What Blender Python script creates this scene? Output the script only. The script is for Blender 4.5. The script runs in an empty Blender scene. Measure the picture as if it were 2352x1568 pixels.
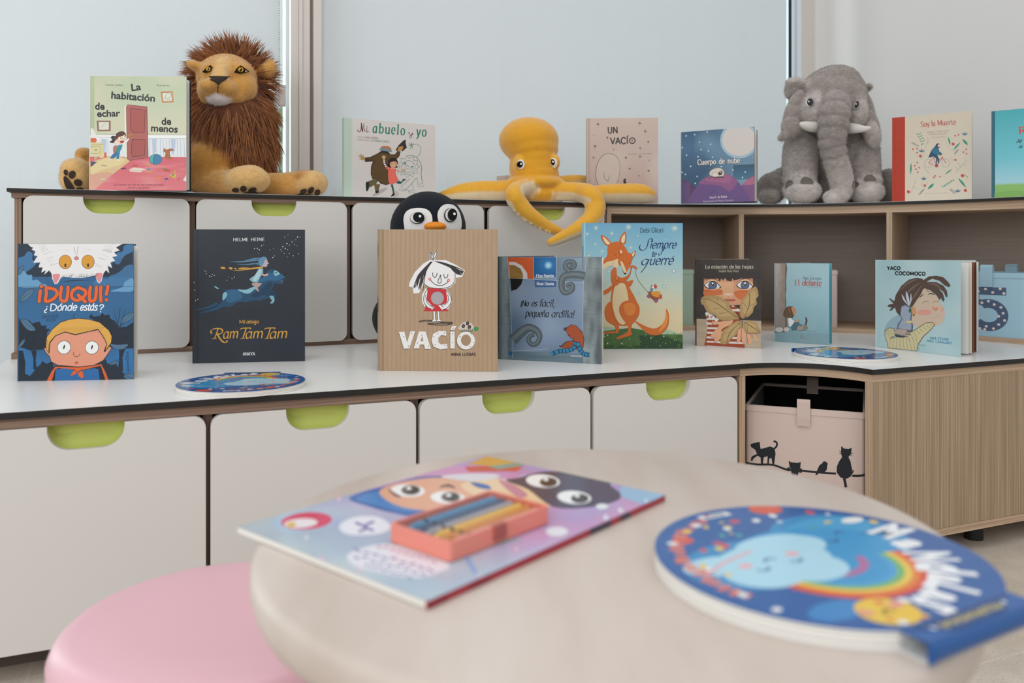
import bpy, bmesh, math, random
from mathutils import Vector, Matrix, noise
from mathutils.geometry import tessellate_polygon
from mathutils.bvhtree import BVHTree
from mathutils.kdtree import KDTree
SC = bpy.context.scene
COL = SC.collection
rnd = random.Random(7)
# ---------------------------------------------------------------- camera, world, lights
F_PX, CX, HOR, CAMZ = 1900.0, 1176.0, 573.0, 0.73        # focal length in pixels, principal column, horizon row, eye height
cam = bpy.data.cameras.new('camera'); cam_o = bpy.data.objects.new('camera', cam); COL.objects.link(cam_o)
cam_o.location = (0, 0, CAMZ); cam_o.rotation_euler = (math.pi/2, 0, 0)
cam.sensor_width = 36.0; cam.lens = F_PX/2352*36.0; cam.shift_y = (HOR-784)/2352.0
cam.clip_start = 0.02; cam.clip_end = 200
cam.dof.use_dof = True; cam.dof.focus_distance = 2.0; cam.dof.aperture_fstop = 4.2
SC.camera = cam_o
SC.view_settings.view_transform = 'Standard'; SC.view_settings.look = 'None'
SC.view_settings.exposure = 0.07; SC.view_settings.gamma = 1.0; SC.view_settings.use_curve_mapping = False
w = bpy.data.worlds.new('daylight'); SC.world = w; w.use_nodes = True
bg = w.node_tree.nodes['Background']; bg.inputs[0].default_value = (0.97, 0.985, 1.0, 1); bg.inputs[1].default_value = 0.74
def area(name, loc, target, sx, sy, power, color=(1, 1, 1)):
    d = bpy.data.lights.new(name, 'AREA'); d.shape = 'RECTANGLE'; d.size = sx; d.size_y = sy; d.energy = power; d.color = color
    o = bpy.data.objects.new(name, d); COL.objects.link(o); o.location = loc
    o.rotation_euler = (Vector(target)-Vector(loc)).to_track_quat('-Z', 'Y').to_euler(); return o
area('added_overhead_fill', (0.1, 0.7, 2.75), (0.2, 1.6, 0.0), 2.6, 2.0, 15, (1.0, 0.98, 0.95))  # overhead fill added to brighten the room, no actual lamp
area('daylight_outside_left', (-2.75, 3.45, 1.4), (-1.3, 2.3, 1.1), 2.1, 2.6, 84, (0.98, 0.985, 1.0))
area('daylight_outside_middle', (0.15, 4.9, 1.4), (0.3, 3.4, 1.1), 2.2, 2.6, 52, (0.98, 0.985, 1.0))
area('added_rear_fill', (-1.6, -2.2, 1.9), (0.3, 2.0, 0.5), 2.4, 1.8, 46, (0.95, 0.98, 1.0))  # added fill from behind the camera, no actual window there
# ---------------------------------------------------------------- helpers
def lin(c): return c/12.92 if c <= 0.04045 else ((c+0.055)/1.055)**2.4
def S(h):
    if not isinstance(h, str): return tuple(h)
    return tuple(lin(int(h[i:i+2], 16)/255) for i in (0, 2, 4)) + (1.0,)
def mix(a, b, t): a, b = S(a), S(b); return tuple(a[i]+(b[i]-a[i])*t for i in range(3)) + (1.0,)
def grad(t, stops):
    if t <= stops[0][0]: return S(stops[0][1])
    for (a, ca), (b, cb) in zip(stops, stops[1:]):
        if t <= b: return mix(ca, cb, (t-a)/(b-a))
    return S(stops[-1][1])
def px(x, y, Y): return Vector(((x-CX)*Y/F_PX, Y, CAMZ-(y-HOR)*Y/F_PX))      # photograph pixel at depth Y
def onz(x, y, z): return px(x, y, F_PX*(CAMZ-z)/(y-HOR))                      # pixel on a horizontal plane
def topx(p): return ((p[0]/p[1])*F_PX+CX, HOR-(p[2]-CAMZ)*F_PX/p[1])
# furniture frame: u along the run of cabinets, v into the wall
O0 = Vector((-0.186, 1.649, 0)); TH = math.atan(0.4245); CU, SU = math.cos(TH), math.sin(TH)
def Fw(u, v, z=0): return Vector((O0.x+u*CU-v*SU, O0.y+u*SU+v*CU, z))
def uv(p): dx, dy = p[0]-O0.x, p[1]-O0.y; return (dx*CU+dy*SU, -dx*SU+dy*CU)
def u_at(x, v):
    k = (x-CX)/F_PX; a, b = O0.x-v*SU, O0.y+v*CU
    return (k*b-a)/(CU-k*SU)
def Y_at(x, v): return Fw(u_at(x, v), v).y

class MB:
    """collects faces with a colour and a material slot per face"""
    def __init__(s): s.v = []; s.f = []; s.c = []; s.m = []
    def vert(s, p, col=(1, 1, 1, 1)): s.v.append(tuple(p)); s.c.append(col); return len(s.v)-1
    def poly(s, pts, col=(1, 1, 1, 1), m=0):
        i = [s.vert(p, col) for p in pts]; s.f.append(i); s.m.append(m)
    def box(s, a, b, col=(1, 1, 1, 1), m=0):
        x0, y0, z0 = a; x1, y1, z1 = b
        P = [(x0, y0, z0), (x1, y0, z0), (x1, y1, z0), (x0, y1, z0), (x0, y0, z1), (x1, y0, z1), (x1, y1, z1), (x0, y1, z1)]
        i = [s.vert(p, col) for p in P]
        for q in ((0, 3, 2, 1), (4, 5, 6, 7), (0, 1, 5, 4), (1, 2, 6, 5), (2, 3, 7, 6), (3, 0, 4, 7)):
            s.f.append([i[k] for k in q]); s.m.append(m)
    def prism(s, out, d, axis='z', a=0, col=(1, 1, 1, 1), m=0, mside=None, cap0=True, cap1=True, flip=False):
        """outline (2-D, counter-clockwise) swept from a to a+d along an axis"""
        def P(q, t): return (q[0], q[1], t) if axis == 'z' else ((q[0], t, q[1]) if axis == 'y' else (t, q[0], q[1]))
        n = len(out); i0 = [s.vert(P(q, a), col) for q in out]; i1 = [s.vert(P(q, a+d), col) for q in out]
        ms = m if mside is None else mside
        for k in range(n):
            j = (k+1) % n; s.f.append([i0[k], i0[j], i1[j], i1[k]]); s.m.append(ms)
        for ids, on in ((i0, cap0), (i1, cap1)):
            if on:
                for t in tessellate_polygon([[Vector((q[0], q[1], 0)) for q in out]]):
                    s.f.append([ids[k] for k in t]); s.m.append(m)
    def lathe(s, prof, n=48, col=(1, 1, 1, 1), m=0, c=(0, 0)):
        rings = []
        for r, z in prof:
            if r < 1e-6: rings.append([s.vert((c[0], c[1], z), col)])
            else: rings.append([s.vert((c[0]+r*math.cos(2*math.pi*k/n), c[1]+r*math.sin(2*math.pi*k/n), z), col) for k in range(n)])
        for A, B in zip(rings, rings[1:]):
            for k in range(n):
                j = (k+1) % n
                q = [A[k % len(A)], A[j % len(A)], B[j % len(B)], B[k % len(B)]]
                q = [x for t, x in enumerate(q) if x not in q[:t]]
                if len(q) > 2: s.f.append(q); s.m.append(m)
    def tube(s, pts, rad, n=16, col=(1, 1, 1, 1), m=0, squash=1.0, colf=None, up=Vector((0, 0, 1))):
        P = [Vector(p) for p in pts]; rings = []
        for k, p in enumerate(P):
            t = (P[min(k+1, len(P)-1)]-P[max(k-1, 0)]).normalized()
            sd = t.cross(up)
            if sd.length < 1e-4: sd = t.cross(Vector((0, 1, 0)))
            sd.normalize(); nn = sd.cross(t).normalized(); r = rad[k] if hasattr(rad, '__len__') else rad
            rings.append([s.vert(p+sd*(r*math.cos(2*math.pi*q/n))+nn*(r*squash*math.sin(2*math.pi*q/n)), colf(k, 2*math.pi*q/n) if colf else col) for q in range(n)])
        for A, B in zip(rings, rings[1:]):
            for k in range(n): j = (k+1) % n; s.f.append([A[k], A[j], B[j], B[k]]); s.m.append(m)
        for R_, p, cc in ((rings[0], P[0], 0), (rings[-1], P[-1], len(P)-1)):
            s.f.append(list(R_) if cc else list(R_)[::-1]); s.m.append(m)
    def ball(s, c, r, col=(1, 1, 1, 1), m=0, seg=20, ring=12, M=None):
        c = Vector(c); r = Vector(r) if hasattr(r, '__len__') else Vector((r, r, r)); rows = []
        for i in range(ring+1):
            th = math.pi*i/ring; k = 1 if i in (0, ring) else seg
            row = []
            for j in range(k):
                p = Vector((r.x*math.sin(th)*math.cos(2*math.pi*j/seg), r.y*math.sin(th)*math.sin(2*math.pi*j/seg), r.z*math.cos(th)))
                if M: p = M @ p
                row.append(s.vert(c+p, col))
            rows.append(row)
        for A, B in zip(rows, rows[1:]):
            for j in range(seg):
                q = [A[j % len(A)], B[j % len(B)], B[(j+1) % len(B)], A[(j+1) % len(A)]]
                q = [x for t, x in enumerate(q) if x not in q[:t]]; s.f.append(q); s.m.append(m)
    def mesh(s, name, off=(0, 0, 0), smooth=False):
        me = bpy.data.meshes.new(name); ox, oy, oz = off
        me.from_pydata([(x-ox, y-oy, z-oz) for x, y, z in s.v], [], s.f)
        at = me.color_attributes.new('Col', 'FLOAT_COLOR', 'POINT')
        at.data.foreach_set('color', [q for c in s.c for q in c])
        me.polygons.foreach_set('material_index', s.m)
        if smooth: me.polygons.foreach_set('use_smooth', [True]*len(me.polygons))
        me.update(); return me
    def build(s, name, mats, parent=None, smooth=False, off=(0, 0, 0), fixn=True, bevel=0, auto=None):
        me = s.mesh(name, off, smooth or auto is not None)
        if fixn:
            bm = bmesh.new(); bm.from_mesh(me); bmesh.ops.recalc_face_normals(bm, faces=bm.faces); bm.to_mesh(me); bm.free()
        for m in (mats if isinstance(mats, (list, tuple)) else [mats]): me.materials.append(m)
        if auto is not None: me.set_sharp_from_angle(angle=math.radians(auto))
        o = bpy.data.objects.new(name, me); COL.objects.link(o)
        if parent: o.parent = parent
        if bevel:
            b = o.modifiers.new('edge', 'BEVEL'); b.width = bevel; b.segments = 2; b.limit_method = 'ANGLE'; b.angle_limit = math.radians(40)
        return o
def tag(o, label, cat, group=None, kind=None):
    o['label'] = label; o['category'] = cat
    if group: o['group'] = group
    if kind: o['kind'] = kind
    return o
def empty(name, loc, rz=0, label=None, cat=None, group=None):
    o = bpy.data.objects.new(name, None); COL.objects.link(o); o.empty_display_size = 0.05
    o.location = loc; o.rotation_euler = (0, 0, rz)
    if label: tag(o, label, cat, group)
    return o
def struct(o): o['kind'] = 'structure'; return o

# ---------------------------------------------------------------- materials
def mat(name, col, rough=0.6, spec=0.3, sheen=0, coat=0, trans=0, alpha=1):
    m = bpy.data.materials.new(name); m.use_nodes = True; b = m.node_tree.nodes['Principled BSDF']
    b.inputs['Base Color'].default_value = S(col); b.inputs['Roughness'].default_value = rough
    b.inputs['Specular IOR Level'].default_value = spec
    if sheen: b.inputs['Sheen Weight'].default_value = sheen; b.inputs['Sheen Roughness'].default_value = 0.5
    if coat: b.inputs['Coat Weight'].default_value = coat; b.inputs['Coat Roughness'].default_value = 0.12
    if trans: b.inputs['Transmission Weight'].default_value = trans
    return m
def nd(m, t, **k):
    n = m.node_tree.nodes.new(t)
    for a, v in k.items(): setattr(n, a, v)
    return n
def lk(m, a, b): m.node_tree.links.new(a, b)
def bsdf(m): return m.node_tree.nodes['Principled BSDF']
def coords(m, scale, kind='Object'):
    tc = nd(m, 'ShaderNodeTexCoord'); mp = nd(m, 'ShaderNodeMapping'); mp.inputs['Scale'].default_value = scale
    lk(m, tc.outputs[kind], mp.inputs[0]); return mp.outputs[0]
def noise_mix(m, ca, cb, scale, detail=3, lo=0.35, hi=0.65, kind='Object', base=None):
    n = nd(m, 'ShaderNodeTexNoise'); n.inputs['Scale'].default_value = 1; n.inputs['Detail'].default_value = detail
    lk(m, coords(m, scale, kind), n.inputs['Vector'])
    r = nd(m, 'ShaderNodeValToRGB'); r.color_ramp.elements[0].position = lo; r.color_ramp.elements[1].position = hi
    r.color_ramp.elements[0].color = S(ca); r.color_ramp.elements[1].color = S(cb)
    lk(m, n.outputs['Fac'], r.inputs[0]); lk(m, r.outputs[0], bsdf(m).inputs['Base Color']); return r, n
def bump(m, scale, strength=0.3, dist=0.002, detail=3, kind='Object'):
    n = nd(m, 'ShaderNodeTexNoise'); n.inputs['Scale'].default_value = 1; n.inputs['Detail'].default_value = detail
    lk(m, coords(m, scale, kind), n.inputs['Vector'])
    b = nd(m, 'ShaderNodeBump'); b.inputs['Strength'].default_value = strength; b.inputs['Distance'].default_value = dist
    lk(m, n.outputs['Fac'], b.inputs['Height']); lk(m, b.outputs[0], bsdf(m).inputs['Normal'])
def vcol(m):
    a = nd(m, 'ShaderNodeAttribute'); a.attribute_name = 'Col'; lk(m, a.outputs['Color'], bsdf(m).inputs['Base Color']); return a
def plush(name, var=0.14, sc=60, bd=0.004, bs=0.6, sheen=0.5):
    m = mat(name, 'ffffff', 0.95, 0.1, sheen); a = vcol(m)
    n = nd(m, 'ShaderNodeTexNoise'); n.inputs['Scale'].default_value = sc; n.inputs['Detail'].default_value = 5; n.inputs['Roughness'].default_value = 0.65
    lk(m, coords(m, (1, 1, 1.6)), n.inputs['Vector'])
    r = nd(m, 'ShaderNodeMapRange'); r.inputs['From Min'].default_value = 0.3; r.inputs['From Max'].default_value = 0.7
    r.inputs['To Min'].default_value = 1-var; r.inputs['To Max'].default_value = 1+var
    lk(m, n.outputs['Fac'], r.inputs['Value'])
    x = nd(m, 'ShaderNodeVectorMath', operation='SCALE'); lk(m, a.outputs['Color'], x.inputs[0]); lk(m, r.outputs[0], x.inputs['Scale'])
    lk(m, x.outputs[0], bsdf(m).inputs['Base Color'])
    b = nd(m, 'ShaderNodeBump'); b.inputs['Strength'].default_value = bs; b.inputs['Distance'].default_value = bd
    lk(m, n.outputs['Fac'], b.inputs['Height']); lk(m, b.outputs[0], bsdf(m).inputs['Normal']); return m
M = {}
M['wall'] = mat('plaster_wall', 'dedcda', 0.9, 0.1); bump(M['wall'], (60, 60, 60), 0.05)
M['blind'] = mat('blind_fabric', 'dfdfe1', 0.9, 0.1)
_b = M['blind']; _t = nd(_b, 'ShaderNodeBsdfTranslucent'); _t.inputs[0].default_value = S('dadcdf'); _mx = nd(_b, 'ShaderNodeMixShader'); _mx.inputs[0].default_value = 0.5
lk(_b, bsdf(_b).outputs[0], _mx.inputs[1]); lk(_b, _t.outputs[0], _mx.inputs[2]); lk(_b, _mx.outputs[0], _b.node_tree.nodes['Material Output'].inputs[0])
M['floor'] = mat('stone_tile', 'b3a798', 0.55, 0.3)
M['alu'] = mat('painted_aluminium', 'd2cbc4', 0.45, 0.4)
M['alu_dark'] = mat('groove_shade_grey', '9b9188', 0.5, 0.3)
M['alu_blue'] = mat('pale_frame', 'dfe7ec', 0.4, 0.4)
M['gasket'] = mat('dark_gasket', '1b2a3c', 0.5, 0.3)
M['white_top'] = mat('white_laminate', 'e4e4e2', 0.28, 0.45)
M['black_core'] = mat('black_edge', '262422', 0.5, 0.3)
M['door'] = mat('white_front', 'd5d1cc', 0.5, 0.3)
M['green'] = mat('green_lacquer', 'bdc564', 0.45, 0.35)
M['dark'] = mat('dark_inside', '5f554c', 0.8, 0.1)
def wood(name, sc, a, b, c):
    m = mat(name, a, 0.55, 0.25); r, n = noise_mix(m, a, b, sc, 4, 0.3, 0.7)
    e = r.color_ramp.elements.new(0.5); e.color = S(c); return m
M['ply_shade_h'] = wood('ply_shade_along', (3, 3, 330), '6f5a4b', 'a38875', '8a7060')  # cabinet ply: shade under the black edge is put into these darker tones
M['ply_shade_v'] = wood('ply_shade_upright', (330, 330, 3), '75604f', 'ab907c', '917765')
M['ply_lit_h'] = wood('ply_lit_along', (3, 3, 330), 'a38a73', 'cdb398', 'b99e85')  # corner units: lighter copy of the ply, without the painted shade
M['ply_lit_v'] = wood('ply_lit_upright', (330, 330, 3), 'a38a73', 'cdb398', 'b99e85')
M['wood_v'] = wood('striped_oak_upright', (300, 300, 2.5), '8f7b66', 'bba58a', 'a58e75')
M['wood_in'] = wood('shelf_inside', (4, 4, 160), '94887e', '9f9187', '9a8c82')
M['birch'] = mat('birch_top', 'e3d5c8', 0.4, 0.35); noise_mix(M['birch'], 'bfb0a5', 'cfc3ba', (16, 3, 8), 5, 0.3, 0.7)
M['birch_edge'] = mat('birch_edge', 'cbbdb0', 0.45, 0.3)
M['pink'] = mat('pink_plastic', 'e2b3bd', 0.34, 0.45)
M['print'] = mat('printed_cover', 'ffffff', 0.38, 0.35); vcol(M['print'])
M['gloss'] = mat('glossy_print', 'ffffff', 0.14, 0.5); vcol(M['gloss'])
M['paper'] = mat('paper_block', 'e9e6df', 0.8, 0.1)
M['pages'] = mat('page_edges', 'e4dfd4', 0.8, 0.1)
M['felt'] = mat('felt_patch', 'ffffff', 0.85, 0.15); vcol(M['felt'])
M['fabric'] = mat('storage_fabric', 'ffffff', 0.9, 0.1, 0.2); vcol(M['fabric']); bump(M['fabric'], (500, 500, 500), 0.25, 0.0006)
M['plastic'] = mat('coloured_plastic', 'ffffff', 0.25, 0.45); vcol(M['plastic'])
def clear(name, tint, fac, rough):
    m = bpy.data.materials.new(name); m.use_nodes = True; t = m.node_tree; t.nodes.remove(t.nodes['Principled BSDF'])
    a, g, x = nd(m, 'ShaderNodeBsdfTransparent'), nd(m, 'ShaderNodeBsdfGlossy'), nd(m, 'ShaderNodeMixShader'); a.inputs[0].default_value = S(tint); g.inputs['Roughness'].default_value = rough; x.inputs[0].default_value = fac
    lk(m, a.outputs[0], x.inputs[1]); lk(m, g.outputs[0], x.inputs[2]); lk(m, x.outputs[0], t.nodes['Material Output'].inputs[0]); return m
M['glass'] = clear('window_glass', 'f2faf8', 0.05, 0.02); M['clear'] = clear('clear_plastic', 'fdf9f8', 0.07, 0.12)
M['plush'] = plush('short_plush'); M['velvet'] = plush('velour', 0.05, 45, 0.003, 0.5, 0.45); M['dark_velvet'] = plush('dark_velour', 0.06, 45, 0.003, 0.4, 0.06); M['grey_plush'] = plush('long_plush', 0.26, 42, 0.008, 0.8, 0.5)
M['hair'] = mat('mane_hair', 'ffffff', 0.75, 0.2, 0.3); vcol(M['hair'])
M['beads'] = mat('bead_chain', 'b7b2ab', 0.3, 0.5)
M['leaf'] = mat('tree_leaves', '8fae7a', 0.8, 0.1); noise_mix(M['leaf'], 'a9c49a', 'e0ead6', (6, 6, 6))
M['bark'] = mat('tree_bark', '6f6152', 0.9, 0.1)
M['ground'] = mat('outside_ground', 'b9bdb0', 0.9, 0.1)
# ---------------------------------------------------------------- flat printed artwork (covers, labels)
def homog(src, dst):
    A = []; b = []
    for (x, y), (u, v) in zip(src, dst):
        A.append([x, y, 1, 0, 0, 0, -u*x, -u*y]); b.append(u)
        A.append([0, 0, 0, x, y, 1, -v*x, -v*y]); b.append(v)
    n = 8                                                     # Gaussian elimination
    for i in range(n):
        k = max(range(i, n), key=lambda r: abs(A[r][i])); A[i], A[k] = A[k], A[i]; b[i], b[k] = b[k], b[i]
        for r in range(i+1, n):
            f = A[r][i]/A[i][i]
            for c in range(i, n): A[r][c] -= f*A[i][c]
            b[r] -= f*b[i]
    h = [0]*n
    for i in range(n-1, -1, -1): h[i] = (b[i]-sum(A[i][c]*h[c] for c in range(i+1, n)))/A[i][i]
    def H(x, y):
        d = h[6]*x+h[7]*y+1; return ((h[0]*x+h[1]*y+h[2])/d, (h[3]*x+h[4]*y+h[5])/d)
    return H
def smooth(P, closed=True, k=4):
    n = len(P); out = []
    R_ = range(n) if closed else range(n-1)
    for i in R_:
        g = lambda j: P[j % n] if closed else P[max(0, min(n-1, j))]
        a, b, c, d = g(i-1), g(i), g(i+1), g(i+2)
        for q in range(k):
            t = q/k
            out.append(tuple(0.5*(2*b[e]+(c[e]-a[e])*t+(2*a[e]-5*b[e]+4*c[e]-d[e])*t*t+(3*b[e]-a[e]-3*c[e]+d[e])*t**3) for e in range(len(b))))
    if not closed: out.append(tuple(P[-1]))
    return out
def clip(P, K):
    """keep the part of polygon P inside the convex, counter-clockwise polygon K"""
    for i in range(len(K)):
        a, b = K[i], K[(i+1) % len(K)]; out = []
        sd = lambda p: (b[0]-a[0])*(p[1]-a[1])-(b[1]-a[1])*(p[0]-a[0])
        for j in range(len(P)):
            p, q = P[j], P[(j+1) % len(P)]; sp, sq = sd(p), sd(q)
            if sp >= 0: out.append(p)
            if sp*sq < 0: t = sp/(sp-sq); out.append((p[0]+(q[0]-p[0])*t, p[1]+(q[1]-p[1])*t))
        P = out
        if len(P) < 3: return []
    return P
_tc = {}
def text_mesh(s, bold=0.0, shear=0.0, space=1.0):
    key = (s, bold, shear, space)
    if key not in _tc:
        cu = bpy.data.curves.new('t', 'FONT'); cu.body = s; cu.offset = bold; cu.shear = shear; cu.space_character = space; cu.resolution_u = 3
        ob = bpy.data.objects.new('t', cu); COL.objects.link(ob)
        me = ob.evaluated_get(bpy.context.evaluated_depsgraph_get()).to_mesh()
        _tc[key] = ([(v.co.x, v.co.y) for v in me.vertices], [list(p.vertices) for p in me.polygons])
        bpy.data.objects.remove(ob); bpy.data.curves.remove(cu)
    return _tc[key]
GL = {  # stroke letters, hundredths of an em: width|stroke;stroke ('!' straight)
'a':"50|39,42 26,50 9,40 4,22 12,2 24,1 39,16;!40,49 40,0 46,0",'b':"50|!8,76 8,2;8,36 22,50 38,44 44,26 38,6 22,-1 8,10",'c':"44|38,40 26,50 10,42 4,25 10,5 24,-1 38,8",
'd':"52|40,38 27,50 10,42 4,24 11,4 25,-1 40,12;!41,76 41,0",'e':"46|5,25 23,26 41,27 37,44 24,50 9,42 4,24 11,4 25,-1 39,9",'f':"30|32,72 24,76 15,70 14,55 14,20 14,0;!3,48 28,48",
'g':"50|39,42 26,50 9,40 5,26 13,8 26,8 39,20;40,49 41,20 41,-5 34,-21 18,-23 6,-15",'h':"52|!8,76 8,0;8,34 20,49 34,48 41,36 41,18 41,0",'i':"20|!9,49 9,0;.9,67",
'j':"20|10,49 10,20 10,-8 4,-22 -5,-20;.10,67",'l':"20|!9,76 9,0",'m':"76|!8,49 8,0;8,34 18,48 30,48 36,36 36,18 36,0;36,34 46,48 58,48 65,36 65,18 65,0",
'n':"52|!8,49 8,0;8,34 20,49 34,48 41,36 41,18 41,0",'o':"48|24,50 10,43 4,25 10,6 24,-1 38,6 44,25 38,43 24,50",'p':"52|!8,49 8,-24;8,36 22,50 38,44 44,26 38,6 22,-1 8,10",
'q':"52|40,38 27,50 10,42 4,24 11,4 25,-1 40,12;!40,49 40,-24",'r':"34|!8,49 8,0;8,30 16,46 26,50 33,46",'s':"40|34,42 24,50 11,47 7,38 14,29 28,22 35,12 28,1 15,-1 4,7",
't':"32|13,66 13,40 13,14 16,2 25,-1 31,5;!2,48 28,48",'u':"52|8,49 8,30 8,16 14,2 26,0 40,14;!41,49 41,0",'y':"46|!3,49 22,0;41,49 32,24 22,0 14,-16 3,-22",
'z':"42|!5,47 36,47 5,1 38,1",'A':"62|!2,0 30,74 58,0;!12,24 48,24",'C':"62|56,60 42,74 22,72 6,54 5,26 18,4 38,-2 56,12",'D':"64|!9,74 9,0;9,74 34,73 54,56 57,34 46,8 28,0 9,0",
'E':"52|!46,73 9,73;!9,74 9,0;!9,1 48,1;!9,38 40,38",'G':"66|58,60 44,74 22,72 6,54 5,26 18,4 40,-2 58,10;!58,10 58,34 40,34",'H':"66|!9,74 9,0;!56,74 56,0;!9,38 56,38",'I':"24|!11,74 11,0",
'L':"50|!9,74 9,0;!9,1 46,1",'M':"78|!9,0 9,74;!9,74 39,12 68,74;!68,74 68,0",'N':"66|!9,0 9,74;!9,74 56,0;!56,0 56,74",'O':"68|34,75 14,66 5,37 14,8 34,-1 54,8 63,37 54,66 34,75",
'P':"54|!9,74 9,0;9,73 34,74 48,66 48,46 34,36 9,36",'R':"58|!9,74 9,0;9,73 34,74 48,66 48,46 34,36 9,36;!28,36 54,0",'S':"50|44,62 32,74 14,70 7,56 16,42 34,32 44,18 36,2 18,-2 4,10",
'T':"58|!29,74 29,0;!3,73 54,73",'V':"60|!3,74 30,0 57,74",'Y':"56|!3,74 28,38 53,74;!28,38 28,0",'U':"62|9,74 9,40 11,14 30,-1 50,14 52,40 52,74",'¿':"42|22,-22 6,-16 8,2 20,14 22,28;.22,46",
'?':"42|6,60 16,75 34,70 34,52 22,40 20,24;.20,2",'¡':"20|!9,-20 9,32;.9,48",'!':"20|!9,76 9,20;.9,2",'.':"18|.8,3",',':"18|9,6 9,-2 4,-12",' ':"28|"}
ACC = {'á': ('a', '24,58 36,70'), 'é': ('e', '24,58 36,70'), 'í': ('i', '8,58 20,70'), 'ó': ('o', '24,58 36,70'), 'ñ': ('n', '12,60 20,67 30,61 38,68'), 'Í': ('I', '10,82 22,96'), 'Ú': ('U', '30,82 42,96')}
class Art:
    """artwork drawn in the coordinates of a close-up of the cover; kept as polygons on the cover's own plane (metres)"""
    def __init__(s, W, H, crop, quad):
        s.W, s.H = W, H; x0, y0, sc = crop; s.items = []; s.K = [(0, 0), (W, 0), (W, H), (0, H)]
        h = homog(quad, [(0, H), (W, H), (W, 0), (0, 0)])
        s.map = lambda p: h(x0+p[0]/sc, y0+p[1]/sc)
        c = s.map(((quad[0][0]+quad[2][0])/2*sc-x0*sc, (quad[0][1]+quad[2][1])/2*sc-y0*sc)); s.c = c
    def raw(s, P, col, cols=None):
        P2 = clip(P, s.K)
        if len(P2) >= 3: s.items.append((P2, S(col)))
    def P(s, col, pts, sm=0):
        pts = [s.map(p) for p in pts]
        if sm: pts = smooth(pts, True, 4)
        s.raw(pts, col)
    def bg(s, fn, nx=24, ny=28, x0=0, x1=1, y0=0, y1=1):
        g = [[fn(i/nx, j/ny) for i in range(nx+1)] for j in range(ny+1)]; W, H = s.W, s.H
        fx = lambda i: (x0+(x1-x0)*i/nx)*W; fy = lambda j: (y0+(y1-y0)*j/ny)*H
        s.items.append(('grid', [[(fx(i), fy(j), S(g[j][i])) for i in range(nx+1)] for j in range(ny+1)]))
    def L(s, col, wd, pts, sm=0, k=4):
        """a stroke; wd in close-up pixels: one number, or (start, middle, end)"""
        if sm: pts = smooth(pts, False, k)
        n = len(pts)
        if n < 2: return
        L_, R_ = [], []
        for i, p in enumerate(pts):
            a, b = pts[max(i-1, 0)], pts[min(i+1, n-1)]; dx, dy = b[0]-a[0], b[1]-a[1]; d = math.hypot(dx, dy) or 1
            t = i/(n-1); w_ = wd if not hasattr(wd, '__len__') else (wd[0]+(wd[1]-wd[0])*t*2 if t < .5 else wd[1]+(wd[2]-wd[1])*(t*2-1))
            w_ *= 0.5; L_.append((p[0]-dy/d*w_, p[1]+dx/d*w_)); R_.append((p[0]+dy/d*w_, p[1]-dx/d*w_))
        for i in range(n-1): s.raw([s.map(q) for q in (L_[i], L_[i+1], R_[i+1], R_[i])], col)
    def nib(s, col, w_, pts, thin=0.35, ang=20):
        """a broad-pen stroke with round-ish joints"""
        a0 = math.radians(ang)
        for i in range(len(pts)-1):
            (x0, y0), (x1, y1) = pts[i], pts[i+1]; d = math.hypot(x1-x0, y1-y0)
            if d < 1e-6: continue
            an = math.atan2(-(y1-y0), x1-x0); h = w_*0.5*(thin+(1-thin)*abs(math.sin(an-a0))); ex, ey = (x1-x0)/d, (y1-y0)/d; e = h*0.45
            s.raw([s.map(q) for q in ((x0-ex*e-ey*h, y0-ey*e+ex*h), (x1+ex*e-ey*h, y1+ey*e+ex*h), (x1+ex*e+ey*h, y1+ey*e-ex*h), (x0-ex*e+ey*h, y0-ey*e-ex*h))], col)
    def E(s, col, cx, cy, rx, ry=None, rot=0, n=20):
        ry = rx if ry is None else ry; c, q = math.cos(math.radians(rot)), math.sin(math.radians(rot))
        s.P(col, [(cx+rx*math.cos(t)*c-ry*math.sin(t)*q, cy+rx*math.cos(t)*q+ry*math.sin(t)*c) for t in [2*math.pi*k/n for k in range(n)]])
    def R(s, col, x0, y0, x1, y1): s.P(col, [(x0, y0), (x1, y0), (x1, y1), (x0, y1)])
    def star(s, col, cx, cy, r, k=5, ri=0.42):
        s.P(col, [(cx+(r if i % 2 == 0 else r*ri)*math.sin(math.pi*i/k), cy-(r if i % 2 == 0 else r*ri)*math.cos(math.pi*i/k)) for i in range(2*k)])
    def leafshape(s, col, x0, y0, x1, y1, wd):
        dx, dy = x1-x0, y1-y0; d = math.hypot(dx, dy); nx, ny = -dy/d*wd/2, dx/d*wd/2
        s.P(col, [(x0, y0), (x0+dx*.3+nx*.8, y0+dy*.3+ny*.8), (x0+dx*.6+nx, y0+dy*.6+ny), (x1, y1), (x0+dx*.6-nx, y0+dy*.6-ny), (x0+dx*.3-nx*.8, y0+dy*.3-ny*.8)])
    def T(s, txt, x0, y0, x1, y1, h, col, bold=0.0, shear=0.0, space=1.0):
        """sans lettering with its baseline from (x0,y0) to (x1,y1) and capitals h high"""
        V, Fc = text_mesh(txt, bold, shear, space)
        if not V: return
        a, b = min(v[0] for v in V), max(v[0] for v in V); L_ = math.hypot(x1-x0, y1-y0); ex, ey = (x1-x0)/L_, (y1-y0)/L_
        kx = L_/(b-a); ky = h/0.73
        Q = [s.map((x0+(v[0]-a)*kx*ex+v[1]*ky*ey, y0+(v[0]-a)*kx*ey-v[1]*ky*ex)) for v in V]
        if all(-0.001 <= q[0] <= s.W+.001 and -0.001 <= q[1] <= s.H+.001 for q in Q): s.items.append(('mesh', Q, Fc, S(col)))
        else:
            for f in Fc: s.raw([Q[i] for i in f][::(-1 if False else 1)], col)
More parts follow.
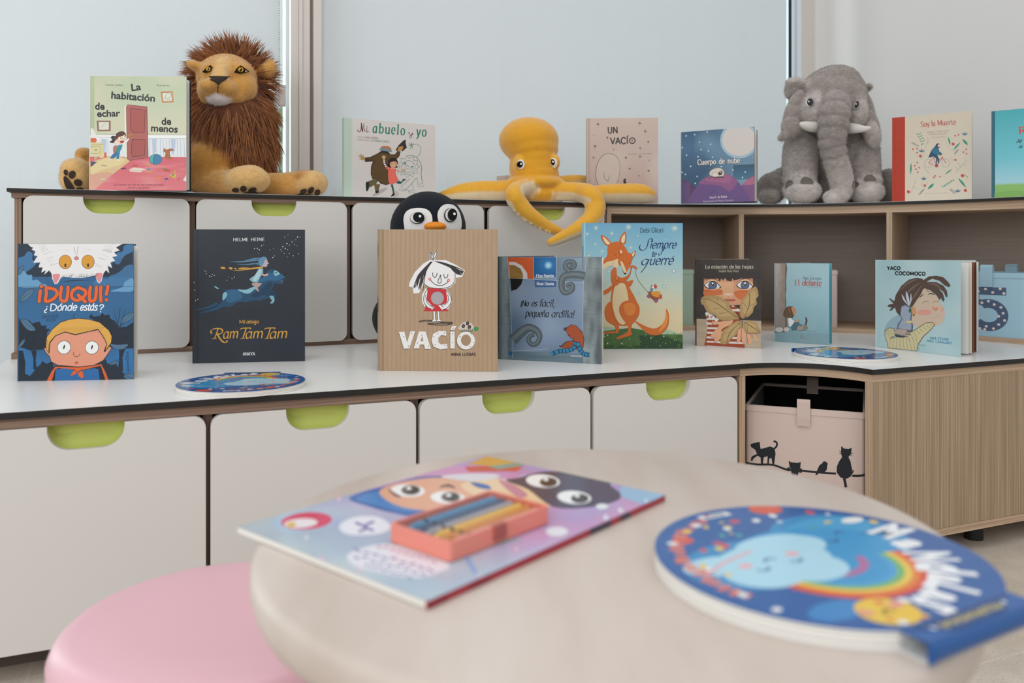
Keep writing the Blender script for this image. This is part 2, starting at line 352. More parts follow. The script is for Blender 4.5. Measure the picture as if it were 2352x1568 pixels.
    def Hd(s, txt, x0, y0, x1, y1, h, col, w_=8, slant=0.0, thin=0.35, ang=15, serif=0, gap=6):
        """pen lettering from stroke letters, fitted between the ends of the baseline"""
        tot = 0; lay = []
        for ch in txt:
            b, ac = ACC.get(ch, (ch, None)); g = GL.get(b)
            if g is None: continue
            wd, st = g.split('|'); lay.append((tot, st, ac)); tot += float(wd)+gap
        tot = max(tot-gap, 1); L_ = math.hypot(x1-x0, y1-y0); ex, ey = (x1-x0)/L_, (y1-y0)/L_; kx = L_/tot; ky = h/74.0
        def pt(ox, p): x = (ox+p[0])*kx+p[1]*ky*slant; y = p[1]*ky; return (x0+x*ex+y*ey, y0+x*ey-y*ex)
        for ox, st, ac in lay:
            for q in (st.split(';') if st else [])+([ac] if ac else []):
                if not q: continue
                if ac and q[0] == '.': continue
                if q[0] == '.':
                    c = pt(ox, [float(t) for t in q[1:].split(',')]); s.E(col, c[0], c[1], w_*.62, n=10); continue
                hard = q[0] == '!'; pts = [tuple(float(t) for t in e.split(',')) for e in q.lstrip('!').split()]
                if not hard and len(pts) > 2: pts = smooth(pts, False, 4)
                s.nib(col, w_, [pt(ox, p) for p in pts], thin, ang)
                if serif and hard:
                    for p, r in ((pts[0], pts[1]), (pts[-1], pts[-2])):
                        if abs(p[0]-r[0]) < 12 and abs(p[1]-r[1]) > 20:
                            s.nib(col, w_*.5, [pt(ox, (p[0]-serif*(1 if p[1] < 40 else 1.1), p[1])), pt(ox, (p[0]+serif*(1 if p[1] < 40 else .3), p[1]))], 1, 0)
    def scatter(s, n, cols, r, box, seed=1, kind='dot'):
        q = random.Random(seed)
        for _ in range(n):
            x, y = q.uniform(box[0], box[2]), q.uniform(box[1], box[3]); c = q.choice(cols); k = q.uniform(.6, 1.2)*r
            if kind == 'dot': s.E(c, x, y, k, n=8)
            elif kind == 'star': s.star(c, x, y, k)
            else: an = q.uniform(0, 3.1); s.leafshape(c, x-math.cos(an)*k, y-math.sin(an)*k, x+math.cos(an)*k, y+math.sin(an)*k, k*.5)
    def emit(s, mb, f, step=3e-5, m=0):
        """write the artwork into mesh builder mb; f(x, z, lift) places a point of the cover plane"""
        lay = []; done = []
        for it in s.items:                                     # a shape lies one step above whatever of another colour it overlaps
            if it[0] == 'grid': G = it[1]; bb = (G[0][0][0], G[0][0][1], G[-1][-1][0], G[-1][-1][1]); c = None
            else:
                P = it[1] if it[0] == 'mesh' else it[0]; c = it[3] if it[0] == 'mesh' else it[1]
                xs = [p[0] for p in P]; ys = [p[1] for p in P]; bb = (min(xs), min(ys), max(xs), max(ys))
            x0, y0, x1, y1 = bb; k = 0
            for (u0, v0, u1, v1, l2, c2) in done:
                if l2 >= k and u0 < x1 and u1 > x0 and v0 < y1 and v1 > y0:
                    q = l2 if c2 == c and c is not None else l2+1
                    if q > k: k = q
            done.append((x0, y0, x1, y1, k, c)); lay.append(k)
        for n_, (it, k) in enumerate(zip(s.items, lay)):
            z = 2e-5+step*(k+.85*((n_*.6180339) % 1.0))
            if it[0] == 'grid':
                G = it[1]; ids = [[mb.vert(f(x, y, z), c) for x, y, c in row] for row in G]
                for a, b in zip(ids, ids[1:]):
                    for i in range(len(a)-1): mb.f.append([a[i], a[i+1], b[i+1], b[i]]); mb.m.append(m)
            elif it[0] == 'mesh':
                ids = [mb.vert(f(x, y, z), it[3]) for x, y in it[1]]
                for q in it[2]: mb.f.append([ids[i] for i in q]); mb.m.append(m)
            else:
                P, c = it; ids = [mb.vert(f(x, y, z), c) for x, y in P]
                if len(P) <= 4: mb.f.append(ids); mb.m.append(m)
                else:
                    for t in tessellate_polygon([[Vector((x, y, 0)) for x, y in P]]):
                        mb.f.append([ids[i] for i in t]); mb.m.append(m)
def rrect(w, h, r, n=6, notch=None):
    """rounded rectangle outline 0..w, 0..h (counter-clockwise); notch = (width, depth, radius) cut into the top edge"""
    P = []
    def arc(cx, cy, a0, a1, rr=r, k=n):
        for i in range(k+1): a = math.radians(a0+(a1-a0)*i/k); P.append((cx+rr*math.cos(a), cy+rr*math.sin(a)))
    arc(r, r, 180, 270); arc(w-r, r, 270, 360); arc(w-r, h-r, 0, 90)
    if notch:
        nw, ndp, nr = notch; P.append((w/2+nw/2, h)); arc(w/2+nw/2-nr, h-ndp+nr, 0, -90, nr, 8); arc(w/2-nw/2+nr, h-ndp+nr, -90, -180, nr, 8); P.append((w/2-nw/2, h))
    arc(r, h-r, 90, 180); return P

# ---------------------------------------------------------------- the setting
mb = MB(); mb.box((-4, -2.5, -0.05), (5, 5.2, 0)); fl = struct(mb.build('floor', M['floor']))
def floor_nodes(m):
    r, n = noise_mix(m, 'bdb1a2', 'd2c8bb', (9, 9, 9), 6, 0.3, 0.7)
    b = nd(m, 'ShaderNodeTexBrick'); b.offset = 0.0; b.inputs['Scale'].default_value = 1.0; b.inputs['Mortar Size'].default_value = 0.003; b.inputs['Brick Width'].default_value = 0.6; b.inputs['Row Height'].default_value = 0.6
    tc = nd(m, 'ShaderNodeTexCoord'); mp = nd(m, 'ShaderNodeMapping'); mp.inputs['Rotation'].default_value = (0, 0, -TH); mp.inputs['Location'].default_value = (0.21, 0.18, 0)
    lk(m, tc.outputs['Object'], mp.inputs[0]); lk(m, mp.outputs[0], b.inputs['Vector'])
    x = nd(m, 'ShaderNodeMix', data_type='RGBA'); lk(m, b.outputs['Fac'], x.inputs['Factor']); lk(m, r.outputs[0], x.inputs['A']); x.inputs['B'].default_value = S('cfc6ba')
    s2 = nd(m, 'ShaderNodeTexNoise'); s2.inputs['Scale'].default_value = 240; s2.inputs['Detail'].default_value = 2; lk(m, tc.outputs['Object'], s2.inputs['Vector'])
    rr = nd(m, 'ShaderNodeValToRGB'); rr.color_ramp.elements[0].position = .33; rr.color_ramp.elements[1].position = .42; rr.color_ramp.elements[0].color = (.72, .72, .72, 1); rr.color_ramp.elements[1].color = (1, 1, 1, 1)
    lk(m, s2.outputs['Fac'], rr.inputs[0]); mu = nd(m, 'ShaderNodeMix', data_type='RGBA', blend_type='MULTIPLY'); mu.inputs['Factor'].default_value = 1
    lk(m, x.outputs['Result'], mu.inputs['A']); lk(m, rr.outputs[0], mu.inputs['B']); lk(m, mu.outputs['Result'], bsdf(m).inputs['Base Color'])
floor_nodes(M['floor'])
VW, ZT = 1.22, 2.7                                            # the window wall stands at v = VW
UR = u_at(1902, VW)
class FB(MB):
    """mesh builder whose boxes are given in the furniture frame"""
    def fbox(s, a, b, m=0, col=(1, 1, 1, 1)):
        n0 = len(s.v); s.box(a, b, col, m)
        for i in range(n0, len(s.v)): p = s.v[i]; s.v[i] = tuple(Fw(p[0], p[1], p[2]))
mb = FB(); mb.fbox((UR, -3.2, 0), (UR+0.12, VW+0.2, ZT)); struct(mb.build('wall_right', M['wall']))
mb = FB(); mb.fbox((u_at(1875, VW), VW, 0), (UR, VW+0.2, ZT)); struct(mb.build('wall_back', M['wall']))
# big window behind the middle blind: right jamb, gasket, glass
b0 = u_at(1817, VW+.02); b1 = u_at(1842, VW+.02); b2 = u_at(1875, VW)
win = empty('window_1', Fw(b0, VW+.1, 0)); win['kind'] = 'structure'
def wpart(name, m, boxes, parent, bevel=0):
    q = FB()
    for a, b in boxes: q.fbox(a, b)
    l = parent.location; o = q.build(name, M[m], parent, off=l, bevel=bevel); return o
wpart('window_frame', 'alu_blue', [((b0, VW+.02, 0.05), (b0+.3*(b1-b0), VW+.12, ZT)), ((b0+.3*(b1-b0), VW+.035, 0.05), (b0+.62*(b1-b0), VW+.12, ZT)), ((b0+.62*(b1-b0), VW+.022, 0.05), (b1, VW+.12, ZT))], win)
wpart('window_jamb', 'alu', [((b1, VW+.012, 0.05), (b2, VW+.14, ZT))], win)
g0 = u_at(1811.5, VW+.02)
wpart('window_gasket', 'gasket', [((g0, VW+.018, 0.05), (b0+.0005, VW+.0215, ZT))], win)
uM0, uM1 = u_at(668, VW-.02), u_at(738, VW-.05)
wpart('window_pane', 'glass', [((uM1-.02, VW+.085, 0.06), (g0, VW+.09, ZT))], win)
mul = empty('trim_1', Fw(uM0, VW, 0)); mul['kind'] = 'structure'
e = [u_at(x, VW-.02) for x in (668, 686.5, 694.5, 712, 719.5, 738)]
wpart('mullion_profile', 'alu', [((e[0], VW-.020, 0.03), (e[1], VW+.12, ZT)), ((e[1], VW-.028, 0.03), (e[2], VW+.12, ZT)), ((e[2], VW-.02, 0.03), (e[3], VW+.12, ZT)), ((e[4], VW-.028, 0.03), (e[5], VW+.12, ZT))], mul, 0.0012)
wpart('mullion_groove', 'alu_dark', [((e[3]-.001, VW-.004, 0.03), (e[4]+.001, VW+.1, ZT))], mul)
win2 = empty('window_2', Fw(uM0-.9, VW+.1, 0)); win2['kind'] = 'structure'
wpart('window_pane', 'glass', [((uM0-2.6, VW+.085, 0.06), (uM0+.005, VW+.09, ZT))], win2)
wpart('window_frame', 'alu_blue', [((uM0-2.6, VW+.04, 0.0), (uM0, VW+.12, 0.06)), ((u_at(656, VW+.03), VW+.03, 0.06), (uM0+.03, VW+.10, ZT))], win2)
mb = FB(); mb.fbox((uM1-.02, VW+.01, 0), (UR, VW+.12, 0.055)); struct(mb.build('trim_2', M['alu']))
# roller blinds
def blind(u0, u1, v, label, chain=None):
    t = empty('roller_blind', Fw((u0+u1)/2, v, 0.12), TH, label, 'blind')
    mb = MB(); h = (u1-u0)/2; n = 40
    for i in range(n):                                          # very slightly wavy cloth
        for k in range(1):
            pass
    rows = [[(-h+2*h*i/n, 0.0018*math.sin(i*0.9)+0.001*math.sin(i*2.3), z) for i in range(n+1)] for z in (0.03, 2.5)]
    for y in (0.0, 0.001):
        for i in range(n):
            q = [rows[0][i], rows[0][i+1], rows[1][i+1], rows[1][i]]; mb.poly([(p[0], p[1]+y, p[2]) for p in q])
    mb.build('blind_cloth', M['blind'], t, smooth=True, fixn=False)
    mb = MB(); mb.box((-h, -.006, 0), (h, .008, .03)); mb.build('bottom_bar', M['alu'], t, bevel=.003)
    mb = MB(); mb.lathe([(0, -h), (.03, -h), (.03, h), (0, h)], 24)
    mb.v = [(z, .02+x, 2.5+y) for x, y, z in mb.v]; mb.build('roller_tube', M['alu'], t, smooth=False)
    if chain:
        cu, z1 = chain; mb = MB(); x = cu-(u0+u1)/2; z = z1
        while z < 2.5: mb.ball((x, -.012, z-.12), .0026, seg=8, ring=6); z += .0078
        mb.build('bead_chain', M['beads'], t, smooth=True)
        mb = MB(); mb.box((x-.002, -.02, z1-.19), (x+.02, .006, z1-.12)); mb.build('chain_holder', M['alu'], t, bevel=.003)
vb = VW-.01
blind(u_at(-700, vb), u_at(640, vb), vb, 'bright white roller blind behind the plush lion, with a bead chain', (u_at(640.5, vb), px(640, 196, Y_at(640, vb)).z))
blind(u_at(737, vb), u_at(1805, vb), vb, 'wide white roller blind behind the yellow octopus')
# outside, seen through the gap beside the lion
mb = MB(); mb.box((-60, 5.2, -0.4), (40, 70, -0.3)); struct(mb.build('ground_outside', M['ground']))
def tree(x, y, h, r, sd, label):
    t = empty('garden_tree', (x, y, -0.3), 0, label, 'tree', 'trees outside the window'); q = random.Random(sd)
    mb = MB(); mb.tube([(0, 0, 0), (.05, 0, h*.4), (0, .05, h*.75)], [.13, .1, .05], 10); mb.build('trunk', M['bark'], t, smooth=True)
    mb = MB()
    for _ in range(900):
        a, b = q.uniform(0, 6.28), math.acos(q.uniform(-1, 1)); k = r*q.uniform(.4, 1)
        c = Vector((k*math.sin(b)*math.cos(a), k*math.sin(b)*math.sin(a), h*.66+k*math.cos(b)*1.1)); d = Vector((q.gauss(0, 1), q.gauss(0, 1), q.gauss(0, 1))).normalized(); e2 = d.orthogonal().normalized()*.1; d = d*.17
        mb.poly([c-d, c+e2, c+d, c-e2])
    mb.build('crown', M['leaf'], t, fixn=False)
p = px(652, 300, 12); tree(p.x-.15, 12, 2.9, 1.15, 1, 'blurred green tree seen through the strip of clear glass beside the lion')
p = px(660, 300, 17); tree(p.x+.7, 17, 3.6, 1.5, 2, 'paler tree farther off behind the glass strip beside the window post')

# ---------------------------------------------------------------- cabinets
def fur(name, u, v, z, label, cat, group=None): return empty(name, Fw(u, v, z), TH, label, cat, group)
def front(parent, name, x0, z0, w_, h, v):
    """a white front with rounded corners and a finger cut-out lined in green"""
    nt = (0.119, 0.042, 0.036); out = rrect(w_, h, 0.022, 6, nt)
    mb = MB(); mb.prism([(x0+a, z0+b) for a, b in out], 0.018, 'y', v); d = mb.build(name, M['door'], parent, bevel=.0012)
    mb = MB(); mb.prism([(x0+a, z0+b) for a, b in out], 0.0012, 'y', v+.018)
    g = MB(); nw, ndp, nr = (0.121, 0.043, 0.037); P = []
    for a in range(0, 10): t = math.radians(-90*a/9); P.append((nw/2-nr+nr*math.cos(t), -ndp+nr+nr*math.sin(t)))
    for a in range(0, 10): t = math.radians(-90-90*a/9); P.append((-nw/2+nr+nr*math.cos(t), -ndp+nr+nr*math.sin(t)))
    P = [(nw/2, 0)]+P+[(-nw/2, 0)]; cx, cz = x0+w_/2, z0+h
    # scooped pocket: the rim meets the cut-out, the back leans inwards toward the top
    ring = lambda k, y: [g.vert((cx+a*k, y+0.012*max(0, (b+ndp)/ndp), cz+b*k if b < -1e-6 else cz+.002)) for a, b in P]
    A = ring(1.0, v+.004); B = ring(.97, v+.016); C = ring(.80, v+.024); D = ring(.4, v+.029)
    for X, Y in ((A, B), (B, C), (C, D)):
        for i in range(len(P)-1): g.f.append([X[i], X[i+1], Y[i+1], Y[i]]); g.m.append(0)
    g.f.append(D[:]); g.m.append(0); n0 = len(P)
    g.f.append([D[0], C[0], C[-1], D[-1]]); g.m.append(0)
    g.f.append([g.vert((cx-nw/2-.03, v+.03, cz+.003)), g.vert((cx+nw/2+.03, v+.03, cz+.003)), g.vert((cx+nw/2+.03, v+.03, cz-ndp-.006)), g.vert((cx-nw/2-.03, v+.03, cz-ndp-.006))]); g.m.append(0)
    g.build('finger_recess', M['green'], d, smooth=True)
    return d
# lower row of drawers
Zc, Zu = 0.46, 0.881
lo = fur('drawer_cabinet', -0.012, .6, 0, 'low white drawer cabinet with four green finger pulls under the long white bench top', 'cabinet')
U0 = -0.012; V0 = .6
def rel(u, v, z, o=(U0, V0, 0)): return (u-o[0], v-o[1], z-o[2])
def boxes(name, m, parent, o, lst, bevel=0):
    mb = MB()
    for a, b in lst: mb.box(tuple(a[i]-o[i] for i in range(3)), tuple(b[i]-o[i] for i in range(3)))
    return mb.build(name, M[m], parent, bevel=bevel)
o = (U0, V0, 0); dv = [-.788+.394*k for k in range(5)]
boxes('top_rail', 'ply_shade_h', lo, o, [((-.81, .010, .4305), (.795, 1.15, .4475))])
for k, d in enumerate(dv): boxes('upright_panel', 'ply_shade_v', lo, o, [((d-.008 if k else d-.022, .032, .07), (d+.008 if k < 4 else d+.006, 1.14, .4305))])
boxes('bottom_panel', 'ply_shade_h', lo, o, [((-.81, .014, .052), (.795, 1.15, .07))])
boxes('back_panel', 'dark', lo, o, [((-.8, 1.135, .07), (.79, 1.15, .4305))])
boxes('plinth', 'dark', lo, o, [((-.78, .09, 0), (.78, 1.1, .052))])
for k in range(4): front(lo, 'drawer_front', dv[k]+.004-U0, .053, .386, .3765, .004-V0)
def worktop(name, out, z0, z1, label, o):
    t = fur(name, o[0], o[1], z1, label, 'worktop'); mb = MB()
    mb.prism([(a-o[0], b-o[1]) for a, b in out], z1-z0-.0006, 'z', z0-z1)
    mb.build('edge_band', M['black_core'], t)
    mb = MB(); mb.prism([(a-o[0], b-o[1]) for a, b in out], .0006, 'z', -.0006); mb.build('white_surface', M['white_top'], t)
    return t
def arc(c, r, a0, a1, n): return [(c[0]+r*math.sin(math.radians(a0+(a1-a0)*i/n)), c[1]+r*math.cos(math.radians(a0+(a1-a0)*i/n))) for i in range(n+1)]
cor = [(-.82+.05-.05*math.cos(math.radians(a)), 1.16-.05+.05*math.sin(math.radians(a))) for a in range(90, -1, -15)]
worktop('bench_top', [(-.82, 0), (.808, 0), (.808, 1.16)]+cor, .4475, Zc, 'long white bench top with a black edge over the drawer cabinet', (0, .5))
la = arc((.81, -.193), .193, 0, 90, 20)
worktop('bench_top', [(.809, 0)]+la[1:]+[(2.16, -.193), (2.16, 1.16), (.809, 1.16)], .4475, Zc, 'white corner bench top with a concave black edge, over the cat print bin', (1.5, .5))
# lower corner cabinet with the open niche
o = (1.5, .4, 0)
lc = fur('corner_cabinet', 1.5, .4, 0, 'striped oak corner cabinet whose open niche holds the cat print bin', 'cabinet')
ra = arc((.81, -.193), .178, 0, 90, 20)
def board(name, m, parent, o, z0, z1, arcpts):
    P = [(.7965, arcpts[0][1])]+arcpts+[(2.15, arcpts[-1][1]), (2.15, 1.15), (.7965, 1.15)]
    mb = MB(); mb.prism([(a-o[0], b-o[1]) for a, b in P], z1-z0, 'z', z0-o[2]); return mb.build(name, M[m], parent)
ra = [(a, b-.001) for a, b in arc((.81, -.185), .197, 0, 90, 20)]
board('top_panel', 'ply_lit_h', lc, o, .4285, .4473, ra); board('bottom_panel', 'ply_lit_h', lc, o, .052, .070, ra)
boxes('upright_panel', 'ply_lit_v', lc, o, [((.7965, .0125, .070), (.8135, 1.14, .4285))])
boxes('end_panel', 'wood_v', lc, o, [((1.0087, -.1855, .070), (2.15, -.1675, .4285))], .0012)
boxes('edge_strip', 'ply_lit_v', lc, o, [((1.0065, -.1857, .070), (1.0087, -.1673, .4285))])
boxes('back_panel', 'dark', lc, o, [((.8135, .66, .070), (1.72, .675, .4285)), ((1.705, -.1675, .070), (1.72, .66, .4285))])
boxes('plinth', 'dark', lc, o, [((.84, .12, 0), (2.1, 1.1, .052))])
mb = MB(); mb.lathe([(0, 0), (.022, 0), (.022, .04), (.028, .052), (0, .052)], 20, c=(1.42-o[0], -.12-o[1])); mb.build('foot', M['black_core'], lc, smooth=False)
# upper row with flap doors
o = (.02, .95, Zc); up = fur('wall_cabinet', *o, 'white cupboard row with four green finger pulls standing on the back of the bench', 'cabinet')
dv = [-.798, -.395, .022, .439, .856]
boxes('top_rail', 'ply_shade_h', up, o, [((-.812, .764, .858), (.861, 1.15, .8718))])
for k, d in enumerate(dv): boxes('upright_panel', 'ply_shade_v', up, o, [((d-.007 if k else -.806, .786 if 0 < k < 4 else .770, .474), (d+.007 if k < 4 else .861, 1.14, .858))])
boxes('bottom_panel', 'ply_shade_h', up, o, [((-.812, .764, Zc+.0003), (.861, 1.15, .474))])
boxes('back_panel', 'dark', up, o, [((-.806, 1.14, .474), (.861, 1.15, .858))])
for k in range(4): front(up, 'flap_door', dv[k]+(.0085 if k else .012)-o[0], .4715-o[2], dv[k+1]-dv[k]-(.0165 if k else .020), .3925, .757-o[1])
# upper open shelf, curved
AC, AR = (.88, -.16), .92
o = (1.5, .6, Zc); us = fur('open_shelf', *o, 'curved open shelf unit in pale wood with fabric bins, in the corner', 'shelf')
ia = arc(AC, AR+.004, 0, 90, 40)
def board2(name, m, z0, z1):
    P = [(.8625, ia[0][1])]+ia+[(ia[-1][0], -.18), (2.15, -.18), (2.15, 1.15), (.8625, 1.15)]
    mb = MB(); mb.prism([(a-o[0], b-o[1]) for a, b in P], z1-z0, 'z', z0-o[2]); return mb.build(name, M[m], us)
board2('top_panel', 'ply_lit_h', .8475, .8718); board2('bottom_panel', 'ply_lit_h', Zc+.0003, .474)
def radial(name, m, phi, r0, r1, th, z0, z1):
    s_, c_ = math.sin(math.radians(phi)), math.cos(math.radians(phi)); mb = MB()
    Q = [(r, t) for r, t in ((r0, -th/2), (r1, -th/2), (r1, th/2), (r0, th/2))]
    P = [(AC[0]+r*s_+t*c_-o[0], AC[1]+r*c_-t*s_-o[1]) for r, t in Q][::-1]
    mb.prism(P, z1-z0, 'z', z0-o[2]); return mb.build(name, M[m], us)
for ph in (28.0, 56.3): radial('divider', 'ply_lit_v', ph, AR+.004, 1.262, .016, .474, .8475)
boxes('upright_panel', 'ply_lit_v', us, o, [((.8625, .765, .474), (.8785, 1.14, .8475))])
bk = [(.8785, 1.12)]+[(AC[0]+1.27*math.sin(math.radians(a)), AC[1]+1.27*math.cos(math.radians(a))) for a in (28, 56.3, 91)]
for a, b in zip(bk, bk[1:]):
    d = Vector((b[0]-a[0], b[1]-a[1])).normalized(); n_ = Vector((-d.y, d.x))*.012
    mb = MB(); mb.prism([(q[0]-o[0], q[1]-o[1]) for q in (a, b, (b[0]+n_.x, b[1]+n_.y), (a[0]+n_.x, a[1]+n_.y))], .3735, 'z', .474-o[2]); mb.build('back_panel', M['wood_in'], us)
ta = arc(AC, AR-.006, 0, 90, 40)
worktop('shelf_top', [(-.82, .752)]+[(.87, .753)]+ta[1:]+[(ta[-1][0], -.2), (2.16, -.2), (2.16, 1.16), (-.82, 1.16)], .8718, Zu, 'black edged top board over the cupboard row and curved shelf, carrying the plush toys', (.5, .9))

# ---------------------------------------------------------------- fabric bins
def fabric_bin(loc, rz, w_, d, h, col, inner, label, art=None, group=None, tabs=True):
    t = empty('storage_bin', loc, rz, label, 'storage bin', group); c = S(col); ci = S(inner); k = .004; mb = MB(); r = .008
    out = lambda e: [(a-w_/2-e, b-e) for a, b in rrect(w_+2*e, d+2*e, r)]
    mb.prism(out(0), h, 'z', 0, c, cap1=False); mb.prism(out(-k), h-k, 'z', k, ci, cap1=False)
    if art: art.emit(mb, lambda x, z, l: (x-w_/2, -.0004-l, z))
    body = mb.build('bin_body', M['fabric'], t, fixn=False)
    mb = MB(); A, B = out(.0015), out(-k-.001); rows = [[(x, y, z) for x, y in Q] for Q, z in ((A, h-.013), (A, h), (out(-k/2), h+.002), (B, h), (B, h-.006))]
    for X, Y in zip(rows, rows[1:]):
        for i in range(len(A)): j = (i+1) % len(A); mb.poly([X[i], X[j], Y[j], Y[i]], c)
    mb.build('rim_binding', M['fabric'], t)
    if tabs:
        for y0, sg in ((0, -1), (d, 1)):
            mb = MB(); tw = w_*.055 if w_ > .22 else w_*.085; pts = [(sg*.004, h-.040), (sg*.006, h-.02), (sg*.006, h+.018), (sg*.002, h+.024), (-sg*.006, h+.018), (-sg*.007, h-.02)]
            for a, b in zip(pts, pts[1:]): mb.poly([(-tw, y0+a[0], a[1]), (tw, y0+a[0], a[1]), (tw, y0+b[0], b[1]), (-tw, y0+b[0], b[1])], mix(c, (0, 0, 0, 1), .06))
            tb = mb.build('pull_tab', M['fabric'], t); so = tb.modifiers.new('cloth', 'SOLIDIFY'); so.thickness = .0014
    return t
def bin_art(t_loc, rz, w_, h, crop):
    R3 = Matrix.Rotation(rz, 3, 'Z'); q = [topx(Vector(t_loc)+R3 @ Vector(p)) for p in ((-w_/2, 0, h), (w_/2, 0, h), (w_/2, 0, 0), (-w_/2, 0, 0))]
    return Art(w_, h, crop, q)
a_, b_ = Fw(.849, .056, .0703), Fw(1.036, -.139, .0703); wd = (b_-a_).length; c_ = (a_+b_)/2; rz = math.atan2(b_.y-a_.y, b_.x-a_.x)
A = bin_art(c_, rz, wd, .278, (1650, 820, 3.35)); K_ = '2d2f33'
A.L(K_, 15, [(205, 812), (300, 825), (420, 828), (530, 865), (640, 872), (760, 885), (905, 895)], 1); A.L(K_, 17, [(1030, 912), (1090, 912), (1140, 898)], 1)
A.P(K_, [(247, 668), (268, 662), (318, 650), (322, 690), (326, 706), (400, 686), (432, 700), (440, 740), (430, 822), (417, 822), (408, 775), (392, 780), (388, 820), (376, 820), (380, 762), (350, 768), (342, 818), (328, 818), (325, 770), (300, 758), (280, 772), (268, 782), (262, 798), (250, 794), (254, 768), (270, 756), (298, 744), (284, 712), (252, 690)])
A.L(K_, 14, [(432, 702), (450, 680), (448, 655), (425, 645)], 1)
A.P(K_, [(540, 796), (560, 808), (612, 812), (634, 806), (630, 850), (610, 872), (570, 872), (550, 850)]); A.E(K_, 540, 862, 13, 15); A.E(K_, 632, 872, 14, 18); A.P(K_, [(560, 872), (620, 872), (612, 910), (566, 910)])
A.P(K_, [(760, 870), (778, 830), (800, 816), (806, 803), (824, 800), (842, 818), (836, 840), (835, 862), (818, 884), (780, 884), (756, 908), (746, 906)]); A.L(K_, 4, [(800, 880), (802, 892)])
A.P(K_, [(946, 682), (966, 702), (1002, 706), (1026, 696), (1020, 745), (1000, 768), (1016, 800), (1030, 870), (1022, 915), (985, 935), (940, 925), (910, 885), (912, 840), (930, 800), (952, 770), (944, 740)], 0)
A.L(K_, 20, [(968, 930), (975, 965), (982, 1000)], 1); A.L(K_, 9, [(1022, 900), (1036, 880), (1034, 868)], 1)
for q in ((930, 720, 946, 728), (930, 742, 946, 738), (1018, 738, 1036, 738), (1016, 748, 1030, 762)): A.L(K_, 4, [q[:2], q[2:]])
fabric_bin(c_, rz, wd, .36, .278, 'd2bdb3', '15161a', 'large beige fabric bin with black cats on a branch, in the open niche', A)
def shelf_bin(phi, R_, col, inner, label, digit=None, w_=.19):
    s_, c_ = math.sin(math.radians(phi)), math.cos(math.radians(phi)); p = Fw(AC[0]+R_*s_, AC[1]+R_*c_, .4743); rz = TH-math.radians(phi)
    A = None
    if digit:
        A = bin_art(p, rz, w_, .186, (2000, 580, 6.273)); digit(A)
    return fabric_bin(p, rz, w_, .19, .186, col, inner, label, A)
def five(A):
    D = '506078'; f = lambda x, y: ((x/100)*A.W, (y/100)*.186)
    def Pq(pts, c): A.raw([f(*p) for p in pts], c)
    Pq([(26, 78), (76, 78), (76, 66), (39, 66), (39, 50), (26, 50)], D)
    ring = []
    for k in range(25): t = math.radians(118-k*262/24); ring.append((52+27*math.cos(t), 34+26*math.sin(t)*.97))
    inn = []
    for k in range(25): t = math.radians(118-k*262/24); inn.append((52+13*math.cos(t), 34+11.5*math.sin(t)))
    for k in range(24): Pq([ring[k], ring[k+1], inn[k+1], inn[k]], D)
    Pq([(26, 50), (39, 50), (48, 46), (44, 57), (39, 59), (32, 60)], D)
    for x, y in ((30, 74), (38, 71), (48, 75), (58, 70), (68, 76), (73, 69), (31, 62), (35, 54), (43, 53), (52, 56), (60, 51), (69, 47), (72, 38), (66, 33), (74, 27), (66, 20), (59, 13), (49, 16), (40, 12), (33, 20), (29, 14.5), (47, 11)):
        A.raw([f(x+2.1*math.cos(t), y+2.1*math.sin(t)) for t in [k*.628 for k in range(10)]], 'dcc9c6')
def three(A):
    D = '3f4f66'; f = lambda x, y: ((x/100)*.19, (y/100)*.186)
    for cy, a0, a1 in ((58, 150, -80), (33, 80, -150)):
        P = [(math.cos(math.radians(a0+(a1-a0)*k/16)), math.sin(math.radians(a0+(a1-a0)*k/16))) for k in range(17)]
        for a, b in zip(P, P[1:]): A.raw([f(50+q[0]*r, cy+q[1]*r*.8) for q, r in ((a, 22), (b, 22), (b, 10), (a, 10))], D)
    for k in range(14): t = k*.9; A.raw([f(50+15*math.cos(t)+2*math.cos(s), (58 if k % 2 else 33)+12*math.sin(t)+2*math.sin(s)) for s in [j*.7 for j in range(9)]], 'dcc9c6')
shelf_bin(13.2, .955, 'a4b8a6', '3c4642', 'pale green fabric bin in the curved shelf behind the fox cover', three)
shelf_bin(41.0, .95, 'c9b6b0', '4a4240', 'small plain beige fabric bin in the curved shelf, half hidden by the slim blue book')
shelf_bin(73.3, .927, '9fc0d1', '3a4a55', 'light blue fabric bin with a dotted number five', five, .198)
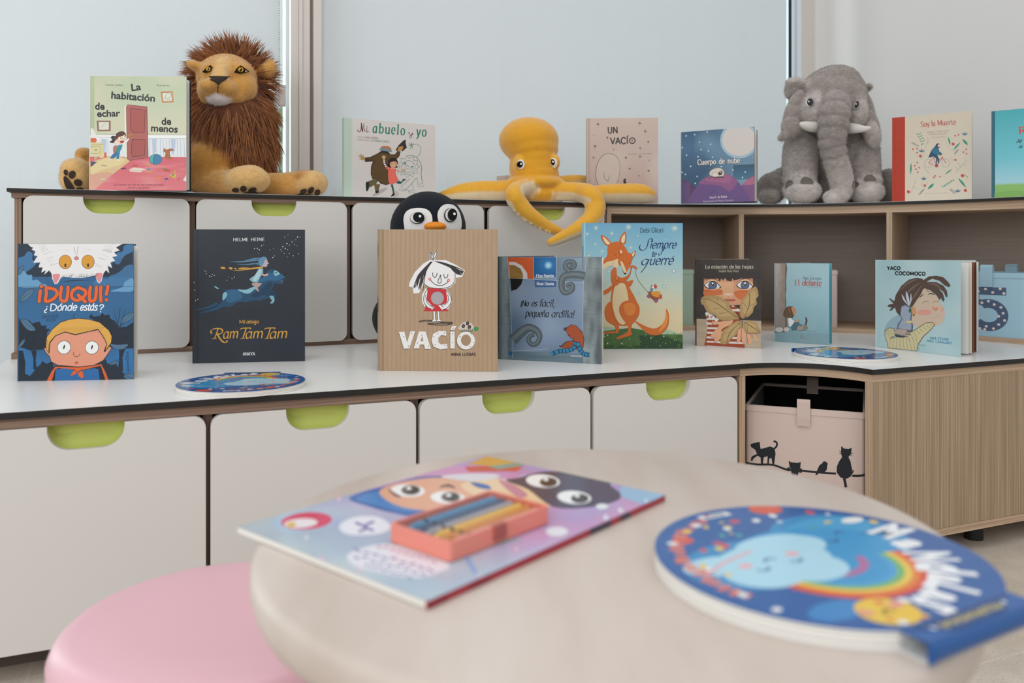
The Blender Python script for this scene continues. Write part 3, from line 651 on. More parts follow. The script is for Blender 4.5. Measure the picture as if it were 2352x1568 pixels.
# ---------------------------------------------------------------- picture books
def book(crop, quad, art, label, thick=.012, back_px=None, alpha=25, edge='333333', spine=None, back=None, inside='e9e6df', v=None, leaves=5, gloss=False, name='picture_book', spine_art=None, board=.0022, group='picture books stood open on display', leafcols=None):
    x0, y0, sc = crop; Q = [(x0+a/sc, y0+b/sc) for a, b in quad]
    if v is None:
        z = Zc; A = onz(*Q[3], z); B = onz(*Q[2], z); H = ((px(*Q[0], A.y).z-z)+(px(*Q[1], B.y).z-z))/2
    else:
        z = Zu; ya = Y_at(Q[0][0], v); yb = ya*(HOR-Q[0][1])/(HOR-Q[1][1]); A = px(*Q[0], ya); H = A.z-z; A.z = z; B = px(*Q[1], yb); B.z = z
        Q = [Q[0], Q[1], topx(B), topx(A)]
    W = (B-A).length; rz = math.atan2(B.y-A.y, B.x-A.x); R3 = Matrix.Rotation(rz, 3, 'Z')
    def end(al): s2 = (-math.sin(al/2)*thick+math.cos(al)*W, math.cos(al/2)*thick+math.sin(al)*W, 0); return topx(A+R3 @ Vector(s2))[0]
    al = math.radians(alpha)
    if back_px: al = min((math.radians(k*.5) for k in range(8, 170)), key=lambda a: abs(end(a)-back_px))
    t = empty(name, A+Vector((0, 0, .0003)), rz, label, 'book', group)
    ec = S(edge); mt = M['gloss'] if gloss else M['print']
    mb = MB(); mb.box((0, 0, 0), (W, board, H), ec)
    A2 = Art(W, H, crop, Q); art(A2); A2.emit(mb, lambda x, zz, l: (x, -l, zz))
    mb.build('front_cover', mt, t, fixn=False)
    sv = Vector((-math.sin(al/2), math.cos(al/2))); bv = Vector((math.cos(al), math.sin(al))); nb = Vector((-bv.y, bv.x)); ns = Vector((-sv.y, sv.x))
    P0 = Vector((0, 0)); P1 = sv*thick
    mb = MB(); q = [P0, P1, P1+ns*.0018, P0+ns*.0018]; mb.prism([(a.x, a.y) for a in q], H, 'z', 0, S(spine or edge))
    if spine_art:
        for c_, z0, z1, f0, f1 in spine_art:
            pa, pb = P0+sv*thick*f0+ns*.0021, P0+sv*thick*f1+ns*.0021; mb.poly([(pa.x, pa.y, z0*H), (pb.x, pb.y, z0*H), (pb.x, pb.y, z1*H), (pa.x, pa.y, z1*H)], S(c_))
    mb.build('spine', mt, t)
    mb = MB(); q = [P1, P1+bv*W, P1+bv*W+nb*board, P1+nb*board]; mb.prism([(a.x, a.y) for a in q], H, 'z', 0, S(back or edge))
    q = [P1-nb*.0002+bv*.002, P1-nb*.0002+bv*(W-.002)]; mb.poly([(q[0].x, q[0].y, .002), (q[1].x, q[1].y, .002), (q[1].x, q[1].y, H-.002), (q[0].x, q[0].y, H-.002)], S(inside)); mb.build('back_cover', mt, t)
    if leaves:
        mb = MB(); rq = random.Random(int(W*1e5))
        for i in range(leaves):
            f = (i+.7)/(leaves+.4); an = al*(.12+.83*f); st = P0+sv*(thick*.9*f+.001)+Vector((.003, .0026)); dv_ = Vector((math.cos(an), math.sin(an))); nn = Vector((-dv_.y, dv_.x))*min(.0016, thick/leaves*.45); L_ = W-.006
            q = [st, st+dv_*L_, st+dv_*L_+nn, st+nn]; mb.prism([(a.x, a.y) for a in q], H-.008, 'z', .004, S(leafcols[i % len(leafcols)] if leafcols else 'e4dfd4'))
        mb.build('pages', M['print'], t)
    return t
def wob(a, b, sx, sy, k=.5): return lambda s, t: mix(a, b, min(1, max(0, .5+k*noise.noise(Vector((s*sx, t*sy, 3.3))))))

# --- green and pink room cover (top board, in front of the lion)
def art_room(A):
    A.bg(lambda s, t: mix(grad(t, [(0, 'bcc6a8'), (.55, 'c3cdb2'), (1, 'b9c6a6')]), 'd3cdb0', max(0, min(.8, .35+noise.noise(Vector((s*3, t*3, 1)))))))
    A.bg(lambda s, t: mix('a9b694', 'b4c09d', t), 2, 6, 0, .045)
    A.P('dfe3e4', [(40, 800), (1280, 800), (1280, 1090), (40, 1075)]); A.R('eef0ee', 40, 798, 1280, 842); A.L('7e8784', 4, [(40, 798), (480, 790), (1280, 800)]); A.L('6f7880', 4, [(120, 826), (480, 828)]); A.L('6f7880', 4, [(760, 845), (1280, 842)])
    for x in (215, 240, 262, 790, 845, 870, 925, 960, 1000, 1040, 1090, 1140, 1180, 1225): A.L('a9b6c9', 5, [(x, 850), (x+5, 1070)])
    for x in (180, 820, 1060): A.P('b9c6da', [(x, 850), (x+60, 850), (x+50, 1000), (x+10, 1050)])
    A.bg(lambda s, t: mix(mix('dc7a80', 'd2626e', t), 'e79a98', max(0, noise.noise(Vector((s*4, t*9, 5))))), 20, 14, 0, 1, 0, .295)
    A.P('d9c08c', [(40, 1140), (250, 1080), (300, 1060), (500, 1090), (540, 1130), (330, 1290), (90, 1495), (40, 1495)], 0); A.P('e2ce9a', [(250, 1090), (460, 1085), (420, 1170), (180, 1240), (60, 1290), (60, 1180)], 1); A.P('d8a58f', [(40, 1300), (260, 1260), (330, 1290), (90, 1495), (40, 1495)])
    A.P('e8e6d0', [(472, 430), (500, 430), (505, 1085), (478, 1080)])
    A.P('7a3a3c', [(492, 440), (515, 414), (760, 440), (775, 1085), (540, 1122), (505, 1100)], 0); A.P('b0625c', [(497, 440), (518, 420), (752, 445), (766, 1080), (540, 1115), (512, 1095)], 0)
    for x in range(520, 750, 21): A.L('a0524f', 3, [(x, 440), (x+5, 760)]); A.L('9a4d4c', 3, [(x+4, 850), (x+12, 1090)])
    for q in ([(550, 462), (735, 485), (722, 770), (575, 768), (552, 740)], [(570, 858), (735, 858), (728, 1055), (572, 1075), (560, 1040)]): A.P('a9564f', q); A.L('4a2a2c', 6, q+[q[0]])
    A.E('b8863f', 551, 812, 26, 26); A.E('8a5f2c', 555, 816, 14, 14)
    for q, c in (([(120, 618), (298, 618), (298, 748), (132, 752)], '8f6254'), ([(926, 250), (1082, 243), (1094, 386), (948, 392)], 'c98a58')):
        A.P(c, q); cx = sum(p[0] for p in q)/4; cy = sum(p[1] for p in q)/4; i = [(cx+(x-cx)*.76, cy+(y-cy)*.76) for x, y in q]; A.P('dcdccb', i); A.L('5d4a3e', 3, i+[i[0]])
    A.L('9aa09a', 3, [(165, 700), (230, 645)]); A.L('9aa09a', 3, [(175, 715), (250, 655)])
    A.L('6d6d68', 4, [(985, 340), (1000, 290), (1035, 270), (1060, 300), (1030, 335), (1050, 360)], 1); A.L('6d6d68', 3, [(975, 345), (1005, 330), (1020, 360)], 1)
    # lamp and chest
    A.P('e4e3de', [(45, 715), (75, 715), (132, 825), (45, 835)]); A.P('d96a3e', [(45, 836), (112, 836), (124, 870), (104, 900), (45, 903)]); A.P('d8cf9d', [(45, 893), (180, 893), (206, 915), (208, 1090), (165, 1090), (150, 1065), (45, 1062)]); A.L('6d6342', 4, [(45, 945), (165, 940), (165, 1030), (45, 1030)]); A.L('6d6342', 4, [(50, 915), (206, 915)]); A.E('b09a5a', 112, 988, 16, 12); A.P('d8693c', [(215, 1020), (248, 1018), (240, 1050), (256, 1078), (215, 1078)]); A.E('b6bd62', 108, 1091, 18); A.P('54506e', [(45, 1130), (125, 1140), (60, 1195), (45, 1198)])
    # child reaching for the handle
    A.P('2f2a2a', [(285, 890), (318, 860), (300, 830), (325, 808), (360, 812), (372, 780), (420, 754), (468, 760), (494, 800), (480, 830), (430, 860), (380, 890), (330, 900)], 1); A.P('5a3530', [(330, 850), (370, 810), (385, 778), (430, 760), (480, 785), (440, 830), (370, 860)], 1)
    A.P('ecd0c0', [(378, 850), (430, 815), (488, 812), (492, 870), (458, 905), (400, 915), (360, 920), (340, 895)], 1); A.L('d2a24c', 7, [(385, 850), (410, 820), (440, 840), (430, 870), (395, 870), (385, 850)], 1); A.L('d2a24c', 7, [(452, 835), (470, 795), (490, 825), (470, 850), (452, 835)], 1)
    A.E('f2f0ea', 418, 848, 20, 18); A.E('f2f0ea', 470, 822, 15, 18); A.E('222222', 424, 843, 6); A.E('222222', 475, 818, 6); A.P('b03030', [(415, 880), (470, 870), (458, 895), (430, 902)], 1)
    A.P('e6e8e6', [(455, 905), (520, 840), (535, 852), (480, 920), (440, 940)]); A.P('2e8f97', [(385, 930), (450, 918), (440, 960), (405, 1030), (350, 1025), (375, 975)]); A.P('2f6f9c', [(352, 1010), (400, 1030), (340, 1095), (285, 1095)]); A.P('2b7fa6', [(378, 1015), (415, 1020), (400, 1100), (370, 1100)]); A.P('b07060', [(335, 945), (372, 930), (378, 970), (350, 1035), (332, 1010)], 1); A.P('e7e2d2', [(270, 1120), (290, 1095), (308, 1100), (300, 1122)]); A.P('e7e2d2', [(372, 1102), (400, 1102), (412, 1125), (380, 1122)])
    # ball, dog, toys
    A.E('3f6f7c', 866, 1106, 84, 68); A.E('58a6a4', 866, 1104, 78, 62); A.P('3f7fa6', [(835, 1160), (838, 1080), (875, 1045), (920, 1050), (945, 1090), (920, 1150), (865, 1166)], 1); A.L('2d4f5c', 6, [(845, 1160), (842, 1090), (880, 1045)], 1)
    A.P('a9683f', [(965, 1030), (968, 975), (985, 968), (998, 985), (1030, 975), (1075, 970), (1097, 1000), (1060, 1000), (1045, 1020), (1055, 1070), (1085, 1085), (1060, 1106), (1000, 1095), (978, 1085), (990, 1030), (975, 1010)], 1)
    for c, x0, y0, x1, y1, w_ in (('c1483e', 575, 1190, 638, 1190, 16), ('d0a24c', 735, 1165, 805, 1178, 14), ('d0a24c', 755, 1262, 820, 1270, 14), ('4a90b5', 758, 1235, 802, 1222, 20), ('4b3a55', 432, 1228, 490, 1217, 18), ('b09a6a', 180, 1180, 250, 1188, 14), ('3f4f85', 980, 1356, 1026, 1350, 20), ('c4573d', 1142, 1358, 1172, 1350, 16), ('d8c9a0', 170, 1355, 230, 1357, 16)): A.L(c, w_, [(x0, y0), (x1, y1)])
    A.P('e4d5c6', [(530, 1235), (590, 1208), (700, 1218), (752, 1242), (690, 1250), (690, 1268), (545, 1262)]); A.L('9b7a6a', 2.5, [(540, 1240), (640, 1248), (750, 1244)]); A.P('c4573d', [(955, 1235), (975, 1212), (1048, 1240), (1045, 1265), (990, 1262)]); A.E('4f9a6a', 985, 1225, 14, 12); A.P('d0b24c', [(1045, 1300), (1125, 1290), (1125, 1345), (1045, 1335)]); A.P('d99a4c', [(1098, 1245), (1118, 1240), (1120, 1290), (1095, 1290)]); A.E('3f6f9c', 1085, 1305, 10); A.E('c4573d', 1060, 1330, 9); A.E('e0894a', 914, 1345, 19); A.P('dfe0dc', [(1210, 1370), (1262, 1290), (1280, 1400)]); A.P('d9b2a0', [(298, 1245), (330, 1225), (370, 1235), (330, 1255)], 1)
    # lettering
    D = '26292a'
    A.T('La', 562, 242, 684, 229, 92, D, .03); A.T('habitación', 303, 336, 856, 377, 92, D, .03); A.T('de', 100, 476, 222, 478, 92, D, .03); A.T('echar', 126, 570, 420, 562, 88, D, .03); A.T('de', 940, 668, 1064, 668, 92, D, .03); A.T('menos', 806, 750, 1144, 768, 92, D, .03)
    A.T('Carlota Guillén', 233, 177, 455, 179, 24, D); A.T('Paula Jerez', 881, 182, 1040, 182, 24, D); A.T('¿Qué hacemos con todo eso que echamos de menos?', 332, 1437, 972, 1437, 26, '5a2f36'); A.T('¿Dónde lo guardamos?', 512, 1476, 786, 1476, 26, '5a2f36')
def room_extra(t): pass
book((200, 165, 5.5), [(37, 52), (1253, 62), (1275, 1520), (45, 1495)], art_room, 'green and pink picture book with a red door on its cover, beside the lion', .012, 438.4, edge='d9dcd0', back='22262e', inside='22262e', v=.775, gloss=False)
# --- white cover with the brown coat man (top board)
def art_coat(A):
    A.bg(lambda s, t: mix('cbc4bf', 'd4cdc8', t)); A.bg(lambda s, t: mix('b6c6b8', 'c6d2c6', (math.sin(s*40)+1)/2), 14, 4, 0, .085)
    for k in range(14): A.L('9fb9aa', 2, [(75+k*10, 80), (72+k*10, 1500)])
    for k in range(48): A.L('a5bdaf', 2, [(70, 95+k*30), (218, 100+k*30)])
    G, Br = '1f7a5c', '5a1f1c'
    A.L(Br, (6, 12, 14), [(345, 290), (325, 300), (330, 330), (360, 335), (385, 300), (395, 175)], 1); A.L(Br, 17, [(392, 175), (412, 340)]); A.L(Br, 12, [(412, 340), (440, 180), (450, 320), (470, 335)], 0); A.L(Br, 11, [(492, 270), (488, 330), (505, 342), (524, 325)], 1); A.E(Br, 495, 247, 9)
    for ch, x, y, w_ in (('a', 595, 350, 80), ('b', 705, 358, 85), ('u', 815, 366, 92), ('e', 930, 374, 66), ('l', 1030, 382, 34), ('o', 1096, 388, 76), ('y', 1382, 408, 76), ('o', 1482, 414, 76)): A.Hd(ch, x, y, x+w_, y+w_*.07, 172, G, 24, 0, .3, 0, 9)
    A.L(Br, 9, [(1230, 365), (1255, 345), (1262, 385), (1290, 392), (1318, 350), (1300, 400), (1285, 445), (1262, 430), (1280, 400), (1325, 375)], 1)
    A.T('TEXTO DE', 322, 442, 432, 450, 26, G); A.T('NÚRIA PARERA', 450, 455, 696, 470, 40, '6a3a36'); A.T('ILUSTRACIONES DE', 322, 492, 552, 507, 26, '7a5a56'); A.T('ALMUDENA SUÁREZ', 566, 508, 888, 532, 40, G)
    for c, x, y, rx, ry in (('aaa39e', 720, 1420, 150, 34), ('b6afaa', 1010, 1455, 60, 60)): A.E(c, x, y, rx, ry, -28)
    # man seen from behind
    A.P('a98a4e', [(335, 760), (350, 750), (380, 790), (370, 745), (390, 738), (420, 770), (430, 760), (452, 800), (448, 855), (400, 845), (345, 815), (390, 810), (345, 775)])
    A.P('3f2c18', [(452, 800), (560, 785), (690, 720), (760, 672), (880, 690), (900, 745), (1000, 740), (1040, 680), (1098, 690), (1080, 770), (1010, 850), (930, 880), (905, 1270), (840, 1298), (740, 1270), (670, 1200), (590, 1190), (560, 1100), (565, 960), (600, 870), (460, 882)]); A.P('57401f', [(470, 812), (600, 790), (700, 730), (850, 720), (1000, 755), (1050, 700), (1085, 702), (1000, 840), (890, 900), (880, 1260), (760, 1250), (680, 1190), (600, 1170), (575, 1080), (590, 940), (640, 860)], 1); A.L('3a2814', 5, [(590, 1185), (720, 1150), (870, 1040)], 1)
    A.P('b0714e', [(735, 640), (770, 595), (850, 592), (905, 610), (935, 670), (840, 660)], 1); A.P('6f8b94', [(708, 655), (745, 628), (840, 640), (920, 665), (950, 695), (915, 705), (840, 682), (740, 675)], 0); A.P('1f1c1a', [(745, 690), (830, 685), (905, 720), (900, 745), (830, 715), (740, 705)], 0)
    A.P('2f2c28', [(1005, 670), (1060, 580), (1150, 490), (1192, 475), (1190, 540), (1212, 620), (1130, 690), (1080, 640), (1040, 680)], 0); A.P('b5854a', [(1048, 640), (1075, 605), (1105, 600), (1135, 590), (1142, 630), (1115, 670), (1060, 688)], 1)
    for q in ([(520, 1225), (650, 1178), (690, 1220), (660, 1275), (540, 1340)], [(625, 1280), (730, 1275), (705, 1390), (640, 1390)]):
        A.P('4f5a3c', q)
        for k in range(5): a = k/5; A.L('9a4a2c', 5, [(q[0][0]+(q[1][0]-q[0][0])*a, q[0][1]+(q[1][1]-q[0][1])*a), (q[-1][0]+(q[2][0]-q[-1][0])*a, q[-1][1]+(q[2][1]-q[-1][1])*a)])
    A.P('1d1b1a', [(472, 1260), (500, 1232), (530, 1250), (528, 1350), (500, 1402), (478, 1390)], 1); A.P('1d1b1a', [(642, 1392), (705, 1390), (702, 1430), (670, 1445), (640, 1425)])
    # girl in the coral dress
    A.P('c9a07a', [(752, 770), (778, 780), (795, 745), (805, 772), (832, 770), (825, 800), (815, 825), (780, 822), (765, 800)]); A.L('efe8e2', 28, [(798, 825), (805, 900), (838, 965)])
    for y in (840, 875, 908, 940): A.L('4a1f1c', 12, [(783+(y-840)*.15, y), (818+(y-840)*.2, y)])
    A.P('241614', [(870, 900), (880, 840), (940, 808), (1010, 820), (1052, 880), (1030, 950), (1062, 960), (1020, 985), (940, 985), (880, 960), (845, 945)], 1); A.P('d6a17c', [(905, 910), (930, 880), (1000, 870), (1038, 905), (1010, 965), (965, 990), (925, 970)], 1); A.E('26303a', 940, 905, 9, 10); A.E('26303a', 1012, 912, 9, 10); A.L('a04038', 4, [(942, 955), (962, 968), (985, 962)], 1)
    A.P('e2675a', [(835, 970), (870, 965), (930, 995), (1010, 1000), (1040, 1040), (1005, 1060), (1025, 1130), (1065, 1205), (985, 1270), (910, 1288), (880, 1230), (872, 1100), (878, 1020), (835, 1000)], 0); A.L('efe8e2', 22, [(1025, 1045), (1070, 1070), (1130, 1045)])
    for x in (1040, 1062, 1085, 1108): A.L('4a1f1c', 8, [(x, 1040), (x+6, 1080)])
    A.P('c9a07a', [(1128, 1045), (1140, 1000), (1150, 985), (1165, 1010), (1195, 1005), (1190, 1030), (1170, 1055)]); A.P('1f5a50', [(1010, 1250), (1070, 1215), (1110, 1235), (1150, 1180), (1175, 1200), (1100, 1275), (1040, 1268)], 0); A.P('1f5a50', [(920, 1290), (960, 1280), (980, 1380), (985, 1450), (960, 1450), (945, 1370)]); A.P('151515', [(1130, 1180), (1185, 1190), (1200, 1215), (1160, 1205)]); A.P('151515', [(955, 1450), (990, 1435), (990, 1480), (930, 1502), (925, 1485)])
    # scribbled lion in green pen
    L = lambda q, sm=0, w_=6: A.L(G, w_, q, sm)
    L([(1238+125*math.cos(t), 982+128*math.sin(t)) for t in [k*.26 for k in range(25)]]); z = [(1238+r*math.cos(t), 965+r*math.sin(t)) for r, t in [((150 if k % 2 else 205), k*.2855) for k in range(23)]]; L(z, 0, 7)
    L([(1220, 765), (1330, 770), (1430, 850), (1475, 960), (1470, 1100), (1490, 1260)], 1, 8); L([(1380, 800), (1450, 720), (1455, 620), (1400, 560), (1300, 575)], 1); 
    for q in ((1250, 540), (1290, 520), (1330, 540), (1240, 580), (1265, 650), (1320, 640)): L([(1300, 580), q], 0, 8)
    L([(1175, 912), (1140, 900), (1165, 935), (1200, 930), (1185, 895), (1150, 892)], 1); A.E(G, 1180, 900, 16); L([(1300, 950), (1282, 985), (1305, 1022), (1325, 985), (1300, 950)], 1); A.E(G, 1310, 965, 14); L([(1185, 960), (1215, 945), (1250, 960), (1245, 1010), (1190, 975)], 1); L([(1150, 1040), (1220, 1070), (1290, 1048)], 1)
    for q in ([(1260, 1180), (1100, 1330), (1180, 1395), (1390, 1160)], [(1300, 1270), (1340, 1390), (1240, 1400), (1220, 1380)], [(1390, 1160), (1410, 1280), (1490, 1270)]): L(q)
    for x, y in ((1070, 1355), (1400, 1290), (1240, 1405)): L([(x, y), (x+15, y+40), (x+38, y+12), (x+58, y+55), (x+80, y+15), (x+105, y+45), (x+120, y)], 0)
    A.T('Mi abuelo', 84, 1300, 86, 1050, 10, '4a5a50')
book((780, 260, 7.84), [(85, 80), (1725, 222), (1715, 1530), (75, 1495)], art_coat, 'landscape white picture book with a man in a brown coat on its cover', .010, None, 16, edge='cfc8c2', spine='a9c0b2', v=.80)
# --- beige cover with the outlined boulder
def art_boulder(A):
    A.bg(lambda s, t: mix(grad(t, [(0, 'b39a90'), (.5, 'c2aea5'), (1, 'c9b5aa')]), 'd3c4bb', max(0, noise.noise(Vector((s*2.5, t*3, 8)))))); A.bg(lambda s, t: S('b29f95'), 1, 1, .015, .04)
    A.P('c6b8ac', [(255, 1200), (205, 1060), (205, 950), (250, 780), (340, 680), (430, 662), (530, 700), (595, 800), (600, 900), (570, 1080), (520, 1200), (400, 1260)], 1); A.L('3d3632', (8, 6, 4), [(280, 1240), (212, 1090), (203, 950), (250, 780), (340, 680), (430, 662), (530, 700), (595, 800), (600, 900), (570, 1080), (500, 1230)], 1); A.L('4a423d', (5, 8, 4), [(335, 970), (345, 1060), (395, 1110), (415, 1070), (425, 1010)], 1); A.L('4a423d', 4, [(562, 856), (572, 858)]); A.L('4a423d', 4, [(578, 858), (586, 860)])
    A.P('2a2422', [(650, 1110), (665, 1080), (690, 1070), (705, 1085), (700, 1115), (700, 1180), (640, 1195), (660, 1130)], 1); A.E('c98f78', 697, 1100, 10, 15)
    for x, y, r in ((238, 180, 22), (922, 165, 24), (1015, 297, 24), (392, 400, 20), (190, 542, 24), (498, 592, 14), (930, 570, 20), (1063, 470, 22), (695, 727, 22), (165, 728, 22), (928, 712, 18), (755, 908, 20), (1065, 945, 22), (908, 1022, 14), (798, 445, 18), (1075, 770, 12), (168, 370, 9), (100, 1110, 12)):
        q = random.Random(int(x)); A.L('7d6a5c', 3, [(x, y), (x+q.uniform(-15, 10), y+r*2.6)])
        for k in range(6): a = k*1.05+q.random(); A.E(q.choice(['8d5f3c', 'a2714a', '74492c', 'b58a5e']), x+r*.5*math.cos(a), y+r*.45*math.sin(a), r*.45, r*.38)
    A.Hd('UN', 398, 330, 565, 325, 100, '2c2b2a', 19, 0, .95); A.Hd('VACÍ', 442, 505, 735, 498, 100, '2c2b2a', 19, 0, .95)
    A.L('2c2b2a', 17, [(800+46*math.cos(t), 450+46*math.sin(t)) for t in [k*.25 for k in range(27)]]); A.T('AZAM MAHDAVI - MARYAM TAHMASEBI', 722, 678, 1118, 674, 17, '6b5c53')
book((1340, 260, 7.127), [(60, 85), (1225, 73), (1228, 1500), (50, 1500)], art_boulder, 'dusty beige picture book with a pale boulder outline, behind an octopus arm', .012, None, 15, edge='b6a197', v=.90)
# --- night sky cover with the sheep
def art_sheep(A):
    A.bg(lambda s, t: mix(grad(t, [(0, '2d4a63'), (.45, '3b5b78'), (.8, '4a6f8e'), (1, '3d5f7c')]), mix('8fb0c4', '1e3144', .9 if s < .2 else 0), max(0, min(.75, s*.75-.12+.5*noise.noise(Vector((s*3, t*3, 2)))))), 30, 30)
    A.bg(lambda s, t: mix('4b7590', '36586f', t), 10, 4, .72, 1, .3, .5); A.E('9fbccb', 1120, 330, 345, 330); A.E('d3cbc6', 1120, 330, 305, 285)
    for q, c in (([(80, 1490), (80, 1040), (150, 1040), (330, 1180), (420, 1490)], '5a3f63'), ([(1160, 1150), (1230, 1070), (1330, 990), (1400, 960), (1400, 1490), (1250, 1490)], '7e5683')): A.P(c, q)
    A.bg(lambda s, t: mix('4f4672', '6d4a77', s), 8, 8, 0, .12, 0, .3)
    hill = [(190, 1490), (260, 1300), (400, 1100), (520, 1000), (640, 945), (760, 925), (880, 930), (1000, 985), (1120, 1100), (1250, 1270), (1380, 1490)]; A.P('6b5185', hill); A.P('8f5a86', [(400, 1110), (520, 1005), (760, 928), (880, 935), (1000, 990), (1090, 1080), (950, 1250), (800, 1160), (600, 1130)], 1); A.P('a1648c', [(500, 1040), (640, 960), (860, 945), (980, 1000), (940, 1100), (760, 1090), (600, 1080)], 1); A.P('b06a88', [(1190, 1130), (1260, 1050), (1390, 985), (1390, 1120)], 1)
    A.P('5b4d80', [(620, 1260), (690, 1170), (640, 1300), (560, 1330)], 1)
    for x, y in ((163, 252), (543, 182), (402, 367), (606, 402), (435, 498), (172, 600), (640, 636), (244, 800), (152, 944), (363, 982), (798, 806), (1005, 864), (1228, 905), (1180, 1002), (328, 1107), (92, 464), (90, 908), (320, 230), (566, 525), (378, 628)): A.E('8ea9bb', x, y, 17, n=10); A.E('eef0ee', x, y, 9, n=8)
    A.P('7d6a5c', [(578, 945), (600, 880), (680, 832), (780, 828), (845, 880), (858, 950), (820, 985), (620, 990)], 1); A.P('d9cdc0', [(584, 940), (610, 880), (690, 838), (780, 834), (838, 885), (848, 945), (810, 975), (640, 975)], 1); A.E('b9a794', 690, 945, 70, 40); A.E('dfd8d0', 690, 952, 56, 36); A.P('3b332e', [(745, 920), (790, 880), (820, 900), (800, 950), (755, 960)], 1); A.E('d9cdc0', 790, 905, 13); A.L('3b332e', 10, [(630, 985), (565, 1022)]); A.L('3b332e', 12, [(650, 1005), (780, 1000), (845, 995)], 1)
    A.Hd('Cuerpo', 372, 775, 702, 762, 92, '0f1a26', 27, 0, .5); A.Hd('de', 757, 757, 858, 752, 92, '0f1a26', 27, 0, .5); A.Hd('nube', 914, 748, 1132, 738, 92, '0f1a26', 27, 0, .5)
    A.Hd('Cuerpo', 372, 772, 702, 758, 92, 'dfd8d4', 17, 0, .5); A.Hd('de', 757, 755, 858, 750, 92, 'dfd8d4', 17, 0, .5); A.Hd('nube', 914, 746, 1132, 736, 92, 'dfd8d4', 17, 0, .5)
    A.T('Ana A. de Eulate', 588, 1380, 905, 1362, 46, 'd6cfd2', .012); A.T('Ilustraciones de Mónica Carretero', 475, 1447, 1020, 1425, 38, 'c4b9c6')
book((1555, 280, 7.84), [(80, 187), (1393, 85), (1385, 1490), (75, 1490)], art_sheep, 'night blue picture book with a big moon and a sheep, next to the elephant', .010, 1739.8, edge='33445c', back='3e3a52', inside='3e3a52', v=u_at and .70, gloss=True)
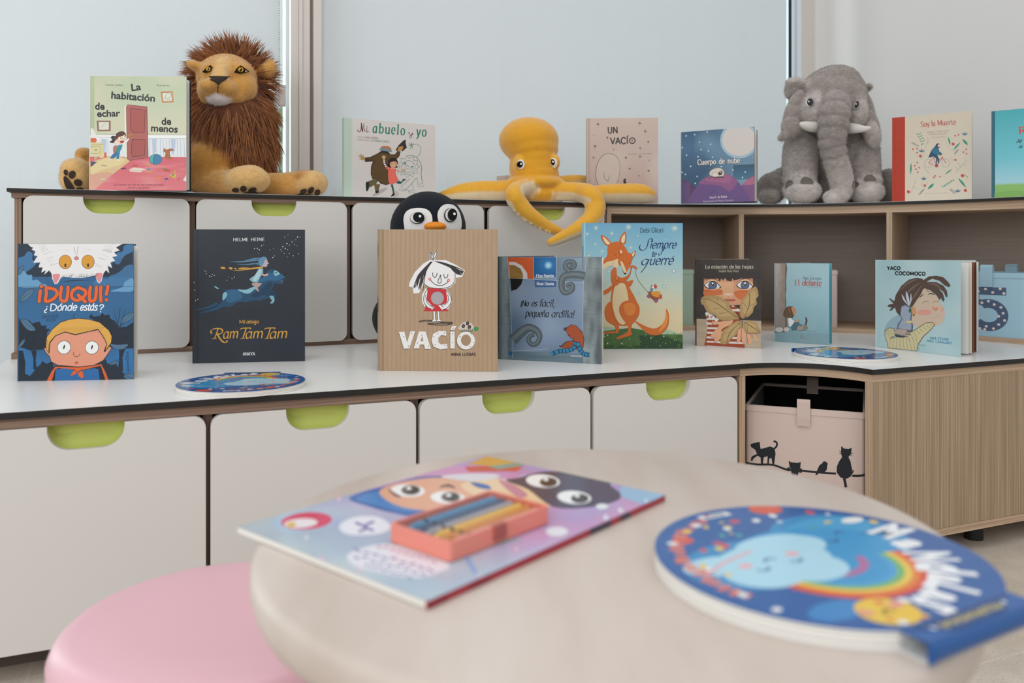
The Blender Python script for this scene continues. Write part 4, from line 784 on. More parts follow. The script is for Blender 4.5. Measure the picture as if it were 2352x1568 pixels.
# --- cream cover with red spine
def art_bike(A):
    A.bg(lambda s, t: mix('d9cebb', 'd2c5b1', t)); A.bg(lambda s, t: mix('a92d14', 'b93a1b', noise.noise(Vector((s*30, t*40, 0)))*.5+.5), 10, 30, 0, .163); A.L('8f2410', 3, [(170, 200), (160, 1460)])
    R_ = 'b5403c'; A.Hd('Soy', 556, 338, 690, 326, 80, R_, 11, 0, .3, 10, 5); A.Hd('la', 718, 325, 776, 321, 80, R_, 11, 0, .3, 10, 5); A.Hd('Muerte', 808, 318, 1086, 298, 80, R_, 11, 0, .3, 10, 5)
    A.T('Elisabeth Helland Larsen', 652, 430, 985, 402, 26, '8b8378', 0, .35); A.T('& Marine Schneider', 680, 462, 952, 440, 26, '8b8378', 0, .35); A.T('TRADUCCIÓN DEL NORUEGO', 705, 495, 930, 478, 11, '948c80'); A.T('CRISTINA GÓMEZ BAGGETHUN', 698, 514, 935, 497, 11, '948c80'); A.T('BÁRBARA FIORE', 620, 1342, 832, 1334, 11, '6b675f', 0, 0, 1.5); A.T('EDITORA', 846, 1334, 966, 1328, 11, 'b5403c', 0, 0, 1.5)
    for cx in (670, 928): A.L('9f98a8', 6, [(cx+60*math.cos(t), 882+62*math.sin(t)-(cx-670)*.01) for t in [k*.3 for k in range(22)]])
    for q in ([(670, 880), (745, 790), (790, 920), (670, 880)], [(760, 820), (770, 870), (880, 800)], [(790, 920), (840, 850), (885, 800), (935, 885)], [(885, 800), (875, 775)], [(745, 800), (785, 905)]): A.L(R_, 9, q)
    A.E(R_, 792, 920, 28, 24); A.P('1f4a66', [(668, 795), (690, 740), (720, 680), (775, 620), (790, 588), (820, 580), (848, 600), (845, 640), (820, 655), (830, 700), (880, 742), (850, 765), (800, 750), (815, 785), (832, 820), (830, 890), (815, 885), (808, 830), (795, 905), (785, 905), (785, 810), (740, 780), (700, 795)], 0); A.P('2a6f8c', [(720, 690), (790, 640), (820, 700), (850, 755), (760, 745)], 1); A.E('ded6c8', 828, 615, 18, 24); A.E('c9605a', 822, 598, 14, 10)
    G1, G2, N1, T1 = '2f8f74', '6fa08a', '25355f', '2d6f92'
    for c, x0, y0, x1, y1, w_ in ((G1, 965, 485, 1000, 615, 28), (G1, 1035, 695, 1155, 560, 26), (G1, 410, 870, 402, 1055, 26), (G1, 915, 1052, 1030, 965, 20), (G1, 1112, 1100, 1240, 1250, 34), (G1, 1175, 515, 1268, 615, 40), (G1, 655, 1275, 760, 1180, 40), (G1, 1215, 1050, 1270, 1110, 10), (G2, 552, 610, 598, 580, 20)): A.leafshape(c, x0, y0, x1, y1, w_)
    def sprig(c, x, y, n, dx, dy, ll, w_):
        for k in range(n):
            a = (x+dx*k, y+dy*k); A.leafshape(c, a[0], a[1], a[0]+ll*.7-dx*.2, a[1]-ll*.8, w_); A.leafshape(c, a[0], a[1], a[0]-ll*.9, a[1]-ll*.35, w_)
    sprig(G2, 580, 560, 4, -18, -35, 44, 20); sprig(G2, 900, 1240, 5, 34, -22, 40, 20); sprig(N1, 510, 630, 5, -20, -12, 24, 8); sprig(N1, 540, 1350, 5, 14, -16, 26, 9); sprig(N1, 1065, 1335, 5, -16, -14, 26, 9); sprig(N1, 1070, 745, 5, 10, -14, 24, 8)
    for x, y in ((1215, 465), (568, 718), (600, 1135), (1110, 1320)):
        for d in (-44, 0, 44): A.leafshape(T1, x, y, x+d, y-58+abs(d)*.5, 20)
    for x, y, r in ((1042, 597, 24), (550, 776, 24), (1075, 832, 18), (370, 1312, 26), (1182, 1070, 28), (1225, 1292, 26), (614, 1218, 20)): A.P('c9443a', [(x-r, y-r*.3), (x-r*.3, y-r), (x+r*.4, y-r*.8), (x+r, y-r*.2), (x+r*.4, y+r*.8), (x-r*.5, y+r*.7)], 1)
    for x, y in ((437, 670), (500, 664), (500, 726), (462, 920), (480, 972), (530, 948), (508, 1018), (1072, 470), (1120, 456), (1195, 715), (1240, 740), (1238, 672), (772, 1072), (750, 1095), (842, 1082), (500, 872)): A.P('c9503f', [(x-16, y-6), (x+10, y-14), (x+15, y+6), (x-4, y+14)])
    for q in ([(655, 490), (660, 560), (615, 655)], [(660, 560), (690, 520)], [(640, 590), (680, 560)], [(1085, 1020), (1150, 940), (1250, 830)], [(1150, 940), (1110, 870)], [(1120, 975), (1065, 935)], [(1175, 910), (1240, 910)], [(590, 925), (680, 1040)], [(410, 1330), (440, 1230), (490, 1130)], [(440, 1230), (520, 1280)], [(1010, 805), (1050, 855)]): A.L('8d9186', 4, q)
    for q in ([(930, 530), (960, 620), (1035, 695), (1070, 620)], [(560, 1150), (570, 1210), (620, 1250), (660, 1150)], [(540, 780), (565, 825), (612, 690)]): A.L('8fb5a0', 4, q, 1)
book((2030, 240, 6.534), [(133, 200), (1322, 95), (1305, 1440), (122, 1460)], art_bike, 'cream picture book with a red cloth spine and a cyclist among flowers', .014, 2233.5, edge='c9bda9', spine='a92d14', v=.42)
# --- turquoise cover cut by the picture's edge
def art_sky(A):
    A.bg(lambda s, t: grad(t, [(0, '7fae5c'), (.16, '87b463'), (.17, '9fcbd6'), (.45, '6bbfcc'), (1, '3fa6b0')]), 6, 60); A.bg(lambda s, t: grad(s, [(0, '1f5666'), (.4, '2f6f80'), (.6, '153c4a'), (1, '2b7684')]), 8, 2, 0, .045)
    A.P('7aa855', [(1660, 1330), (1900, 1290), (2200, 1300), (2700, 1260), (2700, 1420), (1660, 1420)], 0)
    A.Hd('R', 2030, 438, 2128, 432, 98, 'c9483f', 26, 0, .45, 10, 9)
    for x, y, r in ((2030, 550, 1), (2050, 635, .75)): A.P('3c6f74', [(x-55*r, y+22*r), (x-20*r, y), (x-10*r, y-38*r), (x+12*r, y-15*r), (x+48*r, y-40*r), (x+40*r, y+5*r), (x+20*r, y+36*r), (x-5*r, y+18*r), (x-35*r, y+28*r)])
book((2030, 240, 6.534), [(1625, 103), (2640, 12), (2640, 1390), (1612, 1412)], art_sky, 'turquoise picture book with a green meadow and birds, beside the cream red spined book', .012, None, 14, edge='2b6878', v=.12)
# --- blue night cover: a white animal above, a fair haired child below
def art_night(A):
    A.bg(lambda s, t: mix(grad(t, [(0, '2f6fa6'), (.5, '2e6490'), (.68, '2d608c'), (1, '2c5a86')]), '2c567e', max(0, noise.noise(Vector((s*6, t*7, 1))))))
    D, Ml, Lt = '1c2c3d', '3b6f9c', '6398bd'
    for q in ([(50, 66), (250, 66), (330, 200), (300, 300), (220, 420), (330, 420), (1270, 420), (1270, 66), (1100, 66), (1050, 300), (900, 400), (500, 400), (330, 180), (200, 140), (50, 160)], [(50, 160), (200, 130), (230, 250), (280, 300), (420, 330), (420, 420), (50, 420)]): A.P(D, q)
    for c, q in ((Ml, [(50, 230), (110, 200), (150, 150), (200, 170), (200, 240), (250, 260), (190, 330), (50, 400)]), (Lt, [(50, 380), (110, 355), (150, 400), (195, 400), (200, 455), (250, 450), (300, 490), (350, 505), (340, 525), (50, 525)]), (Ml, [(850, 480), (930, 440), (1000, 445), (1030, 410), (1090, 390), (1150, 350), (1190, 310), (1270, 300), (1270, 470), (1180, 520), (900, 525)]), (Ml, [(1060, 250), (1100, 170), (1160, 150), (1180, 90), (1270, 80), (1270, 150), (1180, 200), (1120, 290)]), (Lt, [(1030, 572), (1160, 530), (1180, 480), (1270, 440), (1270, 570), (1100, 578)])): A.P(c, q, 1)
    for k in range(26):
        y = 205+k*8; A.L(D, (1, 5, 1), [(230+k*3, y), (430-k*2, y+2)]); A.L(D, (1, 5, 1), [(960-k*2, y+20), (1270, y+14)])
    A.L(D, (1, 12, 1), [(500, 478), (640, 460), (850, 455)], 1); A.L(D, 3, [(50, 527), (1275, 525)])
    # white furry head hanging in from the top
    Wh = 'e4e2e1'; f = [(150, 68), (180, 100), (210, 110), (190, 130), (235, 150), (215, 190), (255, 200), (210, 270), (285, 265), (265, 320), (310, 320), (295, 375), (345, 350), (325, 398), (380, 352), (405, 385), (412, 440), (440, 498), (470, 490), (505, 430), (540, 420), (640, 430), (740, 430), (830, 415), (870, 405), (890, 470), (912, 492), (935, 470), (960, 380), (985, 350), (1020, 385), (1000, 300), (1050, 330), (1030, 270), (1080, 250), (1050, 210), (1105, 200), (1070, 160), (1130, 140), (1090, 110), (1160, 70)]
    A.P(Wh, f)
    for q in ([(420, 395), (495, 395), (470, 470), (445, 488), (425, 450)], [(872, 390), (945, 385), (930, 460), (910, 480), (885, 440)]): A.P('d98a8c', q, 1)
    rq = random.Random(3)
    for k in range(40):
        x = 500+rq.uniform(0, 380); A.L('3a3a3a', 2, [(x, 425), (x+rq.uniform(10, 40), 425-rq.uniform(10, 45))])
    for k in range(34):
        s_ = 1 if k % 2 else -1; y = rq.uniform(80, 330); x = 672+s_*(470-y*.62); A.L('3a3a3a', (1, 5, 1), [(x, y), (x-s_*rq.uniform(50, 110), y-rq.uniform(15, 40))])
    for x in (551, 793): A.E('5f4326', x, 262, 69, 76); A.E('d3962f', x, 261, 64, 71); A.E('4a3218', x+1, 298, 12, 20)
    A.E('5a3a3a', 670, 224, 25, 20); A.E('d97f80', 670, 224, 21, 16); A.L('3a3a3a', 4, [(643, 105), (672, 205), (688, 100)])
    for x, y in ((525, 135), (560, 128), (580, 138), (590, 155), (555, 152), (770, 118), (745, 130), (800, 132), (765, 148), (825, 146), (730, 158)): A.E('555555', x, y, 3, n=6)
    # lettering
    def fat(c, w_, dy=0):
        for q in ([(296, 520), (298, 524)], [(286, 568), (280, 620), (274, 680)], [(348, 540), (350, 610), (340, 676), (380, 676), (430, 650), (465, 600), (440, 555), (350, 535)], [(512, 530), (500, 610), (508, 670), (560, 672), (578, 600), (580, 530)], [(690, 535), (630, 570), (622, 640), (680, 670), (755, 625), (765, 570), (690, 535)], [(690, 615), (765, 685)], [(818, 530), (808, 610), (815, 675), (865, 665), (880, 590), (882, 530)], [(930, 528), (925, 600), (932, 680)], [(1004, 522), (996, 570), (989, 606)], [(988, 664), (992, 666)]):
            P = smooth(q, False, 5) if len(q) > 2 else q
            for p in (P[0], P[-1]): A.E(c, p[0], p[1]+dy, w_*.5, n=14)
            for p in P[1:-1]: A.E(c, p[0], p[1]+dy, w_*.46, n=9)
            A.L(c, w_, [(x, y+dy) for x, y in P])
    fat('2c2a2c', 44); fat('e0622c', 35)
    A.Hd('¿D', 326, 780, 462, 780, 70, 'eeeef0', 11, .1, .9); A.Hd('ónde', 462, 778, 672, 776, 76, 'eeeef0', 11, .25, .9, 15, 0, 1); A.Hd('estás', 706, 776, 890, 776, 76, 'eeeef0', 11, .25, .9, 15, 0, 1); A.Hd('?', 900, 794, 956, 794, 76, 'eeeef0', 11, .15, .9)
    A.T('EMILIE BORÉ', 308, 864, 480, 852, 34, '1a2836', 0, .1); A.T('VINCENT', 345, 898, 458, 892, 34, '1a2836', 0, .1)
    # bushes and trunks
    B = '16222f'
    A.P(B, [(57, 850), (75, 890), (140, 900), (170, 880), (200, 915), (250, 900), (280, 895), (300, 940), (355, 935), (345, 970), (395, 975), (360, 1010), (350, 1180), (330, 1190), (180, 1200), (57, 1160)]); A.P(B, [(800, 850), (830, 812), (850, 845), (920, 835), (945, 800), (970, 830), (1020, 820), (1030, 860), (1090, 900), (1120, 960), (1200, 950), (1275, 900), (1275, 1180), (1050, 1180), (1000, 1000), (900, 900)])
    for q in ([(57, 1200), (105, 1205), (130, 1330), (125, 1470), (57, 1500)], [(190, 1200), (250, 1200), (240, 1300), (250, 1400), (215, 1400), (215, 1290)], [(1120, 1180), (1190, 1180), (1160, 1270), (1165, 1420), (1110, 1430), (1125, 1260)]): A.P(B, q)
    for q in ([(57, 1450), (120, 1440), (180, 1470), (260, 1370), (290, 1350), (310, 1310), (350, 1340), (430, 1310), (420, 1500), (380, 1520), (57, 1522)], [(930, 1320), (980, 1290), (1000, 1340), (1080, 1330), (1130, 1400), (1180, 1450), (1275, 1440), (1275, 1502), (1000, 1510)]): A.P(B, q)
    for k in range(140):
        x, y = rq.uniform(60, 1270), rq.uniform(900, 1490)
        if 330 < x < 1050 and y < 1500: continue
        A.L('2f5f86', (1, 4, 1), [(x, y), (x+rq.uniform(-14, 14), y+rq.uniform(10, 26))])
    for k in range(10):
        y = 770+k*22; A.L('1c2c3d', 3, [(1125, 960), (1130-(k % 2*2-1)*60, y)], 0)
    A.L('1c2c3d', 6, [(1100, 1000), (1135, 755)])
    for q in ([(65, 690), (90, 620), (150, 560), (200, 540), (210, 580), (160, 650), (90, 685)], [(75, 870), (150, 880), (210, 940), (240, 985), (170, 990), (110, 940)], [(1150, 915), (1170, 850), (1230, 810), (1275, 798), (1275, 850), (1220, 890)], [(1025, 1130), (1110, 1140), (1220, 1135), (1170, 1185), (1080, 1185)], [(57, 1150), (90, 1100), (125, 1080), (110, 1130), (60, 1170)], [(1015, 1350), (1070, 1310), (1110, 1305), (1080, 1345)], [(1175, 1460), (1275, 1440), (1275, 1500), (1200, 1500)], [(57, 330), (108, 300), (100, 350), (57, 400)]):
        A.P('4c6f8a', q, 1); A.L('16222f', 4, smooth(q, True, 4)+[q[0]]); A.L('16222f', 3, [q[0], q[len(q)//2]])
    A.T('entreDos', 1232, 1420, 1222, 1210, 34, '16222f', 0, .3)
    # the child
    A.L('16222f', 5, [(662, 812), (636, 830), (652, 858)], 1)
    A.P('16222f', [(352, 1520), (400, 1420), (440, 1360), (940, 1330), (980, 1400), (1020, 1510)]); A.P('d9602f', [(358, 1520), (410, 1420), (450, 1370), (690, 1380), (935, 1345), (975, 1420), (1012, 1510), (980, 1510), (930, 1360), (720, 1410), (480, 1385), (445, 1400), (410, 1520)])
    A.P('2a66a0', [(445, 1520), (450, 1400), (560, 1388), (690, 1420), (860, 1385), (905, 1400), (920, 1512)]); 
    for q in ([(612, 1470), (640, 1420), (680, 1400), (670, 1440)], [(690, 1410), (740, 1430), (745, 1492), (700, 1470)], [(655, 1400), (700, 1380), (730, 1395), (690, 1425)]): A.P('16222f', [(x+(4 if x > 680 else -4), y+4) for x, y in q], 1); A.P('d9602f', q, 1)
    A.P('2a2424', [(346, 1170), (322, 1165), (340, 1220), (385, 1265), (400, 1320), (470, 1360), (690, 1378), (860, 1362), (960, 1310), (1000, 1255), (1050, 1165), (1030, 1150), (1040, 1060), (900, 960), (500, 980), (370, 1080)], 0)
    A.P('dc9478', [(350, 1178), (330, 1172), (345, 1215), (390, 1262), (406, 1316), (475, 1353), (690, 1370), (855, 1354), (955, 1302), (993, 1250), (1042, 1172), (1020, 1160), (1020, 1060), (900, 980), (520, 990), (390, 1090)], 0)
    A.P('2a2424', [(345, 1150), (352, 1060), (410, 975), (500, 900), (600, 868), (690, 858), (800, 868), (920, 900), (1020, 985), (1050, 1050), (1045, 1120), (1020, 1160), (975, 1220), (960, 1210), (990, 1130), (940, 1040), (900, 985), (800, 1005), (660, 1040), (550, 1010), (450, 1050), (395, 1120), (385, 1240), (355, 1200)], 0); A.P('d9a34a', [(351, 1150), (358, 1062), (415, 980), (502, 906), (600, 874), (690, 864), (800, 874), (916, 906), (1014, 990), (1044, 1050), (1039, 1115), (1012, 1155), (980, 1200), (995, 1130), (945, 1032), (902, 972), (800, 996), (660, 1028), (550, 1000), (445, 1042), (385, 1112), (378, 1225), (357, 1190)], 0)
    for k in range(16):
        x = 450+k*30; A.L('3a2a1c', (1, 5, 2), [(x, 1030-abs(k-8)*2), (x+70, 960-k*1)])
    for k in range(6): A.L('3a2a1c', (2, 6, 1), [(950+k*14, 1020+k*24), (985+k*4, 1130+k*14)])
    for k in range(5): A.L('3a2a1c', (2, 5, 1), [(362+k*6, 1080+k*20), (376, 1220)])
    for x, y in ((540, 1168), (836, 1170)): A.E('2a2424', x, y, 74, 72, -28); A.E('e9e8e6', x, y, 69, 67, -28); A.E('3a3634', x+1, y-4, 9, 24, 14)
    A.L('3a2420', 5, [(640, 1215), (650, 1260), (690, 1262), (712, 1232)], 1); A.E('5a2a2a', 672, 1331, 20, 13); A.E('d96f62', 672, 1331, 16, 9)
book((30, 545, 4.613), [(50, 66), (1277, 70), (1277, 1502), (57, 1525)], art_night, 'blue picture book with an upside down white cat over a fair haired child', .012, 312.9, edge='2c567e', back='2a4f7d', inside='34578a')
# --- dark cover: child riding a blue dog
def art_rider(A):
    A.bg(lambda s, t: mix('222831', '2a2f38', noise.noise(Vector((s*5, t*5, 0)))*.5+.5)); A.L('12161c', 7, [(112, 55), (116, 1515)])
    A.Hd('HELME', 502, 184, 668, 184, 34, 'dcdcda', 6, 0, .4, 10, 5); A.Hd('HEINE', 694, 184, 846, 184, 34, 'dcdcda', 6, 0, .4, 10, 5)
    Go = 'cf9a3e'; A.Hd('Mi', 570, 1083, 636, 1083, 36, Go, 6.5, 0, .4, 10, 5); A.Hd('amigo', 650, 1083, 782, 1083, 42, Go, 6.5, 0, .4, 10, 5)
    B1, B2, B3, Lt = '1f4a68', '2d6185', '183a54', '86b4c4'
    # tail, hind legs, body, chest, head
    A.L(B3, (3, 7, 12), [(160, 580), (220, 630), (310, 690), (420, 715)], 1); A.P(Lt, [(293, 680), (310, 675), (350, 705), (320, 702)]); A.L(B1, (6, 22, 30), [(90, 935), (230, 905), (330, 862)], 1); A.L(B3, (4, 34, 60), [(100, 985), (260, 930), (420, 860)], 1); A.L(B1, (4, 30, 70), [(150, 965), (320, 920), (450, 830)], 1)
    A.P(B1, [(390, 770), (430, 715), (550, 710), (650, 730), (760, 690), (840, 600), (860, 530), (900, 500), (960, 500), (1020, 540), (1075, 570), (1060, 600), (1040, 655), (950, 650), (930, 700), (870, 760), (820, 830), (740, 830), (660, 850), (560, 850), (470, 900), (390, 880)], 1)
    A.P(B2, [(420, 760), (450, 720), (560, 720), (600, 790), (560, 830), (440, 850)], 1); A.P(B2, [(900, 600), (940, 520), (1010, 540), (1060, 575), (1030, 600), (960, 620)], 1); A.P(B3, [(700, 780), (820, 700), (880, 640), (930, 640), (900, 720), (820, 800)], 1); A.P(Lt, [(550, 712), (640, 715), (745, 675), (755, 690), (690, 750), (630, 755)], 1); A.P('7fb3bf', [(390, 760), (420, 740), (438, 765), (420, 805), (388, 828)], 1); A.P('7fb3bf', [(945, 530), (960, 505), (1008, 535), (1000, 555), (960, 565)], 1); A.E('161616', 970, 530, 9, 7)
    A.L(B1, (46, 40, 26), [(790, 810), (870, 790), (945, 800)], 1); A.P('79a9b8', [(900, 790), (940, 785), (955, 830), (935, 865), (905, 862), (925, 835)], 1); A.L(B3, (36, 40, 22), [(860, 780), (930, 745), (972, 800)], 1); A.E('17130f', 1062, 548, 20, 18); A.E('6a5a3c', 1058, 544, 5); A.P('c9605a', [(1018, 620), (1040, 620), (1035, 632)]); A.L('0f2030', 4, [(1018, 612), (1070, 595)])
    A.P(B2, [(790, 600), (860, 560), (900, 532), (932, 550), (920, 600), (870, 620), (770, 640)], 1)
    # child
    A.P('86adbd', [(690, 590), (740, 560), (785, 480), (830, 490), (830, 540), (800, 580), (765, 640), (715, 635), (680, 605)], 0); A.P('a9ccd2', [(720, 590), (785, 500), (815, 500), (780, 590), (740, 625)], 1); A.P('d6a79c', [(810, 530), (840, 550), (880, 540), (880, 560), (830, 565)], 1); A.P('b59a94', [(705, 645), (760, 640), (820, 645), (800, 670), (770, 695), (790, 740), (770, 730), (735, 705), (755, 680), (712, 668)], 0)
    A.P('b9a9b4', [(800, 400), (860, 370), (880, 415), (893, 428), (878, 440), (868, 465), (830, 465), (800, 450)], 1); A.P('5f8ba6', [(780, 390), (830, 355), (870, 372), (850, 395), (830, 440), (800, 462), (785, 430)], 1); A.E('23303c', 868, 405, 3); A.L('8a4a5a', 3, [(860, 445), (872, 446)])
    for q in ([(470, 408), (600, 412), (780, 392)], [(520, 405), (660, 400), (790, 370)], [(545, 438), (660, 440), (785, 425)], [(600, 410), (700, 380), (800, 372)], [(650, 440), (720, 430), (790, 440)]): A.L('557f9c', (2, 9, 12), q, 1)
    A.P(Go, [(700, 478), (820, 462), (832, 480), (720, 492), (640, 500), (560, 508), (490, 505), (560, 498), (640, 492)], 0)
    for q in ([(360, 475), (390, 462), (418, 478), (400, 490)], [(450, 476), (480, 468), (498, 485), (480, 496)], [(510, 480), (535, 478), (530, 495)], [(555, 482), (610, 472), (690, 480), (600, 490)]): A.P(Go, q, 1)
    for x, y, r in ((1066, 145, 4), (1204, 145, 6), (1230, 145, 4), (1100, 122, 3), (1145, 197, 5), (1090, 215, 6), (1115, 232, 4), (1045, 249, 6), (1070, 268, 6), (1095, 282, 4), (1022, 280, 4), (1170, 228, 4), (1200, 240, 3), (1058, 323, 4), (1115, 323, 4), (1158, 349, 5), (1213, 328, 5), (1092, 360, 3), (935, 366, 6), (952, 349, 4), (735, 267, 5), (766, 265, 6), (787, 281, 6), (812, 236, 5), (780, 320, 3), (905, 282, 4), (940, 268, 3), (184, 502, 4), (203, 513, 4), (207, 538, 4), (241, 564, 5), (262, 569, 5), (273, 546, 5), (295, 557, 4), (516, 577, 5), (490, 592, 5), (434, 613, 4), (450, 575, 3), (74, 632, 5), (78, 716, 5), (90, 831, 5), (114, 818, 5), (1185, 175, 3), (1030, 300, 3), (835, 226, 3)): A.E('dfe6ec', x, y, r, n=8)
    for ch, x0_, x1_ in (('am', 388, 566), ('am', 632, 838), ('am', 896, 1102)): A.Hd(ch, x0_, 1246, x1_-8, 1240, 106, Go, 16, .22, .3, 35, 0, 2)
    n_ = lambda q, w_=17, sm=1: A.nib(Go, w_, smooth(q, False, 5) if sm else q, .3, 35)
    n_([(268, 1190), (258, 1165), (290, 1142), (350, 1138), (385, 1155), (375, 1190), (320, 1200)]); n_([(336, 1145), (318, 1200), (298, 1248)]); n_([(272, 1250), (322, 1248)], 9, 0); n_([(330, 1198), (360, 1250), (400, 1288), (435, 1285), (432, 1270)])
    for x in (0, 264): n_([(580+x, 1150), (600+x, 1136), (690+x, 1133), (686+x, 1146)], 14); n_([(645+x, 1138), (625+x, 1200), (610+x, 1244)]); n_([(584+x, 1248), (632+x, 1245)], 9, 0)
    A.Hd('ANAYA', 610, 1430, 742, 1430, 32, 'd9d9d9', 6, 0, .8)
book((430, 515, 4.751), [(62, 50), (1285, 66), (1285, 1492), (66, 1518)], art_rider, 'tall dark navy picture book with a child riding a leaping blue dog', .012, None, 22, edge='20262f', spine='1f252e')
# --- corrugated card cover
def art_card(A):
    A.bg(lambda s, t: mix('a08568', 'b2977a', .5+.27*math.sin(s*2*math.pi*26)+.25*noise.noise(Vector((s*60, t*9, 0)))), 156, 30)
    A.bg(lambda s, t: mix('93795d', 'ab9073', s), 8, 2, 0, .02); A.bg(lambda s, t: mix('8c7356', '9d8265', s), 6, 2, .02, .042)
    Wp, K_ = 'e6e4e3', '2b2928'
    A.L('3d352c', 8, [(410, 1125), (480, 1115), (600, 1130), (695, 1135), (640, 1155), (510, 1150), (500, 1140), (690, 1142)], 1); A.L('3d352c', 5, [(415, 1130), (540, 1125), (690, 1150)], 1)
    # pigtail hair, head, dress
    A.P(Wp, [(505, 552), (522, 548), (530, 580), (545, 540), (568, 540), (572, 560), (548, 612), (640, 612), (720, 650), (800, 700), (790, 722), (775, 755), (722, 760), (720, 800), (680, 840), (600, 860), (500, 840), (455, 815), (440, 840), (415, 885), (368, 890), (362, 838), (328, 830), (335, 795), (380, 710), (450, 640), (505, 610)], 0)
    rq = random.Random(5)
    for k in range(22):
        t = k/21; A.L(K_, (3, 9, 3), [(520+rq.uniform(-10, 10), 625), (470-60*t+rq.uniform(-8, 8), 700+40*t), (440-70*t+rq.uniform(-12, 12), 850-20*t+rq.uniform(-30, 20))], 1)
    for k in range(18):
        t = k/17; A.L(K_, (3, 9, 3), [(545, 620), (640+30*t, 640+30*t), (715+60*rq.random(), 690+40*t), (790-30*t, 710+30*t)], 1)
    for q in ([(515, 610), (510, 560), (520, 552), (524, 610)], [(530, 608), (548, 550), (565, 545), (560, 575), (532, 615)]): A.L(K_, 6, q, 1)
    A.L(K_, 5, [(450, 800), (500, 838), (590, 850), (670, 835), (712, 790), (718, 720)], 1)
    for q in ([(530, 715), (532, 745), (555, 755), (568, 718)], [(622, 728), (630, 760), (652, 755), (658, 728)], [(595, 735), (572, 796), (600, 798), (595, 735)], [(512, 780), (550, 815), (600, 825), (645, 805), (660, 785)]): A.L(K_, 6, q, len(q) > 3 and 1)
    for x, y in ((505, 770), (662, 782)): A.star('c9484f', x, y, 17, 6, .55); A.E('e6c0c0', x, y, 6)
    A.P(Wp, [(470, 845), (440, 900), (440, 960), (470, 1015), (520, 1030), (545, 1000), (510, 975), (640, 850), (680, 900), (690, 960), (660, 1020), (610, 1035), (570, 990), (600, 975)], 0)
    A.P('c2272f', [(488, 845), (640, 855), (655, 970), (620, 1000), (665, 1040), (455, 1040), (465, 1010), (475, 960)], 0); A.P(Wp, [(480, 850), (452, 905), (455, 965), (485, 1010), (525, 1025), (545, 1005), (515, 985), (480, 950), (475, 900)], 0); A.P(Wp, [(645, 860), (680, 915), (685, 965), (655, 1012), (610, 1030), (575, 990), (600, 985), (640, 975), (660, 930)], 0)
    for q in ([(492, 845), (460, 895), (455, 960), (485, 1005), (520, 1018)], [(640, 862), (682, 920), (680, 970), (650, 1012), (612, 1028)], [(470, 900), (478, 960), (512, 992), (540, 995)], [(655, 900), (660, 950), (630, 985), (585, 985)], [(508, 990), (540, 1012)], [(600, 990), (620, 1010)]): A.L(K_, 5, q, 1)
    A.E('9a8088', 568, 930, 56); A.E('a99fa3', 569, 930, 52)
    for x in (540, 575): A.P(Wp, [(x-10, 1042), (x+12, 1042), (x+14, 1110), (x+28, 1122), (x-18, 1124), (x-8, 1105)]); A.L(K_, 4, [(x-8, 1042), (x-6, 1105), (x-16, 1120)]); A.L(K_, 4, [(x+10, 1042), (x+10, 1105), (x+24, 1118)])
    # cut paper letters
    sh = '7f6a52'
    V_ = [(243, 1212), (290, 1210), (312, 1300), (340, 1208), (380, 1206), (330, 1350), (285, 1352)]; A_ = [(412, 1208), (468, 1210), (512, 1354), (462, 1354), (455, 1318), (420, 1318), (412, 1350), (368, 1350)]; C_ = [(640, 1206), (642, 1245), (600, 1238), (575, 1262), (575, 1300), (600, 1318), (645, 1310), (652, 1350), (590, 1358), (535, 1335), (518, 1285), (530, 1230), (580, 1204)]; I_ = [(676, 1210), (710, 1210), (712, 1352), (674, 1350)]; ac = [(690, 1165), (726, 1163), (708, 1198), (676, 1196)]
    for q in (V_, A_, C_, I_, ac): A.P(sh, [(x-5, y+7) for x, y in q])
    A.E(sh, 800, 1292, 76, 76); A.E('e3e1df', 806, 1285, 75, 74)
    for q in (V_, A_, C_, I_, ac): A.P('e3e1df', q)
    A.E('a08567', 806, 1282, 42, 48); A.P('a08567', [(440, 1245), (450, 1290), (424, 1290)])
    for x, y in ((284, 1250), (325, 1330), (350, 1225), (400, 1305), (437, 1240), (492, 1330), (535, 1250), (570, 1228), (547, 1320), (630, 1325), (625, 1222), (694, 1230), (694, 1300), (755, 1250), (850, 1230), (870, 1300), (760, 1330), (840, 1335), (700, 1182)): A.E('3a3634', x, y, 4, n=8)
    A.P('cdbfb2', [(750, 1195), (765, 1150), (810, 1128), (850, 1140), (875, 1180), (868, 1200)], 1); A.P('3b3a34', [(750, 1200), (770, 1188), (870, 1188), (878, 1200), (840, 1208), (780, 1208)], 0)
    for x in range(760, 876, 17): A.R('cdbfb2', x, 1186, x+11, 1202)
    for x, y in ((820, 1142), (785, 1165), (835, 1172)): A.E('3b332e', x, y, 14, 17, 20); A.E('6f625a', x, y, 5)
    A.E('3f8a48', 890, 1188, 22, 18); A.P('3f8a48', [(765, 1204), (790, 1206), (775, 1216)]); A.P('3f8a48', [(835, 1204), (862, 1206), (850, 1216)])
    A.Hd('ANNA LLENAS', 680, 1412, 886, 1412, 24, '26231f', 5.5, 0, .9)
book((850, 430, 3.645), [(80, 348), (1075, 358), (1068, 1543), (78, 1535)], art_card, 'brown corrugated card picture book with a girl in a red dress, before the penguin', .014, None, 44, edge='a0866a', spine='a58a6c', spine_art=[('4a3b2c', .80, .90, .35, .65), ('2a2420', .41, .52, .25, .75), ('cfc4b8', .05, .085, .3, .7)])
